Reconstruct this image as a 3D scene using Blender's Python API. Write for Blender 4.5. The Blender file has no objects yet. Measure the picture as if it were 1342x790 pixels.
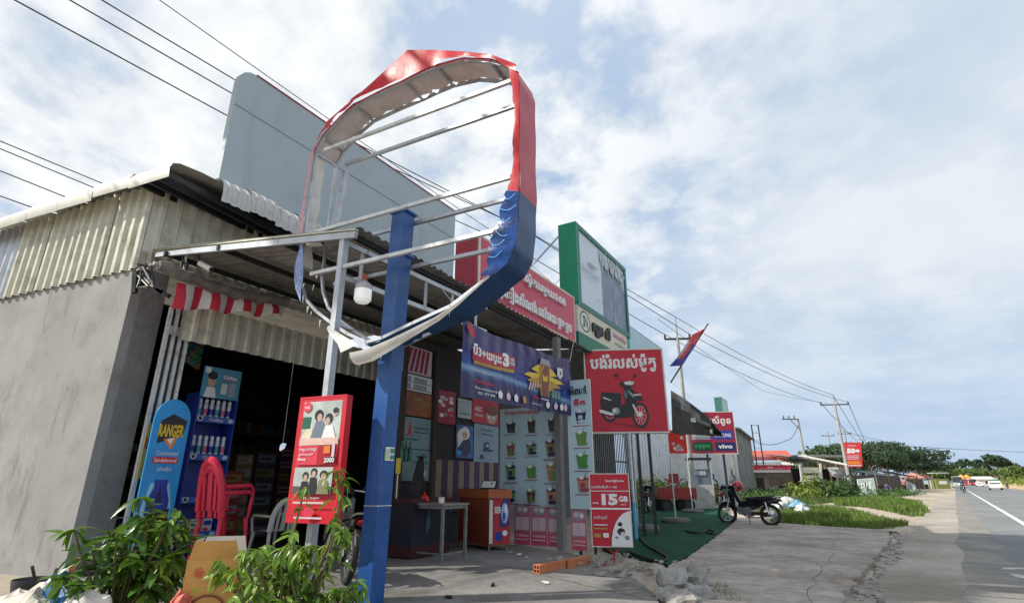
import bpy, math, random
from math import sin, cos, tan, pi, radians, atan2, sqrt
from mathutils import Vector, Matrix, noise
random.seed(7)
SC = bpy.context.scene
COL = SC.collection
# ------------------------------------------------------------------ camera
FPX, CX, CY = 700.0, 671.0, 395.0
PITCH = math.atan(237 / 700)
CAM = Vector((0, 0, 1.2))
cd = bpy.data.cameras.new('camera'); cam = bpy.data.objects.new('camera', cd); COL.objects.link(cam)
cam.location = CAM; cam.rotation_euler = (pi / 2 + PITCH, 0, 0)
cd.sensor_width = 36; cd.lens = 36 * FPX / 1342; cd.clip_end = 6000; cd.clip_start = 0.05
SC.camera = cam
# ------------------------------------------------------------------ world and sun
SUN_AZ, SUN_EL = radians(-100), radians(41)
W = bpy.data.worlds.new("World"); SC.world = W; W.use_nodes = True
nt = W.node_tree; N_ = nt.nodes; L_ = nt.links
bg = N_['Background']
sky = N_.new('ShaderNodeTexSky'); sky.sky_type = 'NISHITA'; sky.sun_disc = False
sky.sun_elevation = SUN_EL; sky.sun_rotation = SUN_AZ; sky.air_density = 1.0; sky.dust_density = 1.2; sky.ozone_density = 1.5
def wmath(op, a, b=None, c=None):
    n = N_.new('ShaderNodeMath'); n.operation = op
    for i, v in enumerate((a, b, c)):
        if v is None: continue
        if isinstance(v, (int, float)): n.inputs[i].default_value = v
        else: L_.new(v, n.inputs[i])
    return n.outputs[0]
tc = N_.new('ShaderNodeTexCoord'); sep = N_.new('ShaderNodeSeparateXYZ'); L_.new(tc.outputs['Generated'], sep.inputs[0])
zz = wmath('MAXIMUM', sep.outputs[2], 0.0)
den = wmath('ADD', zz, 0.24)
comb = N_.new('ShaderNodeCombineXYZ'); L_.new(wmath('DIVIDE', sep.outputs[0], den), comb.inputs[0]); L_.new(wmath('DIVIDE', sep.outputs[1], den), comb.inputs[1])
def wnoise(scale, detail, rough, dist=0.0, off=(0, 0, 0), sc=(1, 1, 1)):
    mp = N_.new('ShaderNodeMapping'); mp.inputs['Location'].default_value = off; mp.inputs['Scale'].default_value = sc
    mp.inputs['Rotation'].default_value = (0, 0, radians(35))
    L_.new(comb.outputs[0], mp.inputs[0])
    n = N_.new('ShaderNodeTexNoise'); n.inputs['Scale'].default_value = scale; n.inputs['Detail'].default_value = detail
    n.inputs['Roughness'].default_value = rough; n.inputs['Distortion'].default_value = dist
    L_.new(mp.outputs[0], n.inputs['Vector']); return n.outputs['Fac']
n1 = wnoise(1.5, 4, 0.5, 0.2, (2.3, 0.6, 0))
n2 = wnoise(4.6, 10, 0.60, 0.12, (0.2, 1.1, 0), (1, .92, 1))
n3 = wnoise(1.4, 5, 0.5, 0.3, (5.2, 3.1, 0), (.8, 1.1, 1))
# more cloud towards the left and overhead, thinner to the right and low down
lr = wmath('MULTIPLY', sep.outputs[0], -0.10)
cov = wmath('ADD', wmath('ADD', wmath('MULTIPLY', n1, 0.50), wmath('MULTIPLY', n2, 0.56)), lr)
def wramp(v, stops):
    r = N_.new('ShaderNodeValToRGB'); L_.new(v, r.inputs[0]); e = r.color_ramp.elements
    while len(e) < len(stops): e.new(0.5)
    for k, (p, c) in enumerate(stops): e[k].position = p; e[k].color = c if isinstance(c, tuple) else (c, c, c, 1)
    return r.outputs[0]
mask = wramp(cov, [(0.44, 0.0), (0.50, .68), (0.56, 0.98)])
veil = wramp(n3, [(0.30, 0.30), (0.66, 0.85)])
cloudc = wramp(n2, [(0.34, (6.3, 7.0, 7.8, 1)), (0.47, (8.2, 8.6, 9.0, 1)), (0.58, (9.6, 9.8, 10.0, 1))])
def wmix(f, a, b):
    m = N_.new('ShaderNodeMix'); m.data_type = 'RGBA'
    if isinstance(f, (int, float)): m.inputs[0].default_value = f
    else: L_.new(f, m.inputs[0])
    for i, v in ((6, a), (7, b)):
        if isinstance(v, tuple): m.inputs[i].default_value = v
        else: L_.new(v, m.inputs[i])
    return m.outputs[2]
blue = wmix(0.85, sky.outputs[0], (3.3, 5.1, 8.0, 1))
base = wmix(wmath('MULTIPLY', veil, 0.80), blue, (6.7, 7.5, 8.4, 1))
allc = wmix(mask, base, cloudc)
smooth = wramp(wmath('ADD', wmath('MULTIPLY', n3, .7), wmath('MULTIPLY', n2, .3)), [(0.34, (5.2, 6.3, 7.7, 1)), (0.48, (6.5, 7.3, 8.3, 1)), (0.58, (7.7, 8.2, 8.8, 1))])
fx = wramp(wmath('ADD', wmath('MULTIPLY', sep.outputs[0], 1.1), wmath('MULTIPLY', zz, -.25)), [(0.0, 0.0), (0.42, .88)])
allc = wmix(fx, allc, smooth)
hz = wramp(zz, [(0.0, 0.80), (0.30, 0.0)])
allc = wmix(hz, allc, (4.0, 5.7, 7.9, 1))
L_.new(allc, bg.inputs[0]); bg.inputs[1].default_value = 0.1
sl = bpy.data.lights.new('sun', 'SUN'); sl.energy = 5.0; sl.angle = radians(0.5); sl.color = (1, .94, .84)
sun = bpy.data.objects.new('sun', sl); COL.objects.link(sun); sun.location = (-20, 0, 30)
sd = Vector((sin(SUN_AZ) * cos(SUN_EL), cos(SUN_AZ) * cos(SUN_EL), sin(SUN_EL)))
sun.rotation_euler = sd.to_track_quat('Z', 'Y').to_euler()
SC.view_settings.view_transform = 'Standard'; SC.view_settings.look = 'None'
SC.view_settings.exposure = 0.06; SC.view_settings.gamma = 1.0
SC.render.engine = 'CYCLES'; SC.cycles.max_bounces = 6; SC.cycles.use_denoising = True
# ------------------------------------------------------------------ directions and look-ups (metres)
def az(d): a = radians(d); return Vector((sin(a), cos(a), 0))
F = az(31.0)                        # along the shop fronts, away from the camera
N = Vector((F.y, -F.x, 0))          # out of the shop fronts, to the street
R = az(38.1); RN = Vector((R.y, -R.x, 0))   # along and across the road
Z = Vector((0, 0, 1))
def ray(x, y):
    a, b = (x - CX) / FPX, (CY - y) / FPX
    cp, sp = cos(PITCH), sin(PITCH)
    return Vector((a, cp - b * sp, sp + b * cp))
def at_plane(x, y, nrm, d):
    r = ray(x, y); t = (d - CAM.dot(nrm)) / r.dot(nrm); return CAM + r * t
def G(x, y, z=0.0): return at_plane(x, y, Z, z)
def atn(x, y, n): return at_plane(x, y, N, n)
def aty(x, y, d): return at_plane(x, y, Vector((0, 1, 0)), d)
def SN(s, n, z=0.0): return F * s + N * n + Z * z
def RW(l, r, z=0.0): return R * l + RN * r + Z * z
# ------------------------------------------------------------------ materials
MATS = {}
def M(name, col, rough=0.6, metal=0.0, var=0.12, scale=6.0, bump=0.05, bscale=60.0, spec=0.5, dirt=None, dscale=1.5, trans=0.0, emit=0.0, coat=0.0):
    if name in MATS: return MATS[name]
    m = bpy.data.materials.new(name); m.use_nodes = True; t = m.node_tree; nn = t.nodes; b = nn['Principled BSDF']
    co = nn.new('ShaderNodeTexCoord')
    no = nn.new('ShaderNodeTexNoise'); no.inputs['Scale'].default_value = scale; no.inputs['Detail'].default_value = 6; no.inputs['Roughness'].default_value = .6
    t.links.new(co.outputs['Object'], no.inputs['Vector'])
    rp = nn.new('ShaderNodeValToRGB'); t.links.new(no.outputs['Fac'], rp.inputs[0])
    rp.color_ramp.elements[0].position = .32; rp.color_ramp.elements[1].position = .68
    rp.color_ramp.elements[0].color = tuple(c * (1 - var) for c in col[:3]) + (1,)
    rp.color_ramp.elements[1].color = tuple(min(1, c * (1 + var)) for c in col[:3]) + (1,)
    out = rp.outputs[0]
    if dirt:
        n4 = nn.new('ShaderNodeTexNoise'); n4.inputs['Scale'].default_value = dscale; n4.inputs['Detail'].default_value = 9; n4.inputs['Roughness'].default_value = .68
        t.links.new(co.outputs['Object'], n4.inputs['Vector'])
        r2 = nn.new('ShaderNodeValToRGB'); r2.color_ramp.elements[0].position = .5; r2.color_ramp.elements[1].position = .72
        r2.color_ramp.elements[1].color = (.85, .85, .85, 1); t.links.new(n4.outputs['Fac'], r2.inputs[0])
        mx = nn.new('ShaderNodeMix'); mx.data_type = 'RGBA'; t.links.new(r2.outputs[0], mx.inputs[0]); t.links.new(out, mx.inputs[6]); mx.inputs[7].default_value = tuple(dirt) + (1,)
        out = mx.outputs[2]
    t.links.new(out, b.inputs['Base Color'])
    b.inputs['Roughness'].default_value = rough; b.inputs['Metallic'].default_value = metal
    b.inputs['Specular IOR Level'].default_value = spec
    if coat: b.inputs['Coat Weight'].default_value = coat
    if emit: b.inputs['Emission Color'].default_value = tuple(col) + (1,); b.inputs['Emission Strength'].default_value = emit
    if bump:
        n5 = nn.new('ShaderNodeTexNoise'); n5.inputs['Scale'].default_value = bscale; n5.inputs['Detail'].default_value = 5
        t.links.new(co.outputs['Object'], n5.inputs['Vector'])
        bp = nn.new('ShaderNodeBump'); bp.inputs['Strength'].default_value = bump * 4; bp.inputs['Distance'].default_value = 0.02
        t.links.new(n5.outputs['Fac'], bp.inputs['Height']); t.links.new(bp.outputs[0], b.inputs['Normal'])
    if trans:
        tr = nn.new('ShaderNodeBsdfTranslucent'); t.links.new(out, tr.inputs[0])
        ms = nn.new('ShaderNodeMixShader'); ms.inputs[0].default_value = trans
        t.links.new(b.outputs[0], ms.inputs[1]); t.links.new(tr.outputs[0], ms.inputs[2])
        t.links.new(ms.outputs[0], nn['Material Output'].inputs[0])
    MATS[name] = m
    return m
plaster = M('wall_plaster', (.29, .29, .285), .92, var=.10, scale=1.1, bump=.05, bscale=9, dirt=(.185, .178, .165), dscale=1.3)
grey_plaster = M('pillar_plaster', (.20, .20, .20), .9, var=.2, scale=2, bump=.12, bscale=30, dirt=(.10, .10, .10), dscale=4)
cream_metal = M('cream_sheet', (.56, .55, .46), .5, .15, var=.12, scale=2.5, bump=.02, dirt=(.28, .25, .17), dscale=3)
zinc = M('zinc_sheet', (.58, .61, .64), .38, .75, var=.12, scale=3, bump=.02, dirt=(.32, .30, .27), dscale=2.5)
zinc_bright = M('bright_zinc_sheet', (.66, .69, .71), .32, .75, var=.08, scale=3, bump=.02, dirt=(.45, .42, .38), dscale=2.5)
old_zinc = M('aged_roof_sheet', (.30, .30, .29), .6, .4, var=.2, scale=3, bump=.03, dirt=(.13, .12, .11), dscale=2.5)
steel = M('galvanised_steel', (.50, .53, .56), .42, .55, var=.12, scale=10, bump=.02, dirt=(.26, .26, .26), dscale=5)
pale_steel = M('pale_steel', (.66, .68, .68), .45, .3, var=.1, scale=8, bump=.02, dirt=(.33, .32, .30), dscale=5)
dark_metal = M('dark_metal', (.03, .032, .036), .5, .4, var=.2)
black = M('black_plastic', (.012, .012, .014), .45, var=.2)
black_gloss = M('black_paint', (.012, .013, .017), .18, var=.1, bump=0, coat=.5)
rubber = M('rubber', (.022, .022, .022), .85, var=.2)
chrome = M('worn_chrome', (.62, .63, .65), .22, .9, var=.1, bump=0)
board_grey = M('sign_back_sheet', (.38, .45, .49), .5, var=.05, scale=.8, bump=.01, dirt=(.32, .38, .42), dscale=.8)
vinyl_red = M('red_vinyl', (.62, .035, .05), .4, var=.1, scale=3, bump=.04, bscale=9, trans=.25)
rim_red = M('red_rim_sheet', (.46, .045, .07), .4, var=.12, scale=3, bump=.07, bscale=5)
rim_blue = M('navy_rim_sheet', (.006, .045, .14), .33, var=.2, scale=3, bump=.09, bscale=5, dirt=(.01, .07, .2), dscale=2)
vinyl_white = M('white_vinyl_back', (.72, .72, .69), .5, var=.07, scale=4, bump=.05, bscale=8, trans=.2, dirt=(.48, .45, .40), dscale=3)
pole_blue = M('blue_paint', (.010, .075, .27), .38, var=.2, scale=4, bump=.02, dirt=(.035, .12, .30), dscale=5)
red_print = M('red_print', (.55, .012, .028), .45, var=.05, bump=0)
crimson = M('crimson_panel', (.55, .055, .10), .45, var=.07, scale=2, bump=.01)
dark_red = M('dark_red_panel', (.34, .012, .035), .45, var=.08, bump=0)
white = M('white_print', (.78, .78, .78), .5, var=.03, bump=0)
offwhite = M('off_white_paint', (.70, .69, .64), .5, var=.08, scale=5, bump=.01, dirt=(.45, .42, .36), dscale=4)
ink = M('black_ink', (.02, .02, .025), .5, var=.05, bump=0)
grey_ink = M('grey_ink', (.30, .33, .37), .5, var=.06, bump=0)
slate_ink = M('slate_ink', (.16, .20, .26), .5, var=.1, bump=0)
pink = M('pink_print', (.50, .16, .24), .5, var=.06, bump=0)
pale_pink = M('pale_pink_print', (.66, .52, .58), .5, var=.06, bump=0)
skyblue = M('sky_blue_panel', (.46, .64, .72), .5, var=.05, scale=2, bump=0)
yellow = M('yellow_print', (.70, .50, .03), .5, var=.06, bump=0)
gold = M('gold_print', (.45, .27, .05), .5, var=.25, scale=14, bump=0)
orange = M('orange_print', (.75, .22, .03), .5, var=.1, bump=0)
brown = M('brown_print', (.22, .06, .03), .5, var=.2, scale=12, bump=0)
green_ink = M('green_print', (.06, .25, .04), .5, var=.2, scale=14, bump=0)
dark_green = M('dark_green_print', (.01, .12, .07), .5, var=.1, bump=0)
green_frame = M('green_paint', (.006, .27, .15), .45, var=.08, bump=0)
teal_frame = M('teal_paint', (.01, .16, .13), .45, var=.08, bump=0)
cyan = M('cyan_print', (.03, .36, .78), .5, var=.15, scale=8, bump=0)
royal = M('royal_blue_print', (.015, .04, .30), .4, var=.12, scale=5, bump=0)
navy = M('navy_print', (.012, .016, .075), .45, var=.1, bump=0)
violet = M('violet_print', (.05, .025, .16), .4, var=.25, scale=2, bump=.02, bscale=6)
skin = M('skin', (.36, .20, .13), .55, var=.06, bump=0)
skin_print = M('skin_tone_print', (.55, .36, .27), .55, var=.08, bump=0)
wood = M('weathered_wood', (.22, .15, .10), .8, var=.3, scale=12, bump=.06)
dark_wood = M('dark_wood', (.06, .045, .035), .85, var=.3, scale=12, bump=.06)
concrete = M('concrete_block', (.33, .32, .30), .9, var=.2, scale=6, bump=.2, bscale=18, dirt=(.16, .145, .125), dscale=4)
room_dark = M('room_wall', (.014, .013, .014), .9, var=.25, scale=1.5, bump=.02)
brick_clay = M('hollow_clay', (.50, .17, .07), .85, var=.2, scale=9, bump=.08, dirt=(.3, .15, .09), dscale=7)
cardboard = M('cardboard', (.50, .27, .09), .8, var=.1, scale=5, bump=.03)
def weather(m, col, scale, lo, hi, amt=1.0, stretch=(1, 1, 1)):
    t = m.node_tree; nn = t.nodes; b = nn['Principled BSDF']; src = b.inputs['Base Color'].links[0].from_socket
    co = nn.new('ShaderNodeTexCoord'); mp = nn.new('ShaderNodeMapping'); mp.inputs['Scale'].default_value = stretch; t.links.new(co.outputs['Object'], mp.inputs[0])
    n = nn.new('ShaderNodeTexNoise'); n.inputs['Scale'].default_value = scale; n.inputs['Detail'].default_value = 8; n.inputs['Roughness'].default_value = .7; t.links.new(mp.outputs[0], n.inputs['Vector'])
    r = nn.new('ShaderNodeValToRGB'); r.color_ramp.elements[0].position = lo; r.color_ramp.elements[1].position = hi; r.color_ramp.elements[1].color = (amt, amt, amt, 1); t.links.new(n.outputs['Fac'], r.inputs[0])
    x = nn.new('ShaderNodeMix'); x.data_type = 'RGBA'; t.links.new(r.outputs[0], x.inputs[0]); t.links.new(src, x.inputs[6]); x.inputs[7].default_value = tuple(col) + (1,); t.links.new(x.outputs[2], b.inputs['Base Color'])
weather(plaster, (.12, .115, .105), 7, .70, .74, .8); weather(plaster, (.34, .335, .32), 1.3, .53, .64, .8, (1, 1, .6)); weather(plaster, (.15, .14, .125), 2.6, .57, .68, .75, (1, 1, .22)); weather(plaster, (.36, .355, .34), 9, .66, .70, .8)
weather(board_grey, (.26, .29, .30), 1.6, .55, .75, .5, (1, 1, .15)); weather(board_grey, (.30, .22, .16), 5, .70, .76, .5, (1, 1, .3))
weather(pole_blue, (.10, .13, .20), 14, .64, .70, .7); weather(pole_blue, (.16, .08, .04), 22, .70, .74, .8); weather(rim_blue, (.03, .10, .20), 3, .52, .66, .6, (1, 1, .5)); weather(rim_red, (.60, .22, .22), 4, .56, .70, .5, (1, 1, .4)); weather(vinyl_red, (.66, .20, .20), 3, .52, .68, .5)
weather(cream_metal, (.20, .15, .09), 9, .66, .72, .7); weather(steel, (.22, .12, .06), 16, .66, .72, .7); weather(pale_steel, (.26, .16, .09), 16, .68, .73, .7)
weather(crimson, (.50, .16, .18), 2.5, .52, .7, .5, (1, 1, .4)); weather(green_frame, (.02, .20, .13), 3, .5, .7, .6, (1, 1, .3))
# ------------------------------------------------------------------ mesh helper
class MB:
    def __init__(s): s.v = []; s.f = []; s.m = []; s.mats = []
    def mi(s, mat):
        if mat not in s.mats: s.mats.append(mat)
        return s.mats.index(mat)
    def face(s, pts, mat):
        k = len(s.v); s.v += [Vector(p) for p in pts]; s.f.append(tuple(range(k, k + len(pts)))); s.m.append(s.mi(mat))
    def add(s, vs, fs, mat):
        k = len(s.v); s.v += [Vector(p) for p in vs]; i = s.mi(mat)
        for f in fs: s.f.append(tuple(a + k for a in f)); s.m.append(i)
    def hexa(s, p, mat):   # p: 4 bottom ccw + 4 top
        s.add(p, [(3, 2, 1, 0), (4, 5, 6, 7), (0, 1, 5, 4), (1, 2, 6, 5), (2, 3, 7, 6), (3, 0, 4, 7)], mat)
    def box(s, c, a, b, h, mat, up=Z):   # centre, half vectors a,b and half height
        c = Vector(c); u = up * h
        s.hexa([c - a - b - u, c + a - b - u, c + a + b - u, c - a + b - u, c - a - b + u, c + a - b + u, c + a + b + u, c - a + b + u], mat)
    def abox(s, x0, y0, z0, x1, y1, z1, mat):
        s.hexa([(x0, y0, z0), (x1, y0, z0), (x1, y1, z0), (x0, y1, z0), (x0, y0, z1), (x1, y0, z1), (x1, y1, z1), (x0, y1, z1)], mat)
    def bar(s, p, q, w, h, mat, up=Z):
        p = Vector(p); q = Vector(q); d = (q - p).normalized()
        if abs(d.dot(up)) > .98: up = Vector((1, 0, 0)) if abs(d.x) < .9 else Vector((0, 1, 0))
        a = d.cross(up).normalized() * w / 2; b = a.cross(d).normalized() * h / 2
        s.add([p - a - b, p + a - b, p + a + b, p - a + b, q - a - b, q + a - b, q + a + b, q - a + b],
              [(0, 1, 2, 3), (7, 6, 5, 4), (0, 4, 5, 1), (1, 5, 6, 2), (2, 6, 7, 3), (3, 7, 4, 0)], mat)
    def tube(s, pts, r, mat, n=8, cap=True, rs=None):
        pts = [Vector(p) for p in pts]; rings = []
        up = None
        for i, p in enumerate(pts):
            d = (pts[min(i + 1, len(pts) - 1)] - pts[max(i - 1, 0)]).normalized()
            if up is None: up = Vector((0, 0, 1)) if abs(d.z) < .9 else Vector((1, 0, 0))
            a = d.cross(up).normalized(); b = a.cross(d).normalized(); up = b
            rr = rs[i] if rs else r
            rings.append([p + a * cos(2 * pi * k / n) * rr + b * sin(2 * pi * k / n) * rr for k in range(n)])
        vs = [v for g in rings for v in g]; fs = []
        for i in range(len(pts) - 1):
            for k in range(n): fs.append((i * n + k, i * n + (k + 1) % n, (i + 1) * n + (k + 1) % n, (i + 1) * n + k))
        if cap: fs.append(tuple(range(n - 1, -1, -1))); fs.append(tuple((len(pts) - 1) * n + k for k in range(n)))
        s.add(vs, fs, mat)
    def lathe(s, prof, c, mat, n=16, ax=Z, a=None, sx=1, sy=1):   # prof: (r, h)
        c = Vector(c)
        if a is None: a = Vector((1, 0, 0)) if abs(ax.z) > .9 else Vector((0, 0, 1)).cross(ax).normalized()
        b = ax.cross(a).normalized(); vs = []; fs = []
        for r, h in prof:
            for k in range(n): vs.append(c + a * cos(2 * pi * k / n) * r * sx + b * sin(2 * pi * k / n) * r * sy + ax * h)
        for i in range(len(prof) - 1):
            for k in range(n): fs.append((i * n + k, i * n + (k + 1) % n, (i + 1) * n + (k + 1) % n, (i + 1) * n + k))
        fs.append(tuple(range(n - 1, -1, -1))); fs.append(tuple((len(prof) - 1) * n + k for k in range(n)))
        s.add(vs, fs, mat)
    def torus(s, c, ax, Rr, r, mat, n=24, m=8):
        c = Vector(c); a = Vector((0, 0, 1)).cross(ax); a = a.normalized() if a.length > .01 else Vector((1, 0, 0)); b = ax.cross(a).normalized()
        vs = []; fs = []
        for i in range(n):
            t = 2 * pi * i / n; d = a * cos(t) + b * sin(t)
            for k in range(m):
                q = 2 * pi * k / m; vs.append(c + d * (Rr + r * cos(q)) + ax * r * sin(q))
        for i in range(n):
            for k in range(m): fs.append((i * m + k, ((i + 1) % n) * m + k, ((i + 1) % n) * m + (k + 1) % m, i * m + (k + 1) % m))
        s.add(vs, fs, mat)
    def ball(s, c, r, mat, n=10, m=7, sx=1, sy=1, sz=1, jit=0, seed=0):
        c = Vector(c); vs = [c + Vector((0, 0, -r * sz))]; fs = []
        for i in range(1, m):
            t = -pi / 2 + pi * i / m
            for k in range(n):
                d = Vector((cos(t) * cos(2 * pi * k / n), cos(t) * sin(2 * pi * k / n), sin(t)))
                j = 1 + jit * noise.noise(d * 1.7 + Vector((seed, seed * .3, 1))) if jit else 1
                vs.append(c + Vector((d.x * r * sx * j, d.y * r * sy * j, d.z * r * sz * j)))
        vs.append(c + Vector((0, 0, r * sz))); L = len(vs) - 1
        for k in range(n): fs.append((0, 1 + (k + 1) % n, 1 + k)); fs.append((L, L - n + k, L - n + (k + 1) % n))
        for i in range(m - 2):
            for k in range(n): a = 1 + i * n; fs.append((a + k, a + (k + 1) % n, a + n + (k + 1) % n, a + n + k))
        s.add(vs, fs, mat)
    def build(s, name, parent=None, smooth=False, world=True, kind=None):
        me = bpy.data.meshes.new(name)
        vs = s.v
        o = bpy.data.objects.new(name, me); COL.objects.link(o)
        if parent is not None:
            o.parent = parent
            if world:
                inv = wm(parent).inverted(); vs = [inv @ v for v in vs]
        me.from_pydata([tuple(v) for v in vs], [], s.f)
        for m in s.mats: me.materials.append(m)
        me.polygons.foreach_set('material_index', s.m)
        if smooth:
            me.polygons.foreach_set('use_smooth', [True] * len(s.f))
        me.update()
        if smooth:
            try: me.set_sharp_from_angle(angle=radians(40))
            except Exception: pass
        if kind: o['kind'] = kind
        return o
def wm(o):
    m = Matrix.LocRotScale(o.location, o.rotation_euler, o.scale)
    return wm(o.parent) @ m if o.parent else m
def thing(name, label, cat, loc=(0, 0, 0), rz=0.0, group=None):
    o = bpy.data.objects.new(name, None); COL.objects.link(o); o.location = loc; o.rotation_euler = (0, 0, rz)
    o.empty_display_size = .2
    return tag(o, label, cat, group)
def tag(o, label, cat, group=None):
    o['label'] = label; o['category'] = cat
    if group: o['group'] = group
    return o
def struct(o): o['kind'] = 'structure'; return o
def P(name, parent, mat, fn, smooth=False, world=True, kind=None):
    b = MB(); fn(b, mat); return b.build(name, parent, smooth, world, kind)
def dup(o, parent=None, loc=None, rz=None, label=None):
    c = o.copy(); COL.objects.link(c)
    if parent is not None: c.parent = parent
    if loc is not None: c.location = loc
    if rz is not None: c.rotation_euler = (0, 0, rz)
    if label: c['label'] = label
    for ch in list(o.children): dup(ch, c)
    return c
# text as mesh (fonts that come with Blender)
def text_verts(body, bold=0.0):
    if bold > .005 and any(ord(c) > 500 for c in body):      # thicken by overlaid copies
        V, Fc, I = text_verts(body, 0); oV, oF, oI = [], [], []
        n = (max(I) + 1) if I else 0; bb = min(bold, .045)
        for j, (dx, dy) in enumerate(((-bb, 0), (bb, 0), (0, bb * .8), (0, -bb * .8), (bb * .6, bb * .5))):
            k = len(oV); oV += [v + Vector((dx, dy, 0)) for v in V]; oF += [tuple(a + k for a in f) for f in Fc]; oI += [i * .3 + j * 1.1 for i in I]
        return oV, oF, oI
    cu = bpy.data.curves.new('t', 'FONT'); cu.body = body; cu.size = 1; cu.offset = bold; cu.resolution_u = 2
    o = bpy.data.objects.new('t', cu); COL.objects.link(o)
    bpy.context.view_layer.update(); dg = bpy.context.evaluated_depsgraph_get()
    me = bpy.data.meshes.new_from_object(o.evaluated_get(dg))
    vs = [v.co.copy() for v in me.vertices]; fs = [tuple(p.vertices) for p in me.polygons]
    bpy.data.objects.remove(o); bpy.data.curves.remove(cu); bpy.data.meshes.remove(me)
    par = list(range(len(vs)))
    def find(a):
        while par[a] != a: par[a] = par[par[a]]; a = par[a]
        return a
    for f in fs:
        for a in f[1:]: par[find(a)] = find(f[0])
    ids = {}
    isl = [ids.setdefault(find(i), len(ids)) for i in range(len(vs))]
    return vs, fs, isl
class Plane:
    """a flat face: origin bottom-left, u right, v up; put() maps to the world"""
    def __init__(s, o, u, w, h, v=Z): s.o = Vector(o); s.u = u.normalized(); s.v = v.normalized(); s.n = s.u.cross(s.v).normalized(); s.w = w; s.h = h; s.k = 0
    def p(s, a, b, c=0.0): return s.o + s.u * (a * s.w) + s.v * (b * s.h) + s.n * c
    def lift(s): s.k += 1; return 0.0015 + s.k * 0.0008
    def poly(s, mb, pts, mat, z=None):
        z = s.lift() if z is None else z
        q = [s.p(a, b, z) for a, b in pts]
        nr = Vector((0, 0, 0))
        for i in range(len(q)): nr += (q[i] - q[0]).cross(q[(i + 1) % len(q)] - q[0])
        if nr.dot(s.n) < 0: q.reverse()
        mb.face(q, mat)
    def rect(s, mb, a0, b0, a1, b1, mat, z=None): s.poly(mb, [(a0, b0), (a1, b0), (a1, b1), (a0, b1)], mat, z)
    def disc(s, mb, a, b, ra, rb, mat, n=18, z=None): s.poly(mb, [(a + ra * cos(2 * pi * k / n), b + rb * sin(2 * pi * k / n)) for k in range(n)], mat, z)
    def line(s, mb, pts, wd, mat):
        z = s.lift()
        for (a0, b0), (a1, b1) in zip(pts, pts[1:]):
            d = Vector(((a1 - a0) * s.w, (b1 - b0) * s.h)); l = d.length or 1; nx, ny = -d.y / l * wd / 2, d.x / l * wd / 2
            s.poly(mb, [(a0 + nx / s.w, b0 + ny / s.h), (a0 - nx / s.w, b0 - ny / s.h), (a1 - nx / s.w, b1 - ny / s.h), (a1 + nx / s.w, b1 + ny / s.h)], mat, z)
    def text(s, mb, body, a, b, wid, hei, mat, bold=.01, depth=0.0, slant=0.0):
        vs, fs, isl = text_verts(body, bold)
        if not vs: return
        x0 = min(v.x for v in vs); x1 = max(v.x for v in vs); y0 = min(v.y for v in vs); y1 = max(v.y for v in vs)
        z = s.lift(); sx = wid * s.w / (x1 - x0); sy = hei * s.h / (y1 - y0)
        bs = s.o + s.u * (a * s.w) + s.v * (b * s.h)
        def mp(i, c): v = vs[i]; return bs + s.u * ((v.x - x0) * sx + slant * (v.y - y0) * sy) + s.v * ((v.y - y0) * sy + slant * 0) + s.n * (c + isl[i] * .00025)
        s.k += 2
        top = [mp(i, z + depth) for i in range(len(vs))]
        k = len(mb.v); mb.v += top; mi = mb.mi(mat)
        for f in fs: mb.f.append(tuple(k + i for i in f)); mb.m.append(mi)
        if depth:
            ed = {}
            for f in fs:
                for i in range(len(f)): e = (f[i], f[(i + 1) % len(f)]); ed[e] = ed.get(e, 0) + 1
            bk = [mp(i, 0.0) for i in range(len(vs))]; k2 = len(mb.v); mb.v += bk
            for (i, j) in ed:
                if (j, i) not in ed: mb.f.append((k + j, k + i, k2 + i, k2 + j)); mb.m.append(mi)
def board(name, label, cat, pl, thick, face, edge, fw=0.0, fp=.012, group=None, fmat=None, base=None):
    """flat sign: panel (+ frame of four bars); returns (thing, plane)"""
    loc = base if base is not None else pl.p(.5, 0)
    t = thing(name, label, cat, loc, 0, group)
    b = MB(); c = pl.p(.5, .5, -thick / 2)
    b.box(c, pl.u * pl.w / 2, pl.n * thick / 2, pl.h / 2, edge, up=pl.v); b.build('panel', t)
    f = MB(); f.face([pl.p(0, 0, .001), pl.p(1, 0, .001), pl.p(1, 1, .001), pl.p(0, 1, .001)], face); f.build('face_sheet', t)
    if fw:
        g = MB(); m = fmat or edge; h = thick / 2 + fp
        g.box(pl.p(.5, 0, -thick / 2) - pl.v * (fw / 2), pl.u * (pl.w / 2 + fw), pl.n * h, fw / 2, m, pl.v)
        g.box(pl.p(.5, 1, -thick / 2) + pl.v * (fw / 2), pl.u * (pl.w / 2 + fw), pl.n * h, fw / 2, m, pl.v)
        g.box(pl.p(0, .5, -thick / 2) - pl.u * (fw / 2), pl.u * (fw / 2), pl.n * (h - .002), pl.h / 2, m, pl.v)
        g.box(pl.p(1, .5, -thick / 2) + pl.u * (fw / 2), pl.u * (fw / 2), pl.n * (h - .002), pl.h / 2, m, pl.v)
        g.build('frame', t)
    return t
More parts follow.
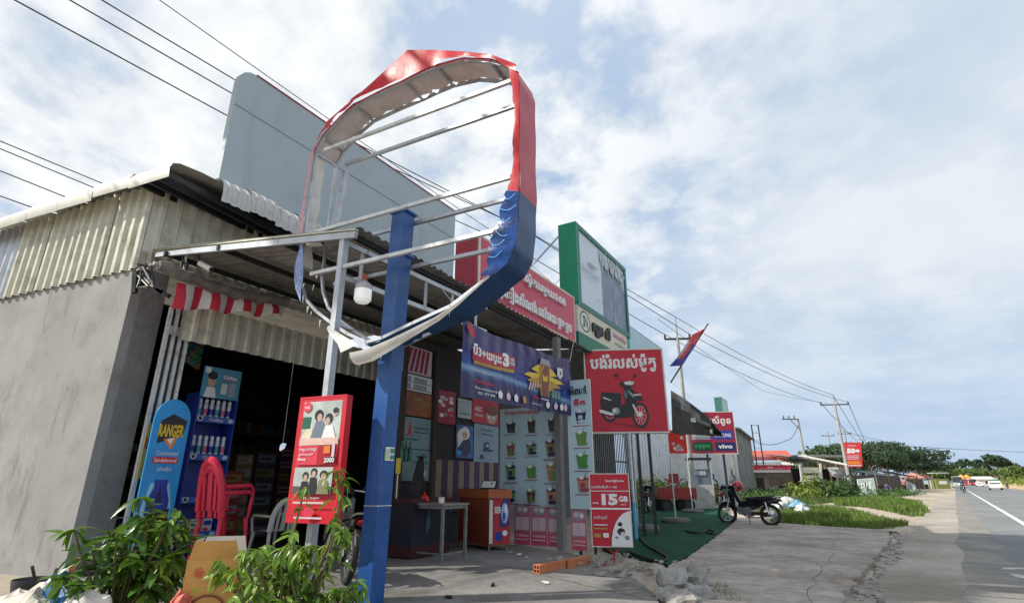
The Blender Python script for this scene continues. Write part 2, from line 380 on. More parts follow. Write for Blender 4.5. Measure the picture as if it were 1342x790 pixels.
def corr(mb, o, run, across, nrm, pitch, amp, mat, trap=True, bend=None, thick=.0):
    """corrugated sheet: origin, vector along the ribs, vector across them"""
    L = across.length; ax = across.normalized(); n = max(1, int(round(L / pitch))); pitch = L / n
    prof = []
    for i in range(n):
        if trap: prof += [(i * pitch, 0), (i * pitch + pitch * .45, 0), (i * pitch + pitch * .58, amp), (i * pitch + pitch * .85, amp), (i * pitch + pitch * .98, 0)]
        else: prof += [(i * pitch + pitch * k / 6, amp * .5 * (1 - cos(2 * pi * k / 6))) for k in range(6)]
    prof.append((L, 0))
    steps = bend or [(0, 0), (1, 0)]
    vs = []; m = len(steps)
    for x, h in prof:
        for (t, d) in steps: vs.append(o + ax * x + nrm * (h + d) + run * t)
    fs = [(i * m + j, (i + 1) * m + j, (i + 1) * m + j + 1, i * m + j + 1) for i in range(len(prof) - 1) for j in range(m - 1)]
    mb.add(vs, fs, mat)
# ================================================================== GROUND
def nodes_mat(name, fn):
    m = bpy.data.materials.new(name); m.use_nodes = True; fn(m.node_tree, m.node_tree.nodes['Principled BSDF']); MATS[name] = m; return m
def mk_ground(cols, s1, s2, rough=.95, bump=.5, bs=8, det=10, pebble=0):
    def fn(t, b):
        nn = t.nodes; g = nn.new('ShaderNodeNewGeometry')
        a = nn.new('ShaderNodeTexNoise'); a.inputs['Scale'].default_value = s1; a.inputs['Detail'].default_value = det; a.inputs['Roughness'].default_value = .62
        c = nn.new('ShaderNodeTexNoise'); c.inputs['Scale'].default_value = s2; c.inputs['Detail'].default_value = 8; c.inputs['Roughness'].default_value = .7
        t.links.new(g.outputs['Position'], a.inputs['Vector']); t.links.new(g.outputs['Position'], c.inputs['Vector'])
        r = nn.new('ShaderNodeValToRGB'); t.links.new(a.outputs['Fac'], r.inputs[0]); e = r.color_ramp.elements
        while len(e) < len(cols): e.new(.5)
        for k, cc in enumerate(cols): e[k].position = .34 + .34 * k / (len(cols) - 1); e[k].color = tuple(cc) + (1,)
        r2 = nn.new('ShaderNodeValToRGB'); t.links.new(c.outputs['Fac'], r2.inputs[0]); r2.color_ramp.elements[0].position = .3; r2.color_ramp.elements[1].position = .7
        r2.color_ramp.elements[0].color = (.74, .74, .74, 1); r2.color_ramp.elements[1].color = (1.12, 1.12, 1.12, 1)
        mx = nn.new('ShaderNodeMix'); mx.data_type = 'RGBA'; mx.blend_type = 'MULTIPLY'; mx.inputs[0].default_value = 1
        t.links.new(r.outputs[0], mx.inputs[6]); t.links.new(r2.outputs[0], mx.inputs[7]); t.links.new(mx.outputs[2], b.inputs['Base Color'])
        b.inputs['Roughness'].default_value = rough; b.inputs['Specular IOR Level'].default_value = .25
        q = nn.new('ShaderNodeTexNoise'); q.inputs['Scale'].default_value = bs; q.inputs['Detail'].default_value = 12; q.inputs['Roughness'].default_value = .7
        t.links.new(g.outputs['Position'], q.inputs['Vector'])
        bp = nn.new('ShaderNodeBump'); bp.inputs['Strength'].default_value = bump; bp.inputs['Distance'].default_value = .04
        t.links.new(q.outputs['Fac'], bp.inputs['Height']); t.links.new(bp.outputs[0], b.inputs['Normal'])
    return fn
dirt = nodes_mat('sandy_dirt', mk_ground([(.30, .25, .19), (.43, .37, .295), (.54, .48, .40)], .35, 5))
asphalt = nodes_mat('dusty_asphalt', mk_ground([(.17, .18, .185), (.215, .225, .23), (.26, .265, .265)], .25, 30, .85, .35, 40))
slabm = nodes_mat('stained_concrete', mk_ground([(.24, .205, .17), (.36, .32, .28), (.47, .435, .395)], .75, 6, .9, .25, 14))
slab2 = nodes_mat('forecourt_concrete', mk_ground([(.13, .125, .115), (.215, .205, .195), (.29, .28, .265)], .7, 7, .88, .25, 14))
turfm = nodes_mat('green_turf', mk_ground([(.006, .058, .03), (.010, .08, .04), (.018, .11, .055)], 1.5, 60, .95, .8, 120))
paint = M('road_paint', (.72, .72, .70), .7, var=.12, scale=6, dirt=(.35, .35, .34), dscale=6)
b = MB(); E_ = 3000
b.face([(-E_, -E_, 0), (E_, -E_, 0), (E_, E_, 0), (-E_, E_, 0)], dirt); struct(b.build('ground'))
b = MB(); prev = None; l = -40.0; i = 0
while l < 1500:
    j = .16 * noise.noise(Vector((l * .35, 3, 0))) + .05 * noise.noise(Vector((l * 2.3, 9, 0)))
    cur = (RW(l, -.1 + j, .004), RW(l, 8.9 + j * .5, .004))
    if prev: b.face([prev[0], prev[1], cur[1], cur[0]], asphalt)
    prev = cur; l += .35 if l < 40 else (2 if l < 150 else 30)
struct(b.build('road'))
shm = nodes_mat('worn_shoulder', mk_ground([(.25, .225, .19), (.355, .32, .275), (.45, .42, .37)], .5, 10))
b = MB(); prev = None; l = -10.0
while l < 60:
    j = .35 * noise.noise(Vector((l * .35, 13, 0))) + .15 * noise.noise(Vector((l * 1.9, 19, 0)))
    cur = (RW(l, -1.2 + j, .002), RW(l, .3, .002))
    if prev: b.face([prev[0], prev[1], cur[1], cur[0]], shm)
    prev = cur; l += .35
struct(b.build('road_shoulder'))
dem = nodes_mat('dusty_edge_asphalt', mk_ground([(.19, .185, .175), (.25, .24, .22), (.32, .30, .265)], 1.2, 18)); b = MB(); prev = None; l = -10.0
while l < 70:
    j = .30 * noise.noise(Vector((l * .5, 33, 0))) + .16 * noise.noise(Vector((l * 2.1, 39, 0))); i_ = .16 * noise.noise(Vector((l * .35, 3, 0)))
    cur = (RW(l, -.16 + i_, .0065), RW(l, .45 + j, .0065))
    if prev: b.face([prev[0], prev[1], cur[1], cur[0]], dem)
    prev = cur; l += .25
struct(b.build('road_edge'))
b = MB()
b.face([RW(11.5, 1.36, .008), RW(11.5, 1.50, .008), RW(900, 1.50, .008), RW(900, 1.36, .008)], paint)
def px_quad(q, z, m): b.face([G(x, y, z) for x, y in q], m)
px_quad([(1313, 745.5), (1400, 746), (1400, 743.5), (1314, 743)], .009, M('worn_road_paint', (.42, .42, .41), .8, var=.3, scale=14))
px_quad([(1330, 755), (1400, 772), (1400, 762), (1320, 750)], .009, M('worn_road_paint', (.42, .42, .41), .8, var=.3, scale=14))
struct(b.build('road_marking'))
def slab(name, pts, z0, z1, mat, jag=0.0, seg=.12, mk=True):
    """flat slab with optional broken edge from ground points"""
    P2 = []
    for i in range(len(pts)):
        a, c = pts[i], pts[(i + 1) % len(pts)]; n = max(1, int((c - a).length / seg)) if jag else 1
        for k in range(n):
            q = a.lerp(c, k / n)
            if jag: d = (c - a).normalized(); q = q + Vector((-d.y, d.x, 0)) * jag * (noise.noise(q * 2.2) + .6 * noise.noise(q * 7))
            P2.append(q)
    b = MB(); b.face([Vector((q.x, q.y, z1)) for q in P2], mat)
    nr = sum(((P2[i].x * P2[(i + 1) % len(P2)].y - P2[(i + 1) % len(P2)].x * P2[i].y) for i in range(len(P2))))
    if nr < 0: b.f[0] = tuple(reversed(b.f[0]))
    for i in range(len(P2)):
        a, c = P2[i], P2[(i + 1) % len(P2)]
        if nr < 0: a, c = c, a
        b.face([Vector((a.x, a.y, z0)), Vector((c.x, c.y, z0)), Vector((c.x, c.y, z1)), Vector((a.x, a.y, z1))], mat)
    return b.build(name)
apron = [G(x, y) for x, y in [(966, 683), (1020, 688), (1100, 694), (1166, 698), (1166, 714), (1150, 735), (1130, 760), (1108, 785), (1080, 840), (930, 840), (878, 752), (905, 733), (940, 706)]]
struct(slab('concrete_apron', apron, -.05, .07, slabm, .07))
turf = [G(x, y) for x, y in [(800, 690), (838, 668), (935, 664), (967, 683), (940, 706), (905, 733), (880, 748), (835, 738), (790, 722)]]
struct(slab('turf_mat', turf, -.05, .085, turfm, .02))
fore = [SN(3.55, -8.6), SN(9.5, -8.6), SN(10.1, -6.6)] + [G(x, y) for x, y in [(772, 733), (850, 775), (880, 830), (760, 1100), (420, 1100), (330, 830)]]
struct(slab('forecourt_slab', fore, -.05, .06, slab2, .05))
# ================================================================== LEFT SHOP BUILDING
SIDE = az(-66.8)                         # the side wall runs back this way
SN_ = Vector((-SIDE.y, SIDE.x, 0))       # normal of the side wall
if SN_.y > 0: SN_ = -SN_
C0 = Vector((-5.84, 7.71, 0))            # front left corner
bl = thing('shop_building', 'grey plastered shop at the left with cream corrugated cladding and an open dark front', 'building', C0)
HW = 4.40
def f(b, m):
    b.box(C0 + SIDE * 5 - SN_ * .10 + Z * (HW / 2), SIDE * 5, SN_ * .10, HW / 2, m)
P('side_wall', bl, plaster, f)
def f(b, m):
    b.box(C0 + F * .26 + N * (-.12) + SIDE * .0 + Z * (HW / 2), F * .24, N * .10, HW / 2, m)
P('front_pillar', bl, grey_plaster, f)
# cladding sheets on the side, one object per sheet
sp = random.Random(3); x = 0.0; k = 0
while x < 9.6:
    w = .92; b = MB(); o = C0 + SIDE * (x + w) + SN_ * (.015 + .012 * (k % 2)) + Z * (HW - .06)
    corr(b, o, Z * 1.5, -SIDE * (w + .02), SN_, .235, .045, cream_metal if k < 4 else zinc)
    b.build('cladding_sheet', bl); x += w; k += 1
x = 0.0; k = 0
while x < 8.0:                            # cream sheets over the shop front
    w = .92; b = MB(); o = C0 + F * x + N * (.015 + .012 * (k % 2)) + Z * (HW + .05)
    corr(b, o, Z * 1.42, F * (w + .02), N, .235, .045, cream_metal); b.build('cladding_sheet', bl); x += w; k += 1
# roof sheets: rounded verge along the side wall
rs_ = M('roof_sheet_cream', (.46, .46, .41), .5, .2, var=.1, scale=3, bump=.02, dirt=(.33, .32, .27), dscale=2.5)
x = -.80; k = 0
while x < 9.6:
    w = .95; b = MB()
    o = C0 + SIDE * (x + .0) + SN_ * .34 + Z * (HW + 1.33 + .022 * (k % 2) + .012 * ((k * 5) % 3))
    pts = [(.02, -.12), (0, .04), (.04, .13), (.14, .19), (.5, .225), (6.0, .5)]
    vs = []; 
    for e in range(2):
        for (dx, dz) in pts:
            wob = .03 * noise.noise(Vector(((x + e * w) * 1.7, dx * 3, 1))) + (.02 if e else 0)
            vs.append(o + SIDE * (e * w) - SN_ * dx + Z * (dz + wob))
    n = len(pts); b.add(vs, [(i, n + i, n + i + 1, i + 1) for i in range(n - 1)], rs_)
    b.build('roof_sheet', bl, True); x += w; k += 1
# dark rafters under the verge, seen at the corner
for k in range(4):
    b = MB(); q = C0 + SIDE * (-.70 + k * .22) + Z * (HW + 1.30)
    b.bar(q + SN_ * .30, q - SN_ * 2.5, .05, .09, dark_metal); b.build('rafter', bl)
def f(b, m):
    b.box(C0 + N * .20 + F * 3.9 + Z * (HW + 1.45), F * 4.1, N * .30, .02, m)
P('eave_soffit', bl, dark_metal, f)
def f(b, m):
    b.bar(C0 + N * .10 + F * (-.10) + Z * (HW + 1.40), C0 + N * .10 + F * 8 + Z * (HW + 1.36), .05, .05, m)
    b.bar(C0 + N * .42 + F * (-.10) + Z * (HW + 1.40), C0 + N * .5 + F * 8 + Z * (HW + 1.36), .05, .05, m)
P('eave_beam', bl, dark_metal, f)
# torn corrugated fringe above the front, curving down
frm = M('fringe_sheet', (.55, .56, .55), .55, .3, var=.15, scale=5, bump=.02, dirt=(.30, .22, .18), dscale=5)
a0 = atn(289, 262, -8.05); a1 = atn(470, 345, -8.05)
tot = (a1 - a0); tot.z = 0; nW = 6
for k in range(nW):
    b = MB(); o = a0 + tot * (k / nW); o.z = a0.z + (.03 if k % 2 else -.02) + (a1.z - a0.z) * k / nW
    corr(b, o, Z * .50, tot / nW * 1.01, N, .20, .03, frm, bend=[(0, .02), (.35, .03), (.65, 0), (.85, -.08), (1.0, -.22), (1.08, -.9)])
    b.build('fringe_sheet', bl)
# roof over the room and the room itself
def f(b, m):
    b.box(SN(8.0, -13.3, 5.95), F * 4.6, N * 4.4, .03, m)
P('back_roof', bl, old_zinc, f)
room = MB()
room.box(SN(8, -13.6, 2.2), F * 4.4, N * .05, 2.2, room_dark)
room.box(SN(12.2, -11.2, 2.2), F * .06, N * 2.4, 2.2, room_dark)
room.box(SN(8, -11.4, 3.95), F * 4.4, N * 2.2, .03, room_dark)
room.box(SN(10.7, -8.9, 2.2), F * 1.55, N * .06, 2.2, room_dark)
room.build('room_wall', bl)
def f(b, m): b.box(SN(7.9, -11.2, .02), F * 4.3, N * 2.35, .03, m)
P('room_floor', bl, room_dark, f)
x = 4.25; k = 0
while x < 9.0:
    w = .92; b = MB(); corr(b, SN(x, -8.55 + .01 * (k % 2), 3.30), Z * .62, F * (w + .02), N, .235, .04, cream_metal)
    b.build('lintel_sheet', bl); x += w; k += 1
# folded steel door: four pale posts beside the pillar
fd = thing('folding_door', 'pale steel folding door pushed open against the grey pillar of the left shop', 'door', SN(4.1, -8.6))
for k in range(4):
    b = MB(); p0 = SN(4.10 + .105 * k, -8.72 + .0 * k, .08); b.box(p0 + Z * 1.88, F * .024, N * .03, 1.86, pale_steel); b.build('door_post', fd)
b = MB()
for k in range(3):
    b.box(SN(4.152 + .105 * k, -8.74, 1.95), F * .03, N * .008, 1.8, black)
b.build('door_leaf', fd)
for k in range(3):
    b = MB(); 
    for zc in (1.35, 3.45): b.box(SN(4.152 + .105 * k, -8.705, zc), F * .026, N * .012, .07, steel)
    b.build('hinge', fd)
# white and red striped pelmet awning, rolled on its pipe
aw = thing('striped_awning', 'red and white striped rolled awning hanging above the left shop opening', 'awning', atn(230, 375, -8.0))
q0 = atn(231, 370, -8.0); q1 = atn(372, 402, -8.0)
stripe_w = M('awning_white', (.62, .58, .56), .8, var=.1, bump=.05, bscale=20); stripe_r = M('awning_red', (.50, .02, .05), .8, var=.12, bump=.05, bscale=20)
nS = 14
for k in range(nS):
    t0, t1 = k / nS, (k + 1) / nS; b = MB(); rows = []
    for t in (t0, (t0 + t1) / 2, t1):
        p = q0.lerp(q1, t); dr = .40 * (1 - .55 * t) + .03 * sin(t * 19)
        bul = .05 * sin(t * 23)
        rows.append([p + N * (.02), p + N * (.05 + bul) - Z * dr * .5, p + N * (.03 + bul * 1.6) - Z * (dr)])
    vs = [v for r_ in rows for v in r_]
    b.add(vs, [(0, 1, 4, 3), (1, 2, 5, 4), (3, 4, 7, 6), (4, 5, 8, 7)], stripe_r if k % 2 == 0 else stripe_w)
    b.build('stripe', aw, True)
cl_ = M('bundled_canvas', (.17, .15, .14), .9, var=.35, scale=7, bump=.2, bscale=14)
b = MB(); pts = [atn(206, 356, -7.95).lerp(q1 + N * .05, t) + Z * (.10 - .10 * sin(pi * t) + .02 * sin(t * 31)) for t in [i / 16 for i in range(17)]]
b.tube(pts, .09, cl_, 8, rs=[.07 + .035 * abs(sin(i * 1.9)) for i in range(17)]); b.build('rolled_canvas', aw, True)
b = MB(); b.tube([q0 - F * .35 + Z * .18, q1 + F * 1.0 + Z * .15], .03, steel); b.build('awning_pipe', aw, True)
# ------------------------------------------------------------------ canopy
ZB, ZF = 4.58, 4.16
CA = SN(3.62, -8.9, ZB); CB = Vector((-1.92, 5.98, ZF)); CC = Vector((1.62, 11.75, 4.02)); CDk = SN(11.4, -8.9, ZB)
cp = thing('canopy', 'sloping canopy of aged corrugated sheets on steel posts in front of the left shop', 'canopy', SN(7, -7, 4.2))
nC = 8
for k in range(nC):
    t0, t1 = k / nC, (k + 1) / nC + .004
    bA = CA.lerp(CDk, t0); bB = CA.lerp(CDk, t1); fA = CB.lerp(CC, t0); fB = CB.lerp(CC, t1)
    b = MB(); m = 18; vs = []
    for j in range(m + 1):
        h = .022 * (1 - cos(2 * pi * j / 3)) + .01 * (k % 2)
        a = bA.lerp(bB, j / m); c = fA.lerp(fB, j / m) + N * (.04 * noise.noise(Vector((k * 3.1, 0, 0))))
        vs += [a + Z * (h + .08), c + Z * (h + .03)]
    b.add(vs, [(2 * j, 2 * j + 1, 2 * j + 3, 2 * j + 2) for j in range(m)], old_zinc); b.build('roof_sheet', cp)
for k in range(4):                              # purlins
    t = .12 + k * .28
    b = MB(); b.bar(CA.lerp(CB, t) - Z * .02, CDk.lerp(CC, t) - Z * .02, .05, .07, dark_metal); b.build('purlin', cp)
b = MB(); b.bar(aty(206, 334, 7.66), CB - Z * .07, .05, .085, steel); b.build('edge_channel', cp)
b = MB(); b.bar(aty(206, 328, 7.66) + Z * .0, CB + Z * .0, .06, .025, cream_metal); b.build('edge_flashing', cp)
P1 = CB + Vector((-.18, .12, 0)); P2 = Vector((.912, 10.68, 0))
def tr(b, m):
    a = Vector((P1.x, P1.y, 3.58)); c = a.lerp(Vector((P2.x, P2.y, 3.58)), .55); b.bar(a, c, .06, .06, m); b.bar(a + Z * .46, c + Z * .42, .06, .06, m)
P('truss_chord', cp, steel, tr)
for k in range(5):
    b = MB(); q = Vector((P1.x, P1.y, 3.61)).lerp(Vector((P2.x, P2.y, 3.61)), (k + .5) / 9); b.bar(q, q + Z * .40, .04, .04, steel); b.build('truss_strut', cp)
b = MB(); b.box(Vector((P1.x, P1.y, 2.06)), F * .042, N * .042, 2.06, steel); b.build('post', cp)
b = MB(); b.box(Vector((P2.x, P2.y, 2.03)), F * .075, N * .06, 2.0, grey_plaster); b.build('post', cp)
# small clutter at the corner: camera, wires, bracket
cm = thing('security_camera', 'white bullet security camera under the left end of the canopy beam', 'camera', aty(268, 345, 7.4))
ca_ = aty(262, 345, 7.4); ce_ = aty(277, 353, 7.35)
b = MB(); b.tube([ca_, ce_], .045, offwhite, 10); b.build('housing', cm, True)
b = MB(); b.tube([ce_, ce_ + (ce_ - ca_) * .08], .036, black, 10); b.build('lens', cm)
b = MB(); b.tube([ca_ + Z * .02, ca_ + Z * .13 + Vector((-.05, 0, 0))], .012, dark_metal, 6); b.build('bracket', cm)
cm2 = thing('security_camera', 'grey box camera on the beam behind the torn sign frame', 'camera', aty(413, 318, 6.35))
q = aty(413, 318, 6.35)
b = MB(); b.box(q, az(100) * .10, az(10) * .035, .035, offwhite); b.build('housing', cm2)
b = MB(); b.box(q + az(100) * .102, az(100) * .006, az(10) * .03, .03, black); b.build('lens', cm2)
b = MB(); b.tube([q + Z * .035, q + Z * .12], .012, steel, 6); b.build('bracket', cm2)
jb = thing('cable_bundle', 'tangle of black cables and fittings at the top of the grey wall corner', 'cables', aty(186, 360, 7.6))
rr = random.Random(5)
for (cx_, cy_, n_, w_) in ((190, 360, 9, 12), (240, 345, 7, 7)):
    for k in range(n_):
        b = MB(); pts = [aty(cx_ + rr.uniform(-w_, w_), cy_ + rr.uniform(-16, 18), 7.45 + rr.uniform(-.05, .05)) for _ in range(4)]
        b.tube(pts, .012, black if k % 3 else offwhite, 5); b.build('cable', jb, True)
b = MB()
for (x0, y0, x1, y1) in ((183, 372, 196, 374), (178, 352, 176, 384), (196, 372, 215, 384), (205, 380, 222, 388)):
    b.bar(aty(x0, y0, 7.5), aty(x1, y1, 7.5), .06, .06, dark_metal)
b.build('bracket', jb)
# hanging lamp
bc = aty(476, 382, 6.25); R_ = .105
lp = thing('hanging_bulb', 'big white LED bulb hanging lit under the canopy edge behind the blue post', 'lamp', bc + Z * .6)
lampm = M('bulb_diffuser', (.9, .9, .88), .4, var=0.02, bump=0, emit=.35)
b = MB(); b.lathe([(.02, -.15), (.075, -.145), (R_, -.11), (R_, .02)], bc, lampm, 18); b.build('diffuser', lp, True)
b = MB(); b.lathe([(R_, .02), (R_ * .97, .08), (.06, .12), (.035, .14)], bc, M('bulb_housing', (.55, .56, .56), .5, var=.03, bump=0), 18); b.build('housing', lp, True)
b = MB(); b.lathe([(.034, .14), (.034, .22), (.02, .235)], bc, M('terracotta_socket', (.45, .12, .07), .6), 10); b.build('socket', lp)
b = MB(); b.tube([bc + Z * .235, bc + Z * .55 + N * .02], .006, black, 5); b.build('cord', lp)
# ------------------------------------------------------------------ big grey billboard seen from the back
tl = atn(322, 90, -9.35); trr = atn(597, 277, -9.35); bll = atn(287, 232, -9.35)
s0, s1 = bll.dot(F), trr.dot(F); zt = (tl.z + trr.z) / 2; zb = 5.3
bb = thing('billboard_back', 'huge blank grey-blue billboard standing on the roof of the left shop', 'billboard', SN(s0, -9.35, zb))
Tk = .15
def f(b, m):
    prof = [(s0, zb), (s1, zb), (s1, zt)] + [(s0 + .35 - .35 * sin(a), zt - .35 + .35 * cos(a)) for a in [0, .4, .8, 1.2, pi / 2]]
    n = len(prof); vs = [SN(s, -9.35, z) for s, z in prof] + [SN(s, -9.35 - Tk, z) for s, z in prof]
    b.add(vs, [tuple(range(n)), tuple(range(2 * n - 1, n - 1, -1))] + [(i, n + i, n + (i + 1) % n, (i + 1) % n) for i in range(n)], m)
P('panel', bb, board_grey, f)
b = MB(); b.bar(SN(s0 + .35, -9.345, zt + .004), SN(s1, -9.345, zt + .004), .035, .022, dark_red); b.build('trim', bb)
b = MB(); b.bar(SN(s0 + .02, -9.34, zt - .95), SN(s1 - .02, -9.34, zt - .95), .006, .016, M('seam', (.28, .34, .38), .6)); b.build('seam', bb)
for k in range(3):
    b = MB(); b.box(SN(s0 + .8 + k * 2.6, -9.8, 5.9), F * .05, N * .05, .9, steel); b.build('post', bb)
# ------------------------------------------------------------------ torn totem sign on the blue pole
PB = Vector((-1.47, 6.0, 0)); um = az(117.5); mm = az(27.5)
tot = thing('totem_sign', 'torn red and blue sign frame with empty steel bars high on a square blue pole', 'sign', PB)
dN = PB.dot(mm) - .21; TH = .42
def on(x, y): return at_plane(x, y, mm, dN)
NO = [(411, 199), (402, 260), (394, 316), (389, 350), (390, 372), (397, 394), (412, 411), (430, 425), (452, 440), (478, 452), (500, 446), (540, 427), (591, 404), (641, 366),
      (664, 346), (675, 325), (680, 285), (681, 250), (681, 200), (681, 150), (681, 106), (677, 93), (667, 83), (645, 77), (608, 75), (573, 84), (550, 94), (530, 104), (495, 120), (463, 136), (445, 152), (422, 178)]
OW = [on(x, y) for x, y in NO]
def rib(b, idx, mat, inset=0.0, w0=0.0, w1=None, jag=0.0):
    w1 = TH if w1 is None else w1
    ctr = sum(OW, Vector()) / len(OW)
    vs = []
    sub = []
    for a, c in zip(idx, idx[1:]):
        for k in range(6): sub.append((OW[a].lerp(OW[c], k / 6)))
    sub.append(OW[idx[-1]])
    for i, p in enumerate(sub):
        q = p + (ctr - p).normalized() * (inset + (.014 * noise.noise(p * 3.5) if inset == 0 and 0 < i < len(sub) - 1 else 0))
        far = w1 - (jag * abs(noise.noise(p * 6 + Vector((4, 2, 1)))) + jag * .7 * abs(noise.noise(p * 19)) if jag else 0)
        vs += [q + mm * w0, q + mm * far]
    b.add(vs, [(2 * i, 2 * i + 1, 2 * i + 3, 2 * i + 2) for i in range(len(sub) - 1)], mat)
nO = len(NO)
b = MB(); rib(b, list(range(17, 24)), rim_red); rib(b, list(range(23, 32)) + [0], vinyl_red, jag=.10); b.build('red_rim', tot, True)
b = MB(); rib(b, list(range(11, 18)), rim_blue, w1=TH); rib(b, [9, 10, 11], rim_blue, w1=TH, jag=.25); b.build('blue_rim', tot, True)
b = MB(); rib(b, list(range(21, 32)) + [0], vinyl_white, .012, w0=.01, w1=TH + .002, jag=.10); rib(b, [0, 1, 2, 3], vinyl_white, .012, w0=.03, w1=TH * .62, jag=.1); b.build('inner_lining', tot, True)
# frame tubes along both outlines, cross rungs
for off in (.02, TH - .02):
    b = MB(); ctr = sum(OW, Vector()) / nO
    for i in range(nO):
        p = OW[i] + (ctr - OW[i]).normalized() * .035 + mm * off; q = OW[(i + 1) % nO] + (ctr - OW[(i + 1) % nO]).normalized() * .035 + mm * off
        d = (q - p).normalized() * .012
        b.bar(p - d, q + d, .035, .035, steel, up=mm)
    b.build('frame_tube', tot)
for i in (0, 3, 7, 9, 12, 14, 17, 20, 23, 25, 27, 29, 31):
    b = MB(); p = OW[i] + (ctr - OW[i]).normalized() * .038; b.bar(p + mm * .03, p + mm * (TH - .03), .03, .03, steel); b.build('rung', tot)
b = MB(); b.bar(on(424, 205) + mm * TH, on(402, 312) + mm * TH, .07, .07, steel, up=mm); b.build('side_tube', tot)
for (x0, y0, x1, y1) in ((427, 196, 668, 108), (402, 309, 667, 231), (409, 358, 649, 304)):
    for off in (.0, TH - .02):
        p, q = on(x0, y0), on(x1, y1); b = MB()
        zc = (p.z + q.z) / 2; p.z = q.z = zc
        b.bar(p + mm * off - um * .02, q + mm * off + um * (.02 + (.04 if off else 0)), .04, .045, pale_steel if off == 0 else steel); b.build('crossbar', tot)
def sheet(b, px, mat, lift=0.012, sub=False):
    q = [on(x, y) - mm * lift for x, y in px]; b.face(list(reversed(q)), mat)
# remaining face skins (triangulated strips between an edge line and a torn line)
def strip(b, A, B, mat, lift=.014, wav=.0):
    n = len(A); vs = []
    for i in range(n):
        for t in (0, .5, 1):
            x = A[i][0] + (B[i][0] - A[i][0]) * t; y = A[i][1] + (B[i][1] - A[i][1]) * t
            vs.append(on(x, y) - mm * (lift + wav * (.5 + noise.noise(Vector((x * .05, y * .05, 2)))) * (t > .2)))
    fs = []
    for i in range(n - 1):
        for t in range(2): a = i * 3 + t; fs.append((a, a + 3, a + 4, a + 1))
    b.add(vs, fs, mat)
def ragged(A, seed, amp):
    rr = random.Random(seed); out = []
    for (p, q) in zip(A, A[1:]):
        for k in range(5): t = k / 5; out.append((p[0] + (q[0] - p[0]) * t + rr.uniform(-amp, amp), p[1] + (q[1] - p[1]) * t + rr.uniform(-amp, amp) * .4))
    out.append(A[-1]); return out
def dense(A):
    out = []
    for (p, q) in zip(A, A[1:]):
        for k in range(5): t = k / 5; out.append((p[0] + (q[0] - p[0]) * t, p[1] + (q[1] - p[1]) * t))
    out.append(A[-1]); return out
b = MB()
strip(b, dense([(411, 198), (430, 160), (458, 136), (486, 112), (535, 67), (570, 67), (608, 69), (645, 73), (678, 86)]),
      dense([(412, 200), (423, 178), (446, 152), (486, 125), (531, 105), (562, 90), (606, 77), (645, 79), (679, 97)]), vinyl_red, .02, .05)
b.build('red_flap', tot, True)
b = MB()
strip(b, dense([(681, 96), (681, 125), (681, 160), (681, 200), (681, 232), (680, 252)]), ragged([(668, 90), (673, 125), (675, 150), (673, 190), (673, 222), (667, 251)], 4, 1.2), vinyl_red, .016, .02)
b.build('red_skin', tot, True)
face_blue = M('blue_printed_vinyl', (.008, .05, .22), .22, var=.7, scale=5, bump=.12, bscale=7)
b = MB()
strip(b, dense([(680, 252), (680, 270), (680, 290), (678, 310), (675, 326), (666, 345), (650, 360)]),
      ragged([(667, 251), (660, 268), (656, 290), (647, 306), (643, 330), (640, 348), (633, 364)], 8, 1.8), face_blue, .016, .03)
b.build('blue_skin', tot, True)
b = MB()
for (x0, y0, x1, y1) in ((661, 262, 678, 256), (658, 276, 679, 271), (655, 290, 672, 287), (652, 304, 668, 310), (646, 322, 664, 316), (643, 338, 660, 331)):
    q = [on(x0 + (x1 - x0) * t, y0 + (y1 - y0) * t + 4.5 * sin(pi * t)) - mm * .05 for t in (0, .25, .5, .75, 1)]
    for p, r in zip(q, q[1:]): b.bar(p, r, .002, .007, cyan, up=Z)
b.build('cyan_swirls', tot, kind='stuff')
# curled white vinyl along the lower edge
b = MB(); path = [(474, 452), (490, 449), (515, 440), (545, 427), (575, 413), (600, 397), (641, 363)]; vs = []; nA = 9
for i, (x, y) in enumerate(path):
    c = on(x, y) - mm * .03; rad = (.125, .115, .085, .06, .04, .022, .01)[i]
    d = (on(*path[min(i + 1, 6)]) - on(*path[max(i - 1, 0)])).normalized(); dn = d.cross(mm).normalized()
    if dn.z > 0: dn = -dn
    for k in range(nA):
        a = -2.3 + 4.0 * k / (nA - 1); vs.append(c + dn * (rad + rad * .85 * cos(a)) - mm * (rad * .85 * sin(a)) + (d * -.05 * (k / nA) if i == 0 else d * 0))
b.add(vs, [(i * nA + k, i * nA + k + 1, (i + 1) * nA + k + 1, (i + 1) * nA + k) for i in range(6) for k in range(nA - 1)], vinyl_white)
b.build('curled_vinyl', tot, True)
b = MB(); strip(b, [(433, 427), (445, 436), (458, 444), (472, 452)], [(436, 437), (446, 452), (453, 464), (466, 456)], vinyl_white, .03, .05); b.build('hanging_flap', tot, True)
lav = M('faded_blue_vinyl', (.22, .30, .55), .45, var=.45, scale=16, bump=.04)
b = MB(); strip(b, [(396, 318), (393, 330), (388, 348), (387, 366), (389, 380), (396, 396)], [(398, 318), (400, 332), (400, 350), (399, 368), (397, 382), (397, 397)], lav, .02, .02); b.build('blue_remnant', tot, True)
b = MB(); strip(b, [(409, 199), (404, 230), (399, 262), (394, 300), (392, 318)], [(413, 200), (407, 232), (402, 262), (398, 300), (398, 319)], M('faded_pink_vinyl', (.66, .30, .34), .5, var=.3, scale=14), .02, .01); b.build('pink_remnant', tot, True)
b = MB()
rr = random.Random(12)
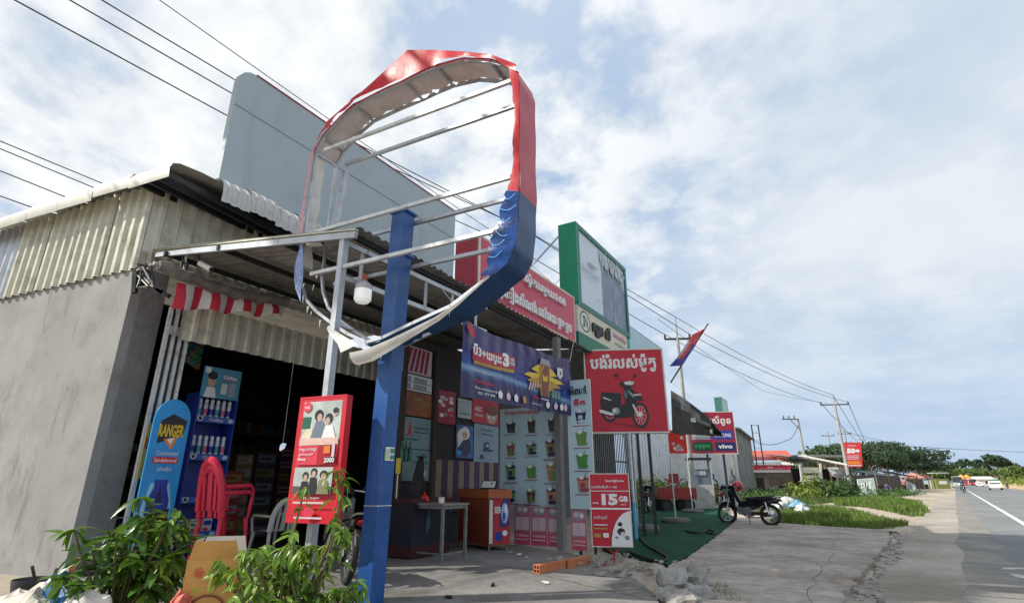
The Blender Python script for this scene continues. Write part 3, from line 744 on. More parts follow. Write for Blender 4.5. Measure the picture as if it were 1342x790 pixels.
for (x, y) in ((404, 402), (409, 409), (420, 420), (500, 462), (474, 473), (415, 362), (412, 374), (399, 372), (590, 403), (398, 388)):
    q = on(x, y) - mm * .02; b.face([q, q + um * rr.uniform(.02, .05), q - Z * rr.uniform(.05, .12) + um * rr.uniform(-.02, .03)], vinyl_white)
b.build('shreds', tot, kind='stuff')
zp = aty(528, 279, 6.0).z
p0_ = aty(497, 640, 6.0); p1_ = aty(528.5, 285, 6.0); dv_ = (p1_ - p0_) / (p1_.z - p0_.z); PT = lambda z: p0_ + dv_ * (z - p0_.z); ph_ = .098
def psec(z, h): c = PT(z); return [c - F * h - N * h, c + F * h - N * h, c + F * h + N * h, c - F * h + N * h]
b = MB(); b.hexa(psec(0, ph_) + psec(zp, ph_), pole_blue); b.build('pole', tot)
for zc in (zp - .02, aty(526, 336, 6.0).z, aty(485, 662, 6.0).z):
    b = MB(); b.box(PT(zc), F * (.125 if zc > 3 else .101), N * (.125 if zc > 3 else .101), .014 if zc > 3 else .004, pole_blue if zc > 3 else pale_steel); b.build('flange', tot)
# white sticker on the pole
q = at_plane(503, 603, N, PT(1.6).dot(N) + ph_ + .003)
pl = Plane(q, F, .15, .14); stk = MB(); pl.rect(stk, 0, 0, 1, 1, white, .001); pl.rect(stk, 0, 0, .12, 1, green_ink)
for k in range(6): pl.rect(stk, .18, .12 + k * .13, .5, .17 + k * .13, grey_ink)
pl.rect(stk, .58, .55, .95, .9, green_ink); pl.rect(stk, .58, .1, .95, .4, green_ink); stk.build('sticker', tot)
# ================================================================== FASCIA SIGNS OF THE ROW
def aim(x0, y0, x1, y1, zb, zt, n):
    a = atn(x0, y0, n); c = atn(x1, y1, n); s0 = a.dot(F); s1 = c.dot(F)
    return Plane(SN(s0, n, zb), F, s1 - s0, zt - zb)
pl = aim(628, 330, 752, 400, 4.33, 5.40, -5.0); fs_s = pl.o.dot(F)
fr = board('fascia_sign', 'long crimson fascia sign with raised white letters and 168 above the canopy', 'sign', pl, .35, crimson, dark_red, .045, .004, fmat=M('cream_trim', (.62, .52, .40), .5))
b = MB(); pl.text(b, 'ឱក៖ សុំតារម្យ168', .20, .60, .66, .27, white, .028, .05); b.build('lettering', fr)
b = MB(); pl.text(b, 'លក់ គ្រឿងសំណង់ លក់រាយ ថ្ម ទូប', .03, .06, .90, .34, white, .03, .05); b.build('lettering', fr)
b = MB(); b.box(SN(fs_s - .10, -5.20, 4.86), F * .04, N * .22, .53, dark_red); b.build('end_panel', fr)
zz_ = 4.86
b = MB(); b.box(SN(fs_s - .05, -4.97, zz_), F * .025, N * .02, .55, offwhite); b.build('trim', fr)
# cream sign with round emblem
pl = aim(758, 415, 822, 460, 4.66, 5.27, -4.98)
cs = board('shop_sign', 'cream fascia sign with a round emblem and black letters below the green billboard', 'sign', pl, .25, M('cream_panel', (.64, .60, .46), .5, var=.04, bump=0), offwhite, .03, .003)
b = MB(); pl.disc(b, .115, .5, .095, .44, dark_green, 24); pl.disc(b, .115, .5, .08, .37, offwhite, 24); pl.text(b, 'S', .07, .24, .035, .5, dark_green, .03); pl.text(b, 'N', .10, .26, .06, .5, dark_green, .02); b.build('emblem', cs)
b = MB(); pl.text(b, 'ស្រួច ស៊ី', .23, .10, .36, .74, ink, .045, .04); b.build('lettering', cs)
b = MB(); pl.rect(b, .68, .60, .98, .72, pink); pl.rect(b, .68, .76, .98, .86, pale_pink); pl.text(b, 'លក់ទូរស័ព្ទដៃ', .70, .22, .26, .22, grey_ink, .02); b.build('print', cs)
pl = aim(758, 430, 822, 470, 4.26, 4.62, -4.97)
gs = board('green_fascia', 'plain green fascia strip under the cream sign with the round emblem', 'sign', pl, .2, M('green_panel', (.015, .17, .10), .5, var=.06), teal_frame)
# green framed billboard
pl = aim(757, 320, 818, 380, 5.42, 7.42, -5.0)
gb = board('green_billboard', 'big green framed billboard with a pale poster of a dark row of figures', 'billboard', pl, .06, M('pale_poster', (.62, .70, .78), .5, var=.04, bump=0), slate_ink)
b = MB()
fr_ = teal_frame; w2 = .13
b.box(pl.p(.5, 0) - Z * w2 / 2 - N * .20, F * (pl.w / 2 + w2), N * .25, w2 / 2, fr_); b.box(pl.p(.5, 1) + Z * w2 / 2 - N * .20, F * (pl.w / 2 + w2), N * .25, w2 / 2, fr_)
b.box(pl.p(1, .5) + F * w2 / 2 - N * .20, F * w2 / 2, N * .248, pl.h / 2, fr_); b.box(pl.p(0, .5) + F * w2 / 2 * -1 - N * .20, F * w2 / 2, N * .248, pl.h / 2, fr_); b.build('frame', gb)
b = MB(); b.box(pl.p(0, .5) - F * (w2 + .03) - N * .20, F * .03, N * .25, pl.h / 2 + w2, green_frame); b.build('end_panel', gb)
b = MB()
pl.poly(b, [(.45, 0), (1, 0), (1, .60), (.93, .80), (.84, .72), (.78, .80), (.70, .88), (.62, .78), (.56, .86), (.48, .78), (.45, .60)], M('figure_dark', (.20, .25, .34), .5, var=.25, scale=3, bump=0))
wsh = M('silver_print', (.50, .56, .58), .5, var=.3, scale=9, bump=0)
rr = random.Random(2)
for k in range(60):
    a = .42 + .57 * rr.random(); h = .78 + .12 * rr.random(); ww = .006 + .01 * rr.random()
    pl.poly(b, [(a, h - .16 * rr.random()), (a + ww, h), (a + ww * .4 + rr.uniform(-.05, .05), h + .22 * rr.random() + .02), (a - ww, h + .02)], wsh)
for (x0, x1, y0, y1) in ((.68, .70, .0, .25), (.80, .815, .3, .5)):
    pl.poly(b, [(x0, y0), (x1, y0), (x1 - .01, y1), (x0 + .015, y1)], wsh)
for cx_ in (.53, .66, .77, .89): pl.disc(b, cx_, .80 - .04 * abs(cx_ - .7), .035, .055, wsh, 12)
b.build('poster_print', gb)
b = MB(); pl.rect(b, .16, .60, .32, .635, grey_ink); pl.text(b, 'Reno12 Series', .04, .46, .33, .09, grey_ink, .0); pl.text(b, 'Everyday AI Companion', .10, .40, .20, .03, grey_ink, .0)
pl.text(b, 'AI Portrait', .30, .16, .12, .035, grey_ink, 0); b.build('lettering', gb)
for k in range(4):
    t = .15 + .22 * k; b = MB(); q = pl.p(t, .9 if k % 2 else .35, -.5); b.bar(q, q - N * 2.2 - Z * (1.6 + .2 * k), .03, .03, steel); b.build('brace', gb)
b = MB(); b.bar(atn(741, 300, -5.5), atn(690, 356, -6.6), .035, .035, steel); b.build('brace', gb)
# pale blue panel further along
pl = aim(824, 430, 865, 460, 4.3, 5.85, -5.15)
tb = board('pale_blue_sign', 'blank pale blue fascia panel right of the green billboard', 'sign', pl, .12, M('pale_blue_panel', (.42, .60, .68), .5, var=.08, scale=1.5, bump=0), teal_frame, .02, .003)
# the shop behind these signs
b2 = thing('shop_building', 'low shop behind the moto sign with a dark barred front', 'building', SN(12.3, -9))
b = MB()
b.box(SN(18.2, -12.2, 2.1), F * 5.9, N * 3.2, 2.1, M('shop_render', (.16, .16, .16), .9, var=.2, dirt=(.08, .08, .08))); b.build('wall', b2)
b = MB(); corr(b, SN(11.5, -5.05, 4.22), N * -4.2 + Z * .35, F * 7.3, Z, .2, .035, old_zinc); b.build('roof_sheet', b2)
b = MB(); b.box(SN(18.2, -12.2, 4.3), F * 6.2, N * 3.5, .04, old_zinc); b.build('roof', b2)
b = MB(); b.box(SN(15.6, -5.3, 2.1), F * .035, N * .035, 2.1, steel); b.build('post', b2)
gt = thing('barred_gate', 'black barred gate behind the moto sign posts', 'gate', SN(15, -7.9, 0))
ga, gb_ = G(777, 667), G(826, 657); ga = atn(775, 640, -7.9); gb_ = atn(826, 640, -7.9); ga.z = gb_.z = 0
b = MB(); b.bar(ga + Z * 3.3, gb_ + Z * 3.3, .06, .06, black); b.bar(ga + Z * .15, gb_ + Z * .15, .06, .06, black); b.bar(ga + Z * 2.0, gb_ + Z * 2.0, .04, .06, black); b.build('rail', gt)
for k in range(22):
    b = MB(); q = ga.lerp(gb_, k / 21); b.bar(q + Z * .1, q + Z * 3.3, .035, .035, black); b.build('gate_bar', gt)
# ================================================================== KIOSK UNDER THE CANOPY
kw = thing('kiosk_wall', 'dark kiosk partition hung with posters above striped boards under the canopy', 'kiosk', SN(8.7, -6.9))
kn = -6.9
b = MB(); b.box(SN(8.75, kn - .06, 2.0), F * 1.2, N * .03, 1.9, M('dark_ply', (.045, .04, .045), .8)); b.build('back_panel', kw)
b = MB(); b.box(SN(7.50, kn + .04, 1.9), F * .04, N * .04, 1.85, dark_wood); b.box(SN(8.42, kn + .04, 1.9), F * .05, N * .05, 1.85, dark_wood); b.build('post', kw, kind='stuff')
def wallbox(x0, y0, x1, y1, n):     # picture corners on a wall plane
    a = atn(x0, (y0 + y1) / 2, n); c = atn(x1, (y0 + y1) / 2, n)
    zb_ = atn((x0 + x1) / 2, y1, n).z; zt_ = atn((x0 + x1) / 2, y0, n).z
    return Plane(SN(a.dot(F), n, zb_), F, (c - a).dot(F), zt_ - zb_)
k = 0
sb = wallbox(570, 604, 652, 652, kn + .02); ns = 12; sb.h += .25; sb.o.z -= .25
for k in range(ns):
    b = MB(); b.box(sb.p((k + .5) / ns, .5), F * (sb.w / ns / 2 - .004), N * (.012 + .004 * (k % 2)), sb.h / 2, M('plum_board', (.07, .03, .09), .7) if k % 2 else M('tan_board', (.24, .20, .14), .7, var=.15)); b.build('board_slat', kw)
def poster(x0, y0, x1, y1, label, cat='poster', n=None, face=white, edge=grey_ink, name='poster', pr=None, thick=.008):
    p = wallbox(x0, y0, x1, y1, kn + .02 if n is None else n); t = board(name, label, cat, p, thick, face, edge)
    if pr: b = MB(); pr(b, p); b.build('print', t)
    return t, p
def pr1(b, p):
    for r in range(2):
        for c in range(3): p.rect(b, .10 + .27 * c, .15 + .42 * r, .10 + .27 * c + (.30 if c == 1 else .18), .45 + .42 * r, grey_ink)
    for r in range(2): p.rect(b, .05, .1 + .42 * r, .95, .13 + .42 * r, ink)
poster(527, 492, 566, 513, 'white board of grey squares at the top of the kiosk posters', pr=pr1)
def pr2(b, p):
    p.disc(b, .18, .4, .12, .25, brown); p.rect(b, .06, .05, .2, .5, brown); p.text(b, 'CAFE', .38, .62, .3, .2, gold, .02); p.text(b, 'CON', .66, .5, .22, .18, gold, .02); p.text(b, 'កាហ្វេដោះគោ', .34, .2, .55, .22, gold, .01)
poster(525, 514, 566, 545, 'brown coffee poster with gold writing on the kiosk', face=M('brown_poster', (.30, .10, .03), .5, var=.3, scale=4), pr=pr2)
def pr3(b, p):
    p.poly(b, [(.24, .45), (.36, .45), (.32, .85), (.28, .85)], red_print); p.text(b, 'ANCHOR', .15, .38, .25, .07, red_print, .01); p.text(b, 'សូមស្វាគមន៍', .42, .62, .5, .10, dark_green, .01); p.text(b, 'Full Cream', .45, .5, .4, .08, dark_green, .01)
    p.rect(b, .0, .28, .6, .32, dark_green)
poster(524, 547, 564, 588, 'pale teal poster with a small red emblem on the kiosk', face=M('pale_teal', (.20, .30, .31), .5), pr=pr3)
def pr4(b, p): p.text(b, 'milk', .5, .72, .35, .16, dark_green, .02); p.text(b, 'Organic', .4, .5, .5, .16, dark_green, .02); p.rect(b, .5, .12, .9, .35, grey_ink); p.text(b, 'UHT', .58, .15, .25, .14, white, .02)
poster(524, 589, 564, 630, 'pale teal organic milk poster behind the black bag', face=M('pale_teal', (.20, .30, .31), .5), pr=pr4)
def pr5(b, p):
    rr = random.Random(6)
    for k in range(16): p.disc(b, rr.uniform(.12, .88), rr.uniform(.06, .94), .13, .06, [pale_pink, grey_ink, white, red_print][k % 4])
poster(574, 512, 597, 555, 'hanging strip of pale and red packets on the kiosk post', cat='packets', face=dark_red, pr=pr5, name='packet_strip')
def pr6(b, p): p.rect(b, .1, .2, .9, .26, teal_frame); p.rect(b, .1, .35, .9, .38, grey_ink); p.rect(b, .1, .8, .9, .85, grey_ink)
poster(600, 523, 618, 548, 'small pale notice left of the red poster on the kiosk', face=M('pale_notice', (.42, .50, .50), .5), pr=pr6)
def pr7(b, p):
    p.text(b, 'ABC', .08, .45, .28, .2, white, .02); p.text(b, 'stout', .08, .25, .3, .12, white, .01)
    p.disc(b, .72, .38, .22, .36, skin_print); p.disc(b, .72, .58, .25, .22, brown); p.disc(b, .62, .30, .05, .06, white); p.disc(b, .8, .30, .05, .06, white)
poster(619, 523, 653, 555, 'dark red poster with a round face behind the purple banner', face=red_print, pr=pr7)
def pr8(b, p):
    p.disc(b, .5, .35, .38, .3, navy); p.disc(b, .5, .75, .28, .2, white); p.disc(b, .48, .70, .16, .10, skin_print); p.rect(b, .05, .1, .3, .2, cyan); p.poly(b, [(.1, .3), (.4, .55), (.2, .9), (.02, .7)], white)
poster(598, 557, 620, 600, 'blue poster with a dark figure on the kiosk', face=M('mid_blue_poster', (.03, .13, .32), .5, var=.4, scale=5), pr=pr8)
def pr9(b, p):
    p.text(b, 'Simple', .25, .82, .5, .09, navy, .01); p.text(b, 'Strong', .3, .70, .45, .09, navy, .01); p.disc(b, .5, .45, .13, .10, navy); p.disc(b, .52, .45, .07, .05, white); p.text(b, 'C', .46, .40, .12, .10, navy, .05); p.rect(b, .36, .30, .75, .36, navy); p.disc(b, .3, .15, .07, .06, navy); p.rect(b, .42, .10, .8, .14, grey_ink)
poster(621, 557, 653, 606, 'pale blue poster with navy writing beside the menu board', face=M('pale_blue_poster', (.24, .34, .43), .5), pr=pr9)
def pr10(b, p):
    for k in range(5): p.poly(b, [(.1 + .16 * k, .05), (.2 + .16 * k, .05), (.35 + .14 * k, .95), (.25 + .14 * k, .95)], dark_red)
poster(526, 455, 566, 490, 'pale board with dark red slashes high behind the blue pole', face=pale_pink, pr=pr10)
# partition with drink menus, runs out to the street
PD = -N; ps = 9.72
def pxs(x, y, s): return at_plane(x, y, F, s)
def partp(x0, x1, zb_, zt_, s=None):
    s = ps if s is None else s; a = pxs(x0, 600, s); c = pxs(x1, 600, s); return Plane(SN(s, a.dot(N), zb_), N, (c - a).dot(N), zt_ - zb_)
def zat(x, y, s=None): return pxs(x, y, ps if s is None else s).z
cupc = [navy, M('cola_print', (.06, .02, .03), .5), M('cup_black', (.02, .02, .03), .5), M('berry_print', (.30, .05, .08), .5), M('matcha_print', (.14, .30, .08), .5), M('tea_print', (.25, .22, .08), .5), green_ink, M('lime_print', (.13, .26, .06), .5), M('peach_print', (.5, .2, .12), .5), M('maroon_print', (.12, .01, .02), .5)]
cup_d = M('drink_shadow_print', (.05, .06, .05), .5)
def cup(b, p, cx_, cy_, w, h, c1, c2):
    p.poly(b, [(cx_ - w * .34, cy_ - h / 2), (cx_ + w * .34, cy_ - h / 2), (cx_ + w / 2, cy_ + h / 2), (cx_ - w / 2, cy_ + h / 2)], c1)
    p.disc(b, cx_, cy_ + h * .42, w * .5, h * .13, c2, 12); p.disc(b, cx_ + w * .1, cy_ - h * .35, w * .42, h * .14, c2, 10)
    p.rect(b, cx_ - w * .22, cy_ - h * .18, cx_ + w * .16, cy_ + h * .12, c2); p.disc(b, cx_ - w * .12, cy_ + h * .50, w * .22, h * .12, white, 8); p.line(b, [(cx_ + w * .1, cy_ + h * .4), (cx_ + w * .28, cy_ + h * .85)], .012, c2)
    p.rect(b, cx_ - w * .7, cy_ - h * .72, cx_ + w * .7, cy_ - h * .66, dark_red)
zb1, zt1 = zat(700, 663), zat(700, 534)
p = partp(656, 736, zb1, zt1)
mb_ = board('menu_board', 'wide sky blue drinks menu board of cup pictures in three columns', 'menu', p, .04, skyblue, offwhite, .015, .002)
rr = random.Random(9)
for r in range(4):
    for c in range(3):
        b = MB(); cup(b, p, .18 + .34 * c + rr.uniform(-.015, .015), .80 - .235 * r, .19 * rr.uniform(.72, 1.12), .15 * rr.uniform(.65, 1.1), cupc[[2, 1, 0, 3, 4, 5, 7, 6, 8, 6, 9, 8][r * 3 + c]], cupc[rr.choice([0, 3, 4, 7])] if r else cup_d); b.build('cup_picture', mb_)
b = MB(); p.text(b, 'ទឹកផ្លែឈើក្រឡុក', .1, .93, .6, .05, red_print, .03); b.build('lettering', mb_)
s2 = ps - .30
zb2, zt2 = zat(760, 666, s2), zat(760, 498, s2)
p = partp(746, 777, zb2, zt2, s2)
ms = board('menu_board', 'tall narrow sky blue drinks menu with one column of cups, left of the moto sign', 'menu', p, .03, skyblue, offwhite, .008, .002)
for k in range(4):
    b = MB(); cup(b, p, .56, .70 - .175 * k, .50, .105, [navy, cupc[7], cupc[6], cupc[8]][k], [M('ice_print', (.45, .55, .65), .5), cupc[4], cupc[6], cupc[3]][k]); b.build('cup_picture', ms)
b = MB(); p.text(b, 'អំពៅ', .14, .88, .72, .075, ink, .05); p.text(b, 'ទឹក', .30, .795, .5, .05, red_print, .05); b.build('lettering', ms)
b = MB(); b.box(p.p(.9, 0, -.05) - Z * (zb2 / 2), N * .02, F * .02, zb2 / 2, dark_metal); b.box(p.p(.3, 0, -.05) - Z * (zb2 / 2), N * .02, F * .02, zb2 / 2, dark_metal); b.build('leg', ms, kind='stuff')
for (x0, x1, y0, y1, lb) in ((674, 694, 660, 716, 'pink price poster nearest the orange cooler'), (695, 715, 661, 720, 'pink price poster in the middle under the menu board'), (716, 735, 663, 724, 'pink price poster next to the grey canopy post'), (746, 765, 668, 727, 'pink price poster right of the grey canopy post')):
    s_ = ps if x0 < 740 else s2; p = partp(x0, x1, max(.07, zat((x0 + x1) / 2, y1, s_)), zat((x0 + x1) / 2, y0, s_), s_)
    t = board('price_poster', lb, 'poster', p, .006, pink, pale_pink, group='pink price posters under the drinks menus')
    b = MB(); p.disc(b, .5, .86, .42, .12, grey_ink); p.disc(b, .35, .88, .16, .06, pale_pink); p.disc(b, .7, .86, .14, .06, white); p.rect(b, .08, .36, .92, .68, pale_pink); p.rect(b, 0, .03, 1, .3, M('rose_print', (.62, .08, .16), .5)); p.text(b, '5000៛', .1, .2, .8, .06, white, .01)
    for k in range(4): p.rect(b, .45, .40 + k * .07, .5, .43 + k * .07, pink)
    p.rect(b, .1, .12, .9, .15, pale_pink); b.build('print', t)
# purple beer banner
bn = thing('vinyl_banner', 'purple and blue beer banner with a golden glass hung across the canopy posts', 'banner', atn(676, 480, -4.45))
tlq = aty(606, 415, 7.7); trq = atn(747, 470, -4.35); blq = aty(608, 519, 7.7); brq = atn(750, 545, -4.35)
def bmap(a, c, off=0.0):
    top = tlq.lerp(trq, a); bot = blq.lerp(brq, a); bot.x, bot.y = top.x, top.y
    sag = -.10 * sin(pi * a) * c - .03 * sin(pi * 3 * a) * c
    if c > .5: pass
    q = bot.lerp(top, c); nd = (trq - tlq).cross(Z).normalized()
    wr = .012 * sin(7 * a + 3 * c) + .02 * noise.noise(Vector((a * 2, c * 2, 0)))
    q = q + Z * sag + nd * (wr + off)
    return q
nx, ny = 40, 16
vs = [bmap(i / nx, j / ny) for i in range(nx + 1) for j in range(ny + 1)]
def bmat(t, bs):
    nn = t.nodes; uv = nn.new('ShaderNodeUVMap'); uv.uv_map = 'sheet'; sp_ = nn.new('ShaderNodeSeparateXYZ'); t.links.new(uv.outputs[0], sp_.inputs[0])
    nz = nn.new('ShaderNodeTexNoise'); nz.inputs['Scale'].default_value = 4; nz.inputs['Detail'].default_value = 6; t.links.new(uv.outputs[0], nz.inputs['Vector'])
    def m_(op, a, b_):
        k = nn.new('ShaderNodeMath'); k.operation = op
        for i_, v_ in enumerate((a, b_)):
            if isinstance(v_, (int, float)): k.inputs[i_].default_value = v_
            else: t.links.new(v_, k.inputs[i_])
        return k.outputs[0]
    yy = m_('ADD', sp_.outputs[1], m_('MULTIPLY', m_('SUBTRACT', sp_.outputs[0], .5), .14))   # planet's edge, tilted
    yy = m_('ADD', yy, m_('MULTIPLY', m_('POWER', m_('SUBTRACT', sp_.outputs[0], .45), 2.0), .25))
    yy = m_('ADD', yy, m_('MULTIPLY', m_('SUBTRACT', nz.outputs['Fac'], .5), .08))
    r = nn.new('ShaderNodeValToRGB'); t.links.new(yy, r.inputs[0]); e = r.color_ramp.elements
    st = [(0, (.022, .014, .075)), (.26, (.025, .02, .11)), (.30, (.02, .07, .22)), (.37, (.20, .33, .48)), (.42, (.02, .055, .28)), (.58, (.025, .02, .16)), (1, (.045, .03, .11))]
    while len(e) < len(st): e.new(.5)
    for k, (p_, c_) in enumerate(st): e[k].position = p_; e[k].color = c_ + (1,)
    t.links.new(r.outputs[0], bs.inputs['Base Color']); bs.inputs['Roughness'].default_value = .34
    w_ = nn.new('ShaderNodeTexWave'); w_.inputs['Scale'].default_value = 3.2; w_.inputs['Distortion'].default_value = 5; w_.inputs['Detail'].default_value = 2; w_.inputs['Detail Scale'].default_value = .6; t.links.new(uv.outputs[0], w_.inputs['Vector'])
    bp = nn.new('ShaderNodeBump'); bp.inputs['Strength'].default_value = .55; bp.inputs['Distance'].default_value = .05; t.links.new(w_.outputs['Fac'], bp.inputs['Height']); t.links.new(bp.outputs[0], bs.inputs['Normal'])
banner_m = nodes_mat('banner_print', bmat)
b = MB(); b.add(vs, [(i * (ny + 1) + j, (i + 1) * (ny + 1) + j, (i + 1) * (ny + 1) + j + 1, i * (ny + 1) + j + 1) for i in range(nx) for j in range(ny)], banner_m)
o = b.build('banner_sheet', bn, True); uvl = o.data.uv_layers.new(name='sheet')
for lp_ in o.data.loops: v = lp_.vertex_index; uvl.data[lp_.index].uv = (v // (ny + 1) / nx, (v % (ny + 1)) / ny)
class Warp:     # prints onto the banner's own surface
    def __init__(s): s.k = 0; s.w = (trq - tlq).length; s.h = 1.0
    def poly(s, b, pts, mat):
        s.k += 1; off = -(.012 + .0006 * s.k)
        # refine edges so that the print follows the sheet
        out = []
        for (p0, p1) in zip(pts, pts[1:] + pts[:1]):
            n = max(1, int(max(abs(p1[0] - p0[0]) / .03, abs(p1[1] - p0[1]) / .08)))
            out += [(p0[0] + (p1[0] - p0[0]) * i / n, p0[1] + (p1[1] - p0[1]) * i / n) for i in range(n)]
        q = [bmap(a, c, SGN * -off) for a, c in out]; b.face(q, mat)
    def text(s, b, body, a, c, w, h, mat, bold=.02):
        V, Fc, isl = text_verts(body, bold); x0 = min(v.x for v in V); x1 = max(v.x for v in V); y0 = min(v.y for v in V); y1 = max(v.y for v in V); s.k += 1
        b.add([bmap(a + (v.x - x0) / (x1 - x0) * w, c + (v.y - y0) / (y1 - y0) * h, SGN * (.012 + .0006 * s.k + isl[i] * .0003)) for i, v in enumerate(V)], Fc, mat)
nd_ = (trq - tlq).cross(Z).normalized(); SGN = 1 if nd_.dot(CAM - tlq) > 0 else -1
wp = Warp(); b = MB()
wp.poly(b, [(.07, .50), (.42, .55), (.42, .75), (.30, .74), (.07, .66)], M('banner_red', (.42, .02, .05), .5)); wp.poly(b, [(.08, .45), (.41, .49), (.41, .545), (.08, .50)], gold)
wp.text(b, 'ប៊ី3+ឃប្រះ', .07, .54, .23, .20, white, .05); wp.text(b, '3', .31, .56, .06, .21, white, .06); wp.text(b, 'លាន', .38, .60, .035, .12, white, .02)
wp.text(b, 'ក្នុងកំប៉ុងស្រាបៀរទឹកកក', .09, .455, .31, .035, violet, .0)
wp.text(b, '3,000,000 គ្រាប់', .06, .36, .18, .025, white, 0); wp.text(b, 'Cambodia Beer', .09, .21, .14, .05, red_print, .02); wp.text(b, 'ផឹកដោយការទទួលខុសត្រូវ', .09, .12, .17, .045, white, .01); wp.text(b, '021 777 999', .11, .06, .13, .04, white, .01)
for k, cx_ in enumerate((.27, .34, .41, .49, .72, .80, .86, .90)):
    m_ = gold if k == 3 else (white if k % 2 == 0 else pale_pink); wp.poly(b, [(cx_, .07), (cx_ + .025, .06), (cx_ + .035, .13), (cx_ + .018, .19), (cx_ - .004, .14)], m_)
wp.text(b, 'PROMO', .59, .17, .06, .05, red_print, .02); wp.text(b, 'www.beer.com', .57, .08, .10, .03, white, 0)
for sg in (-1, 1):                       # golden wings
    c0 = .695
    for k, (dx, y0, y1) in enumerate(((.20, .52, .62), (.17, .44, .56), (.13, .64, .80), (.10, .38, .48))):
        wp.poly(b, [(c0 + sg * .03, y0 - .04), (c0 + sg * dx, y0), (c0 + sg * (dx * .8), y0 + .05), (c0 + sg * .03, y1)], gold if k % 2 else yellow)
for k in range(9): wp.poly(b, [(.54 + .012 * k, .30 + .012 * k), (.553 + .012 * k, .29 + .012 * k), (.57 + .012 * k, .42), (.555 + .012 * k, .42)], [pale_pink, brown][k % 2])
for k in range(7): wp.poly(b, [(.76 + .014 * k, .25), (.774 + .014 * k, .25), (.772 + .014 * k, .38), (.762 + .014 * k, .38)], [teal_frame, grey_ink][k % 2])
wp.poly(b, [(.655, .22), (.735, .22), (.745, .80), (.645, .80)], gold); wp.poly(b, [(.663, .25), (.727, .25), (.735, .78), (.655, .78)], brown)
wp.poly(b, [(.64, .78), (.75, .78), (.735, .88), (.655, .88)], grey_ink); wp.poly(b, [(.655, .20), (.735, .20), (.735, .25), (.655, .25)], navy); wp.poly(b, [(.675, .50), (.715, .50), (.72, .62), (.695, .56), (.67, .62)], yellow)
wp.poly(b, [(.66, .185), (.73, .185), (.735, .20), (.655, .20)], white)
wp.poly(b, [(.82, .66), (.85, .60), (.88, .66), (.88, .80), (.82, .80)], offwhite); wp.poly(b, [(.835, .68), (.865, .68), (.862, .75), (.838, .75)], navy)
wp.poly(b, [(.015, .88), (.06, .76), (.075, .86), (.035, .96)], red_print)
b.build('banner_print', bn, kind='stuff')
b = MB(); b.tube([bmap(.02, .98, .02), bmap(.01, .99) + Vector((-.3, -.3, .35))], .006, offwhite, 5); b.tube([bmap(1, .95), bmap(1, .95) + Z * .4 + N * .1], .006, offwhite, 5); b.build('tie_cord', bn, kind='stuff')
# ------------------------------------------------------------------ table, cooler, chest
tA = G(578, 736, .06); ud = az(-52); vd = az(33)
tb_ = thing('steel_table', 'grey steel framed table in front of the kiosk', 'table', tA + ud * .6)
HT = .80; LT, WT = 1.25, .58
tf = M('table_frame', (.22, .23, .22), .5, .4, var=.25, scale=12)
for (a, c) in ((0, 0), (LT, 0), (LT, WT), (0, WT)):
    b = MB(); b.box(tA + ud * a + vd * c + Z * (HT / 2), ud * .022, vd * .022, HT / 2, tf); b.build('leg', tb_)
b = MB(); b.box(tA + ud * LT / 2 + vd * WT / 2 + Z * (HT + .012), ud * (LT / 2 + .05), vd * (WT / 2 + .04), .014, M('table_top', (.24, .21, .18), .5, var=.3, scale=7)); b.build('tabletop', tb_)
b = MB()
for (p, q) in (((0, 0), (LT, 0)), ((LT, 0), (LT, WT)), ((LT, WT), (0, WT)), ((0, WT), (0, 0))): b.bar(tA + ud * p[0] + vd * p[1] + Z * (HT - .03), tA + ud * q[0] + vd * q[1] + Z * (HT - .03), .03, .05, tf)
b.build('apron', tb_)
for (p, q) in (((0, 0), (LT, 0)), ((0, 0), (0, WT))):
    b = MB(); b.bar(tA + ud * p[0] + vd * p[1] + Z * .10, tA + ud * q[0] + vd * q[1] + Z * .10, .025, .025, tf); b.build('stretcher', tb_)
q = tA + ud * .62 + vd * .2 + Z * (HT + .028)
rb = thing('red_bowl', 'small bright red lidded pot on the steel table', 'pot', q); b = MB(); b.lathe([(.05, 0), (.075, .03), (.07, .08)], q, M('bright_red', (.75, .03, .02), .35, bump=0), 14); b.build('bowl', rb, True); b = MB(); b.lathe([(.07, .08), (.03, .11), (.012, .13), (.02, .16)], q, M('bright_red', (.75, .03, .02)), 12); b.build('lid', rb, True)
q = tA + ud * .18 + vd * .15 + Z * (HT + .028)
wc = thing('white_jar', 'small white jar near the right end of the steel table', 'jar', q); b = MB(); b.lathe([(.045, 0), (.048, .07)], q, white, 14); b.build('jar_body', wc, True); b = MB(); b.lathe([(.05, .07), (.05, .09), (.02, .095)], q, pale_pink, 14); b.build('lid', wc)
# dark chest behind the table with a red base and blue door
q = SN(7.55, -6.35, .06)
cf = thing('drink_chest', 'dark blue and red drinks chest in the shade behind the steel table', 'chest', q)
b = MB(); b.box(q + Z * .50, F * .5, N * .26, .32, M('chest_dark', (.008, .009, .022), .5)); b.build('body', cf)
b = MB(); b.box(q + Z * .10, F * .5, N * .265, .08, M('old_red', (.05, .006, .008), .5)); b.build('base', cf)
b = MB(); b.box(q + Z * .86, F * .52, N * .28, .035, M('old_red', (.05, .006, .008), .5)); b.build('lid', cf)
b = MB(); b.poly = None
pt = Plane(q + F * -.3 + N * .262 + Z * .3, F, .5, .5); pt.poly(b, [(.3, .1), (.5, .3), (.45, .9), (.3, .7)], M('dim_teal', (.03, .12, .14), .5)); b.build('decal', cf)
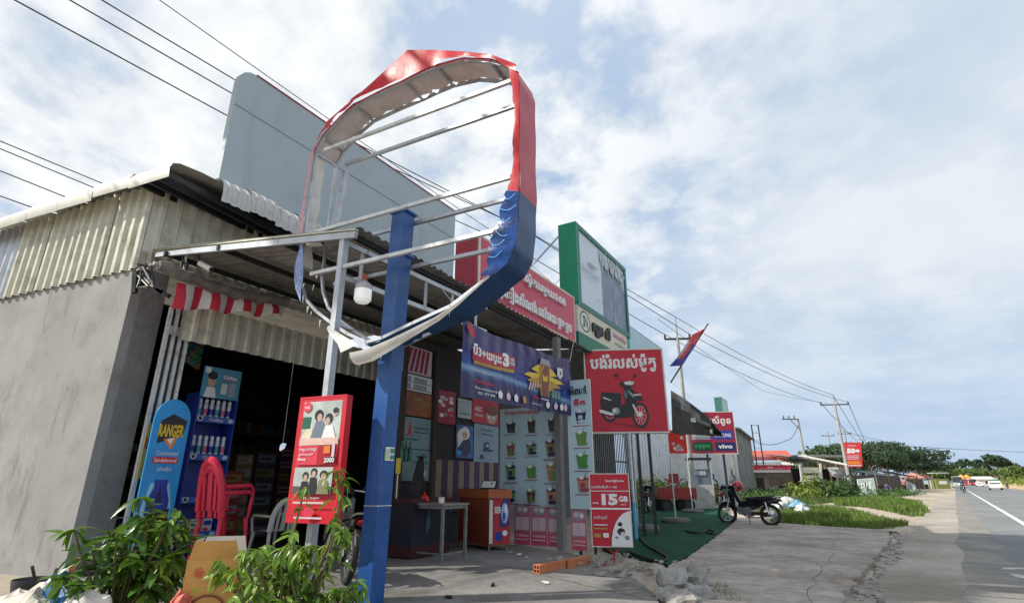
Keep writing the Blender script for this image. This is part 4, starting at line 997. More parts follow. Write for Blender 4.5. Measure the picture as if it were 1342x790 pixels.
# orange cooler
oc = G(640, 722, .06); cu_, cv_ = az(58), az(-32)
ck = thing('drink_cooler', 'battered orange drinks cooler with a red and blue beer decal', 'cooler', oc + cu_ * .05)
org = M('cooler_orange', (.42, .11, .035), .5, var=.15, dirt=(.25, .09, .05), dscale=4); org2 = M('cooler_side', (.30, .06, .03), .5, var=.2, dirt=(.08, .03, .03), dscale=4)
b = MB(); b.box(oc + cu_ * .22 + cv_ * .60 + Z * .50, cu_ * .22, cv_ * .60, .42, org2); b.build('body', ck)
b = MB(); b.box(oc + cu_ * .22 + cv_ * .60 + Z * .945, cu_ * .25, cv_ * .63, .075, org); b.build('lid', ck)
b = MB(); b.box(oc + cu_ * .22 + cv_ * .60 + Z * 1.024, cu_ * .2, cv_ * .54, .006, M('lid_grime', (.10, .07, .05), .6, var=.3)); b.build('lid_inset', ck)
pf = Plane(oc + cu_ * .002 - cv_ * .002 + Z * .12, cu_, .44, .80)
b = MB(); pf.rect(b, .2, .0, 1, .98, M('decal_red', (.45, .02, .03), .5)); pf.rect(b, .02, 0, .17, .9, pale_steel); pf.poly(b, [(.5, .3), (.95, .35), (.95, .95), (.7, .98), (.45, .7)], violet); pf.disc(b, .75, .62, .17, .22, M('ice_blue', (.35, .5, .75), .5)); pf.disc(b, .8, .70, .07, .1, white); pf.disc(b, .70, .55, .06, .1, royal); pf.poly(b, [(.3, .05), (.6, .05), (.65, .25), (.3, .22)], royal); pf.disc(b, .75, .2, .12, .06, white); pf.text(b, 'BEER', .26, .62, .3, .14, white, .03); b.build('decal', ck)
for (a, c) in ((.04, .04), (.40, .04), (.40, 1.15), (.04, 1.15)):
    b = MB(); b.bar(oc + cu_ * a + cv_ * c + Z * 0, oc + cu_ * a + cv_ * c + Z * .12, .03, .03, tf); b.build('leg', ck)
# laptop-like white tray on the cooler
q = oc + cu_ * .25 + cv_ * .5 + Z * 1.03
tr_ = thing('white_tray', 'white display tray with a black rim standing on the orange cooler', 'tray', q)
b = MB(); ptr = Plane(q + az(-60) * .16, az(120), .34, .16, (Z + az(30) * .5).normalized()); b.box(ptr.p(.5, .5), ptr.u * .17, ptr.n * .012, .08, black, ptr.v); b.build('rim', tr_)
b = MB(); ptr.rect(b, .06, .1, .94, .9, white, .014); ptr.disc(b, .7, .6, .08, .15, grey_ink, z=.0155); b.build('tray_face', tr_)
# bags hanging at the kiosk post
q = atn(548, 600, kn + .35)
bg_ = thing('black_bag', 'black rain jacket and bag hanging at the left kiosk post', 'bag', q - Z * .5)
b = MB(); vs = []
for i in range(9):
    t = i / 8
    for j in range(9):
        u_ = j / 8 - .5; w_ = .08 + .30 * t ** .8; vs.append(q + F * (u_ * w_ + .06 * t) + N * (.10 * cos(u_ * 3) + .03 * sin(9 * u_ + 4 * t)) - Z * (t * .62 + .04 * cos(u_ * 9)))
b.add(vs, [(i * 9 + j, i * 9 + j + 1, (i + 1) * 9 + j + 1, (i + 1) * 9 + j) for i in range(8) for j in range(8)], M('black_cloth', (.012, .012, .014), .7, var=.3, bump=.1)); b.build('cloth', bg_, True)
q = atn(522, 610, -6.3)
yh = thing('yellow_paddle', 'yellow fly swatter head on a white stick right of the blue pole', 'paddle', q - Z * .3)
b = MB(); b.box(q + Z * .0, F * .045, N * .012, .12, M('swatter_yellow', (.65, .50, .03), .4)); b.build('head', yh)
b = MB(); b.tube([q - Z * .12, q - Z * .50], .01, offwhite, 6); b.build('handle', yh)
q = atn(527, 585, kn + .28)
for k in range(3):
    qq = q + F * .10 * k; bt = thing('green_bottle', ['green glass bottle hanging nearest the blue pole on the kiosk', 'green glass bottle in the middle of the three on the kiosk', 'green glass bottle closest to the black bag on the kiosk'][k], 'bottle', qq - Z * .25, group='green bottles on the kiosk')
    b = MB(); b.lathe([(.038, -.25), (.04, -.05), (.016, .03), (.014, .08)], qq, M('bottle_green', (.01, .09, .05), .15, bump=0), 12); b.build('glass', bt, True)
    b = MB(); b.lathe([(.017, .08), (.017, .10)], qq, dark_green, 10); b.build('cap', bt)
# hollow bricks in a row
hb0, hb1 = G(702, 751, .06), G(772, 738, .06)
for k in range(6):
    t = (k + .5) / 6; q = hb0.lerp(hb1, t); d = (hb1 - hb0).normalized(); w = (hb1 - hb0).length / 6 * .49; pr = Vector((-d.y, d.x, 0)); q = q + pr * (.012 * ((k * 7) % 3 - 1))
    o = thing('hollow_brick', ['hollow orange brick at the near left end of the row', 'second hollow orange brick from the left of the row', 'third hollow orange brick in the row on the concrete', 'fourth hollow orange brick in the row, rubble beside it', 'fifth hollow orange brick in the row near the grey post', 'hollow orange brick at the right end of the row'][k], 'brick', q, 0, 'hollow bricks lying in a row')
    b = MB(); hh = .052; a_ = d * w; c_ = pr * .055
    b.box(q + Z * .006, a_, c_, .006, brick_clay); b.box(q + Z * (2 * hh - .006), a_, c_, .006, brick_clay); b.box(q + Z * hh, a_ * .998, c_ * .12, hh - .012, brick_clay)
    b.box(q + Z * hh + c_ * .9, a_, c_ * .1, hh - .012, brick_clay); b.box(q + Z * hh - c_ * .9, a_, c_ * .1, hh - .012, brick_clay); b.box(q + Z * hh, a_ * .997, c_ * .8, .005, brick_clay); b.build('clay_block', o)
# ================================================================== FRONT YARD: SIGNS AND STANDS
# red motorcycle sign on two posts
dM = aty(820, 512, 12.9); um2 = az(96)
nm2 = um2.cross(Z); dd = dM.dot(nm2)
c00 = at_plane(771, 566, nm2, dd); c10 = at_plane(876, 566, nm2, dd); c01 = at_plane(766, 460, nm2, dd)
pl = Plane(c00, um2, (c10 - c00).length, c01.z - c00.z)
red_face = M('sign_red', (.52, .008, .03), .4, var=.06, scale=1.5, bump=0)
mo = board('motorcycle_sign', 'square red sign with white Khmer heading and a printed black motorcycle', 'sign', pl, .24, red_face, offwhite, .035, .004, fmat=offwhite, base=Vector((pl.p(.5, 0).x, pl.p(.5, 0).y, 0)))
b = MB(); pl.text(b, 'បង់រំលស់ម៉ូតូ', .06, .72, .86, .235, white, .045); b.build('lettering', mo)
b = MB()
def C(X, Y): return ((X - 150 - (Y - 110) * .075) / 590, 1 - (Y - 98) / 608)
def cp_(pts, m): pl.poly(b, [C(*q) for q in pts], m)
def cdsc(X, Y, rx, ry, m): a_, b_ = C(X, Y); pl.disc(b, a_, b_, rx / 590, ry / 608, m, 24)
mblack = M('printed_black', (.015, .018, .022), .45, var=.1, bump=0); shp = M('printed_shadow_red', (.30, .005, .02), .45, var=.05, bump=0)
cp_([(330, 635), (400, 640), (640, 670), (600, 690), (480, 668)], shp)
cdsc(352, 565, 62, 70, mblack); cdsc(352, 568, 40, 48, M('rim_pink_print', (.55, .16, .20), .5)); cdsc(352, 568, 30, 38, dark_red)
cdsc(582, 588, 62, 92, mblack); cdsc(582, 588, 46, 72, M('rim_pink_print', (.55, .16, .20))); cdsc(582, 588, 40, 64, red_print)
for k in range(10): a_ = k * pi / 5; pl.line(b, [C(582, 588), C(582 + 40 * cos(a_), 588 + 64 * sin(a_))], .012, pale_pink)
cdsc(580, 582, 16, 20, pale_steel)
cp_([(290, 415), (350, 418), (435, 428), (440, 500), (370, 500), (300, 470), (285, 440)], mblack)
cp_([(285, 450), (360, 480), (430, 490), (450, 560), (430, 600), (360, 590), (300, 560), (280, 500)], mblack)
cp_([(456, 380), (500, 378), (535, 410), (560, 450), (545, 520), (520, 600), (420, 605), (430, 520), (470, 500)], mblack)
cp_([(420, 350), (452, 340), (530, 335), (536, 372), (470, 384), (430, 366)], mblack)
cp_([(452, 345), (500, 336), (535, 342), (525, 368), (470, 364)], pale_steel)
cp_([(525, 440), (560, 430), (612, 482), (570, 480), (530, 500)], mblack); cp_([(528, 436), (588, 434), (585, 444), (530, 448)], pale_steel)
cp_([(300, 452), (360, 474), (365, 482), (298, 462)], pale_steel)
cdsc(398, 556, 30, 26, grey_ink); cdsc(388, 552, 14, 14, pale_steel); cp_([(272, 548), (300, 548), (385, 575), (380, 588), (360, 588), (276, 566)], pale_steel)
cp_([(518, 510), (530, 508), (578, 596), (560, 600)], pale_steel); cdsc(398, 290, 17, 12, mblack); cdsc(539, 297, 14, 11, mblack)
pl.line(b, [C(405, 296), C(455, 345)], .012, dark_red); pl.line(b, [C(536, 300), C(512, 340)], .012, dark_red); cdsc(470, 440, 14, 30, M('leg_shield_grey', (.10, .12, .14), .4)); cp_([(478, 400), (520, 430), (535, 470), (505, 440)], grey_ink)
b.build('motorcycle_print', mo)
for a_ in (.62, .76):
    b = MB(); q = pl.p(a_, 0, -.12); b.box(Vector((q.x, q.y, q.z / 2 - .02)), um2 * .03, nm2 * .03, q.z / 2 - .02, dark_metal); b.build('post', mo)
# 15 GB board on red legs
a = G(806, 741, .06); ub = az(100); nb = ub.cross(Z); dd = a.dot(nb)
c0 = at_plane(777, 715, nb, dd); c1 = at_plane(829, 715, nb, dd); ct = at_plane(800, 621, nb, dd)
pl = Plane(c0, ub, (c1 - c0).length, ct.z - c0.z)
gbd = board('data_plan_board', 'red and white 15 GB price board on a red metal stand', 'board', pl, .03, red_face, offwhite, .012, .002, base=Vector((a.x, a.y, .06)))
b = MB(); pl.text(b, 'Smart@home', .40, .88, .48, .045, white, .02); pl.text(b, 'សេវាអ៊ីនធឺណិត 168', .03, .80, .66, .04, white, .02); pl.rect(b, 0, .755, 1, .765, white)
pl.text(b, '15', .28, .56, .42, .16, white, .06); pl.text(b, 'GB', .72, .61, .24, .08, white, .05); pl.text(b, 'តម្លៃ', .4, .70, .2, .03, white, .01); pl.text(b, '/ខែ', .75, .56, .16, .03, white, .0)
pl.rect(b, .04, .58, .2, .6, pale_pink); pl.rect(b, 0, .50, 1, .525, white)
pl.poly(b, [(1, 0), (.48, 0)] + [(1 - .55 * sin(t_ * pi / 2 + .0), .48 * sin(t_ * pi / 2)) if False else (.48 + .52 * (1 - cos(t_ * pi / 2)), .48 * sin(t_ * pi / 2)) for t_ in (.15, .3, .45, .6, .75, .9, 1)], white)
pl.disc(b, .72, .30, .06, .03, ink); pl.disc(b, .74, .20, .10, .05, ink); pl.disc(b, .78, .17, .06, .03, pale_pink); pl.disc(b, .62, .12, .05, .02, grey_ink); pl.disc(b, .88, .12, .06, .03, slate_ink)
pl.text(b, 'ឥតគិតថ្លៃ', .06, .36, .34, .06, white, .01); pl.rect(b, .05, .12, .22, .17, gold); pl.rect(b, .28, .12, .42, .18, white); pl.rect(b, .05, .28, .4, .30, pale_pink); pl.rect(b, .05, .23, .4, .25, gold)
b.build('print', gbd, kind='stuff')
sred = M('red_stand_paint', (.42, .02, .03), .5, var=.2)
mid = pl.p(.52, 0, -.04)
for (p, q) in ((pl.p(.3, 0, -.03), mid - Z * .10), (pl.p(.75, 0, -.03), mid - Z * .10), (mid - Z * .10, mid - Z * (mid.z - .07))):
    b = MB(); b.tube([p, q], .014, sred, 6); b.build('leg', gbd)
b = MB(); b.tube([Vector((mid.x, mid.y, .07)) - ub * .16, Vector((mid.x, mid.y, .07)) + ub * .20], .016, sred, 6); b.build('foot', gbd)
# poles with round concrete feet on the turf
def stand(px_, pyb, pyt, lean, label, rb_=.42, r=.022, col=pale_steel, foot=True):
    q = G(px_, pyb, .085); t = thing('pole_stand', label, 'pole', q, 0, 'poles standing on the turf')
    top = aty(px_ + lean, pyt, q.y); h = top.z - .085
    b = MB(); b.tube([q + Z * .02, q + Z * h], r, col, 8); b.build('pole', t, True)
    if foot: b = MB(); b.lathe([(rb_, 0), (rb_ * 1.02, .05), (rb_ * .9, .12), (.08, .13)], q, M('tyre_concrete', (.12, .12, .115), .9, var=.3, bump=.1), 20); b.build('foot', t, True)
    return t
stand(886, 684, 600, -8, 'thin white pole in a round concrete foot in the middle of the turf')
stand(908, 671, 598, -5, 'thin pole in a round foot beside the fuel dispenser', .42)
stand(843, 694, 600, -6, 'thin pale pole in a dark round foot under the motorcycle sign', .40)
st_ = stand(834, 706, 566, -8, 'white pole with a light blue lower sleeve at the turf edge', foot=False, r=.028)
q = G(834, 706, .085); b = MB(); b.tube([q + Z * .0, q + Z * .72], .042, M('pale_blue_sleeve', (.10, .38, .62), .5), 10); b.build('sleeve', st_, True)
# vivo sign
a = G(932, 664); uv_ = az(97); nv = uv_.cross(Z); dd = a.dot(nv)
c0 = at_plane(906, 594, nv, dd); c1 = at_plane(967, 597, nv, dd); ct = at_plane(940, 540, nv, dd)
pl = Plane(c0, uv_, (c1 - c0).length, ct.z - c0.z)
vs_ = board('phone_sign', 'dark red phone shop sign reading oppo and vivo on posts', 'sign', pl, .15, M('dark_red_face', (.33, .012, .04), .4, var=.06, bump=0), offwhite, .035, .004, base=Vector((pl.p(.5, 0).x, pl.p(.5, 0).y, 0)))
b = MB(); pl.text(b, 'លក់ទូរស័ព្ទ', .04, .66, .90, .25, white, .03)
pl.rect(b, .50, .33, .95, .55, royal); pl.text(b, 'SAMSUNG', .55, .39, .36, .09, white, .02); pl.rect(b, .04, .33, .46, .55, M('grey_panel', (.35, .36, .38), .5)); pl.text(b, 'HUAWEI', .09, .39, .32, .09, white, .02)
pl.rect(b, .05, .06, .48, .27, M('green_panel_dark', (.004, .07, .03), .5)); pl.text(b, 'oppo', .10, .10, .33, .12, M('logo_green', (.03, .45, .12), .5), .03)
pl.rect(b, .54, .06, .97, .27, M('deep_blue_panel', (.01, .015, .10), .5)); pl.text(b, 'vivo', .60, .115, .31, .10, white, .03); b.build('print', vs_, kind='stuff')
for a_ in (.0, .35, .7):
    b = MB(); q = pl.p(a_, 0, -.08); b.box(Vector((q.x, q.y, q.z / 2)), uv_ * .05, nv * .05, q.z / 2, dark_metal); b.build('post', vs_)
# small red poster on the fence side
a = aty(890, 582, 19.5); pl = Plane(aty(878, 594, 19.5), az(97), .60, .80)
rp_ = board('drinks_poster', 'small bright red soft drink poster hanging under the black tarp', 'poster', pl, .01, M('bright_poster_red', (.85, .03, .02), .4, bump=0), red_print)
b = MB(); rr = random.Random(4)
for k in range(7): pl.disc(b, rr.uniform(.2, .8), rr.uniform(.15, .8), .10, .07, [white, gold, pale_pink][k % 3])
pl.text(b, 'Cola', .3, .1, .5, .18, white, .03); b.build('print', rp_, kind='stuff')
b = MB(); b.tube([pl.p(0, .02, -.01), pl.p(0, 1.5, -.01)], .006, black, 5); b.tube([pl.p(1, .02, -.01), pl.p(1, 1.5, -.01)], .006, black, 5); b.build('hanging_cord', rp_, kind='stuff')
# torn black tarp
tp = thing('black_tarp', 'torn black and grey tarp slung from the red motorcycle sign towards the phone sign', 'tarp', aty(910, 545, 17.0))
tpm = M('tarp_black', (.025, .027, .032), .5, var=.4, scale=2, bump=.1, bscale=8); tpg = M('tarp_grey', (.20, .21, .22), .5, var=.5, scale=2.5, bump=.1, bscale=6)
topl = [(879, 511), (892, 519), (905, 528), (918, 538), (932, 550), (946, 568)]; botl = [(881, 567), (893, 570), (905, 569), (918, 570), (932, 571), (948, 572)]
b = MB(); vs = []; ny_ = 6
for i, (t_, u_) in enumerate(zip(topl, botl)):
    for j in range(ny_ + 1):
        f_ = j / ny_; d_ = 15.6 + i * .55 + .9 * f_ * (1 - .5 * i / 5) + .18 * sin(i * 2.1 + j * 1.3)
        vs.append(aty(t_[0] + (u_[0] - t_[0]) * f_, t_[1] + (u_[1] - t_[1]) * f_, d_))
fs = [(i * 7 + j, i * 7 + j + 1, (i + 1) * 7 + j + 1, (i + 1) * 7 + j) for i in range(5) for j in range(6)]
b.add(vs, fs, tpm)
for k, f_ in enumerate(fs):
    if k in (0, 6, 7, 13, 14, 20): b.m[k] = b.mi(tpg)
b.build('sheet', tp, True)
b = MB()
for (x, y, w) in ((905, 548, 7), (930, 563, 4)):
    q = aty(x, y, 15.3 + (x - 880) * .04); b.face([q, q + az(98) * w * .02 + Z * .03, q + az(98) * w * .02 - Z * .12, q - Z * .10], offwhite)
b.build('print_remnant', tp, kind='stuff')
# flag
fl = thing('flag', 'red and blue flag drooping from a slanted pole above the black tarp', 'flag', aty(879, 501, 15.2))
f0, f1 = aty(879, 501, 15.2), aty(928, 424, 15.9)
b = MB(); b.tube([f0, f1], .022, dark_wood, 6); b.build('flagpole', fl, True)
fr_c = M('flag_red', (.70, .10, .12), .7, var=.12, trans=.3, bump=0); fb_c = M('flag_blue', (.10, .09, .38), .7, var=.12, trans=.3, bump=0); fw_c = M('flag_faded', (.62, .42, .46), .7, var=.1, trans=.3, bump=0)
edgeA = [(924, 430), (918, 439), (912, 452), (906, 461), (899, 471), (893, 479)]; edgeB = [(920, 432), (908, 438), (902, 446), (896, 456), (886, 470), (877, 480)]
rows = []
for i in range(6):
    rows.append([aty(edgeA[i][0] + (edgeB[i][0] - edgeA[i][0]) * t, edgeA[i][1] + (edgeB[i][1] - edgeA[i][1]) * t, 15.75 - .1 * i + .12 * sin(5 * t + i)) for t in (0, .33, .66, 1)])
b = MB(); vs = [v for r_ in rows for v in r_]
for i in range(5):
    for j in range(3):
        k = i * 4 + j; b.face([vs[k], vs[k + 1], vs[k + 5], vs[k + 4]], (fb_c if (j == 0 and i > 1) or i >= 4 else (fr_c if j < 2 or i < 2 else fw_c)))
b.build('cloth', fl)
# ------------------------------------------------------------------ zinc fence
zf = thing('zinc_fence', 'tall bright zinc sheet fence behind the red cart and fuel dispenser', 'fence', SN(30, -9.3))
fa = atn(822, 640, -9.3); fbb = atn(974, 645, -9.3); fa.z = fbb.z = 0
Lf = (fbb - fa).length; nZ = int(Lf / 1.0); dF = (fbb - fa) / nZ
for k in range(nZ):
    b = MB(); hZ = 4.35 + .05 * ((k * 5) % 3) - .015 * k
    corr(b, fa + dF * k + N * (.012 * (k % 2)), Z * hZ, dF * 1.03, N, .50, .20, zinc_bright, trap=True); b.build('zinc_sheet', zf)
for zc in (1.0, 3.4):
    b = MB(); b.bar(fa + Z * zc - N * .06, fbb + Z * zc - N * .06, .06, .06, dark_wood); b.build('rail', zf)
# grey shed beyond the fence
gs0 = atn(973, 640, -9.0); gs0.z = 0
gsb = thing('grey_shed', 'weathered grey sheet metal shed with a green board beyond the zinc fence', 'shed', gs0)
gm = M('weathered_sheet', (.25, .27, .26), .7, .2, var=.25, scale=1.2, bump=.05, dirt=(.12, .13, .12), dscale=1)
for k in range(6):
    b = MB(); corr(b, gs0 + F * (1.6 * k) + N * (.01 * (k % 2)), Z * (6.3 - .1 * k), F * 1.6, N, .4, .06, gm); b.build('wall_sheet', gsb)
b = MB(); b.box(gs0 - N * 3 + Z * 3.1, F * .05, N * 3, 3.1, gm); b.build('side_wall', gsb)
b = MB(); b.hexa([gs0 + N * .5 - F * .5 + Z * 6.25, gs0 + N * .5 + F * 9.6 + Z * 5.7, gs0 - N * 6 + F * 9.6 + Z * 6.8, gs0 - N * 6 - F * .5 + Z * 7.3, gs0 + N * .5 - F * .5 + Z * 6.35, gs0 + N * .5 + F * 9.6 + Z * 5.8, gs0 - N * 6 + F * 9.6 + Z * 6.9, gs0 - N * 6 - F * .5 + Z * 7.4], old_zinc); b.build('roof', gsb)
gq = aty(950, 560, 40.0); pl = Plane(Vector((gq.x, gq.y, aty(950, 566, 40).z)), az(30), 2.6, 2.5)
tg = board('teal_billboard', 'small pale teal billboard rising behind the phone sign', 'billboard', pl, .5, M('pale_teal_face', (.42, .58, .56), .5), M('teal_edge', (.03, .15, .13), .5), .05, .01, base=Vector((gq.x, gq.y, 0)))
b = MB(); b.box(Vector((pl.p(.5, 0).x, pl.p(.5, 0).y, pl.o.z / 2)), F * .15, N * .15, pl.o.z / 2, gm); b.build('post', tg)
ld = thing('rooftop_rack', 'thin steel rack standing at the end of the grey shed', 'rack', aty(996, 600, 47))
b = MB(); q0_, q1_ = aty(991, 602, 47), aty(1000, 602, 47); zt_ = aty(995, 556, 47).z
b.build('frame', ld) if False else None
for q in (q0_, q1_): bb_ = MB(); bb_.bar(Vector((q.x, q.y, zt_ - 3.4)), Vector((q.x, q.y, zt_)), .08, .08, dark_metal); bb_.build('upright', ld)
for k in range(6): bb_ = MB(); z_ = zt_ - .05 - k * .65; bb_.bar(Vector((q0_.x, q0_.y, z_)), Vector((q1_.x, q1_.y, z_)), .06, .06, steel); bb_.build('rung', ld)
# ------------------------------------------------------------------ fuel dispenser
q = G(922, 668); fd_ = thing('fuel_dispenser', 'old grey village fuel dispenser with a glass front beside the turf', 'fuel pump', q, 0)
ud_ = az(100); nd2 = ud_.cross(Z); wD = .52
fdm = M('dispenser_paint', (.40, .41, .40), .5, var=.12, dirt=(.2, .2, .19), dscale=4)
b = MB(); b.box(q + Z * .55, ud_ * wD, -nd2 * .3, .55, fdm); b.build('body', fd_)
hD = aty(920, 602, q.y).z
b = MB()
for a_ in (-1, 1):
    for c_ in (-1, 1): b.box(q + ud_ * (wD - .03) * a_ + nd2 * .27 * c_ + Z * (1.1 + (hD - 1.1) / 2), ud_ * .03, nd2 * .03, (hD - 1.1) / 2, fdm)
b.build('corner_post', fd_, kind='stuff')
b = MB(); b.box(q + Z * (hD + .03), ud_ * (wD + .03), nd2 * .33, .05, dark_metal); b.build('top', fd_)
b = MB(); b.box(q + Z * 1.45, ud_ * (wD - .07), nd2 * .1, .34, M('pump_glass', (.12, .16, .19), .15, bump=0)); b.build('glass', fd_)
b = MB(); b.box(q + nd2 * .12 + Z * 1.62, ud_ * .26, nd2 * .02, .09, M('display_panel', (.35, .40, .44), .3, bump=0)); b.build('display', fd_)
b = MB(); b.tube([q + ud_ * wD + Z * 1.5, q + ud_ * (wD + .22) + Z * 1.2, q + ud_ * (wD + .2) + Z * .5, q + ud_ * wD + Z * .3], .03, rubber, 6); b.build('hose', fd_, True)
b = MB(); b.box(q + ud_ * (wD + .06) + Z * 1.45, ud_ * .05, nd2 * .05, .14, black); b.build('nozzle', fd_)
# ================================================================== MOTORCYCLE (underbone)
def make_bike(label, loc, rz, body=black_gloss, seatm=black, helmet=False, group='parked motorcycles'):
    t = thing('motorcycle', label, 'motorcycle', loc, rz, group)
    def W_(x):
        wb = MB(); wb.torus((x, 0, .29), Vector((0, 1, 0)), .25, .042, rubber, 28, 8)
        w_ = wb.build('wheel', t, True, False)
        r_ = MB(); r_.torus((x, 0, .29), Vector((0, 1, 0)), .205, .014, chrome, 28, 6); r_.build('rim', w_, True, False)
        h_ = MB(); h_.lathe([(.045, -.05), (.05, 0), (.045, .05)], (x, 0, .29), chrome, 12, Vector((0, 1, 0)))
        h_.build('hub', w_, True, False)
        for k in range(16):
            a_ = 2 * pi * k / 16; s_ = MB(); s_.bar((x, .03 * (-1) ** k, .29), (x + .2 * cos(a_), 0, .29 + .2 * sin(a_)), .006, .006, chrome); s_.build('spoke', w_, False, False)
    W_(.62); W_(-.60)
    def S(name, prof, hw, m, smooth=True):       # side profile extruded across y with rounded flanks
        b = MB(); n = len(prof); cx_ = sum(p[0] for p in prof) / n; cz_ = sum(p[1] for p in prof) / n; vs = []
        for y, sc in ((-hw, .86), (-hw * .75, 1), (hw * .75, 1), (hw, .86)): vs += [Vector((cx_ + (p[0] - cx_) * sc, y, cz_ + (p[1] - cz_) * sc)) for p in prof]
        fs = [tuple(range(n - 1, -1, -1)), tuple(range(3 * n, 4 * n))]
        for r_ in range(3): fs += [(r_ * n + i, r_ * n + (i + 1) % n, (r_ + 1) * n + (i + 1) % n, (r_ + 1) * n + i) for i in range(n)]
        b.add(vs, fs, m); return b.build(name, t, smooth, False)
    S('seat', [(-.78, .80), (-.50, .79), (-.20, .76), (.02, .74), (.06, .70), (-.05, .66), (-.4, .68), (-.75, .72)], .13, seatm)
    S('tail_body', [(-.88, .73), (-.78, .72), (-.40, .67), (-.05, .65), (.02, .58), (-.06, .50), (-.30, .50), (-.60, .58), (-.86, .66)], .12, body)
    S('side_cover', [(-.52, .66), (-.30, .68), (.04, .66), (.24, .60), (.28, .44), (.16, .36), (-.10, .40), (-.34, .48)], .10, body)
    S('frame_spine', [(-.10, .62), (.10, .52), (.30, .62), (.42, .92), (.36, .96), (.20, .66), (.08, .60), (-.05, .68)], .05, body)
    S('leg_shield', [(.28, .38), (.36, .34), (.50, .80), (.50, .96), (.42, .98), (.38, .80)], .17, body)
    S('front_fender', [(.36, .50), (.46, .60), (.60, .64), (.76, .60), (.88, .48), (.80, .52), (.70, .565), (.60, .575), (.48, .54)], .065, body)
    S('rear_fender', [(-.98, .44), (-.92, .58), (-.80, .66), (-.66, .64), (-.66, .60), (-.80, .60), (-.90, .54)], .06, black)
    S('handlebar_cowl', [(.28, 1.02), (.34, 1.08), (.46, 1.09), (.54, 1.02), (.48, .95), (.36, .95)], .12, body)
    b = MB(); b.ball((.52, 0, 1.01), .07, chrome, 12, 8, .5, 1.2, .8); b.build('headlight', t, True, False)
    b = MB(); b.tube([(.26, -.34, 1.04), (.34, -.16, 1.05), (.36, .16, 1.05), (.26, .34, 1.04)], .013, chrome, 8); b.build('handlebar', t, True, False)
    for s_ in (-1, 1):
        b = MB(); b.tube([(.24, s_ * .36, 1.04), (.29, s_ * .25, 1.045)], .02, rubber, 8); b.build('grip', t, True, False)
        b = MB(); b.tube([(.33, s_ * .22, 1.05), (.30, s_ * .30, 1.20)], .006, black, 6); b.lathe([(.01, -.012), (.055, -.01), (.055, .01), (.01, .012)], (.30, s_ * .31, 1.24), black, 12, Vector((1, 0, 0))); b.lathe([(.048, 0), (.048, .003)], (.288, s_ * .31, 1.24), chrome, 12, Vector((-1, 0, 0))); b.build('mirror', t, True, False)
        b = MB(); b.tube([(.47, s_ * .075, .88), (.62, s_ * .07, .29)], .022, chrome, 8); b.build('fork', t, True, False)
        b = MB(); b.tube([(-.60, s_ * .10, .30), (-.52, s_ * .11, .62)], .026, chrome, 8); b.build('shock', t, True, False)
        b = MB(); b.bar((-.60, s_ * .08, .30), (-.02, s_ * .09, .34), .03, .04, dark_metal); b.build('swingarm', t, False, False)
        b = MB(); b.tube([(.02, s_ * .08, .26), (.02, s_ * .26, .26)], .016, rubber, 6); b.build('footrest', t, True, False)
    b = MB(); b.box(Vector((.08, 0, .36)), Vector((.17, 0, .02)), Vector((0, .13, 0)), .10, M('engine_metal', (.30, .31, .32), .4, .7, var=.3, scale=20)); b.lathe([(.12, -.17), (.135, 0), (.12, .17)], (-.02, 0, .36), M('engine_metal', (.3, .3, .3)), 16, Vector((0, 1, 0))); b.lathe([(.06, 0), (.065, .08), (.06, .16)], (.20, 0, .40), M('engine_metal', (.3, .3, .3)), 12, Vector((1, 0, .25)).normalized()); b.build('engine', t, False, False)
    b = MB(); b.tube([(.28, -.10, .34), (.10, -.15, .22), (-.20, -.16, .22), (-.34, -.17, .26)], .018, chrome, 8); b.tube([(-.30, -.17, .25), (-.78, -.19, .34)], .045, chrome, 10, rs=[.035, .048]); b.build('exhaust', t, True, False)
    b = MB(); b.box(Vector((-.30, .11, .31)), Vector((.26, 0, 0)), Vector((0, .02, 0)), .045, black); b.build('chain_case', t, False, False)
    b = MB(); b.tube([(-.62, -.11, .72), (-.90, -.08, .79), (-.94, 0, .80), (-.90, .08, .79), (-.62, .11, .72)], .012, chrome, 6); b.build('grab_rail', t, True, False)
    b = MB(); b.ball((-.92, 0, .69), .05, M('tail_lamp', (.4, .01, .01), .2, bump=0), 10, 6, .5, 1.4, .8); b.build('tail_light', t, True, False)
    b = MB(); b.tube([(-.02, .08, .26), (-.10, .22, .02)], .012, dark_metal, 6); b.build('kickstand', t, True, False)
    return t
q = G(957, 685.5, .06); qr = G(1009, 688, .06); dirb = (q - qr); ang = atan2(dirb.y, dirb.x); mid = (q + qr) / 2
bike = make_bike('black motorcycle parked on the turf edge with a red helmet on its handlebar', Vector((mid.x, mid.y, .04)), ang + .02)
bike.rotation_euler = (radians(7), 0, ang)
# helmet hung on the handlebar
Mb = wm(bike); hq = Mb @ Vector((.36, -.30, 1.10))
hm = thing('helmet', 'glossy red helmet hung on the handlebar of the black motorcycle', 'helmet', hq)
b = MB(); b.ball(hq, .155, M('helmet_red', (.55, .015, .03), .2, var=.05, bump=0, coat=.5), 16, 12, 1.05, .95, 1.0); b.build('shell', hm, True)
b = MB(); b.ball(hq - nd2 * .0 + Vector((0, -.03, -.02)), .128, M('visor_dark', (.03, .03, .035), .15, bump=0), 12, 8, .8, 1.05, .6); b.build('visor', hm, True)
b = MB(); b.box(hq + Vector((.02, -.135, .04)), Vector((.05, 0, 0)), Vector((0, .004, 0)), .02, black); b.build('badge', hm)
def bike_at(x, y, z, rz, label): 
    p_ = G(x, y, z); c = dup(bike, None, Vector((p_.x, p_.y, z)), rz, label); c.rotation_euler = (radians(5), 0, rz); return c
bike_at(848, 672, .05, radians(70), 'dark motorcycle in deep shade at the left end of the zinc fence')
bike_at(948, 667, .02, radians(62), 'dark motorcycle parked behind the fuel dispenser beside the hedge')
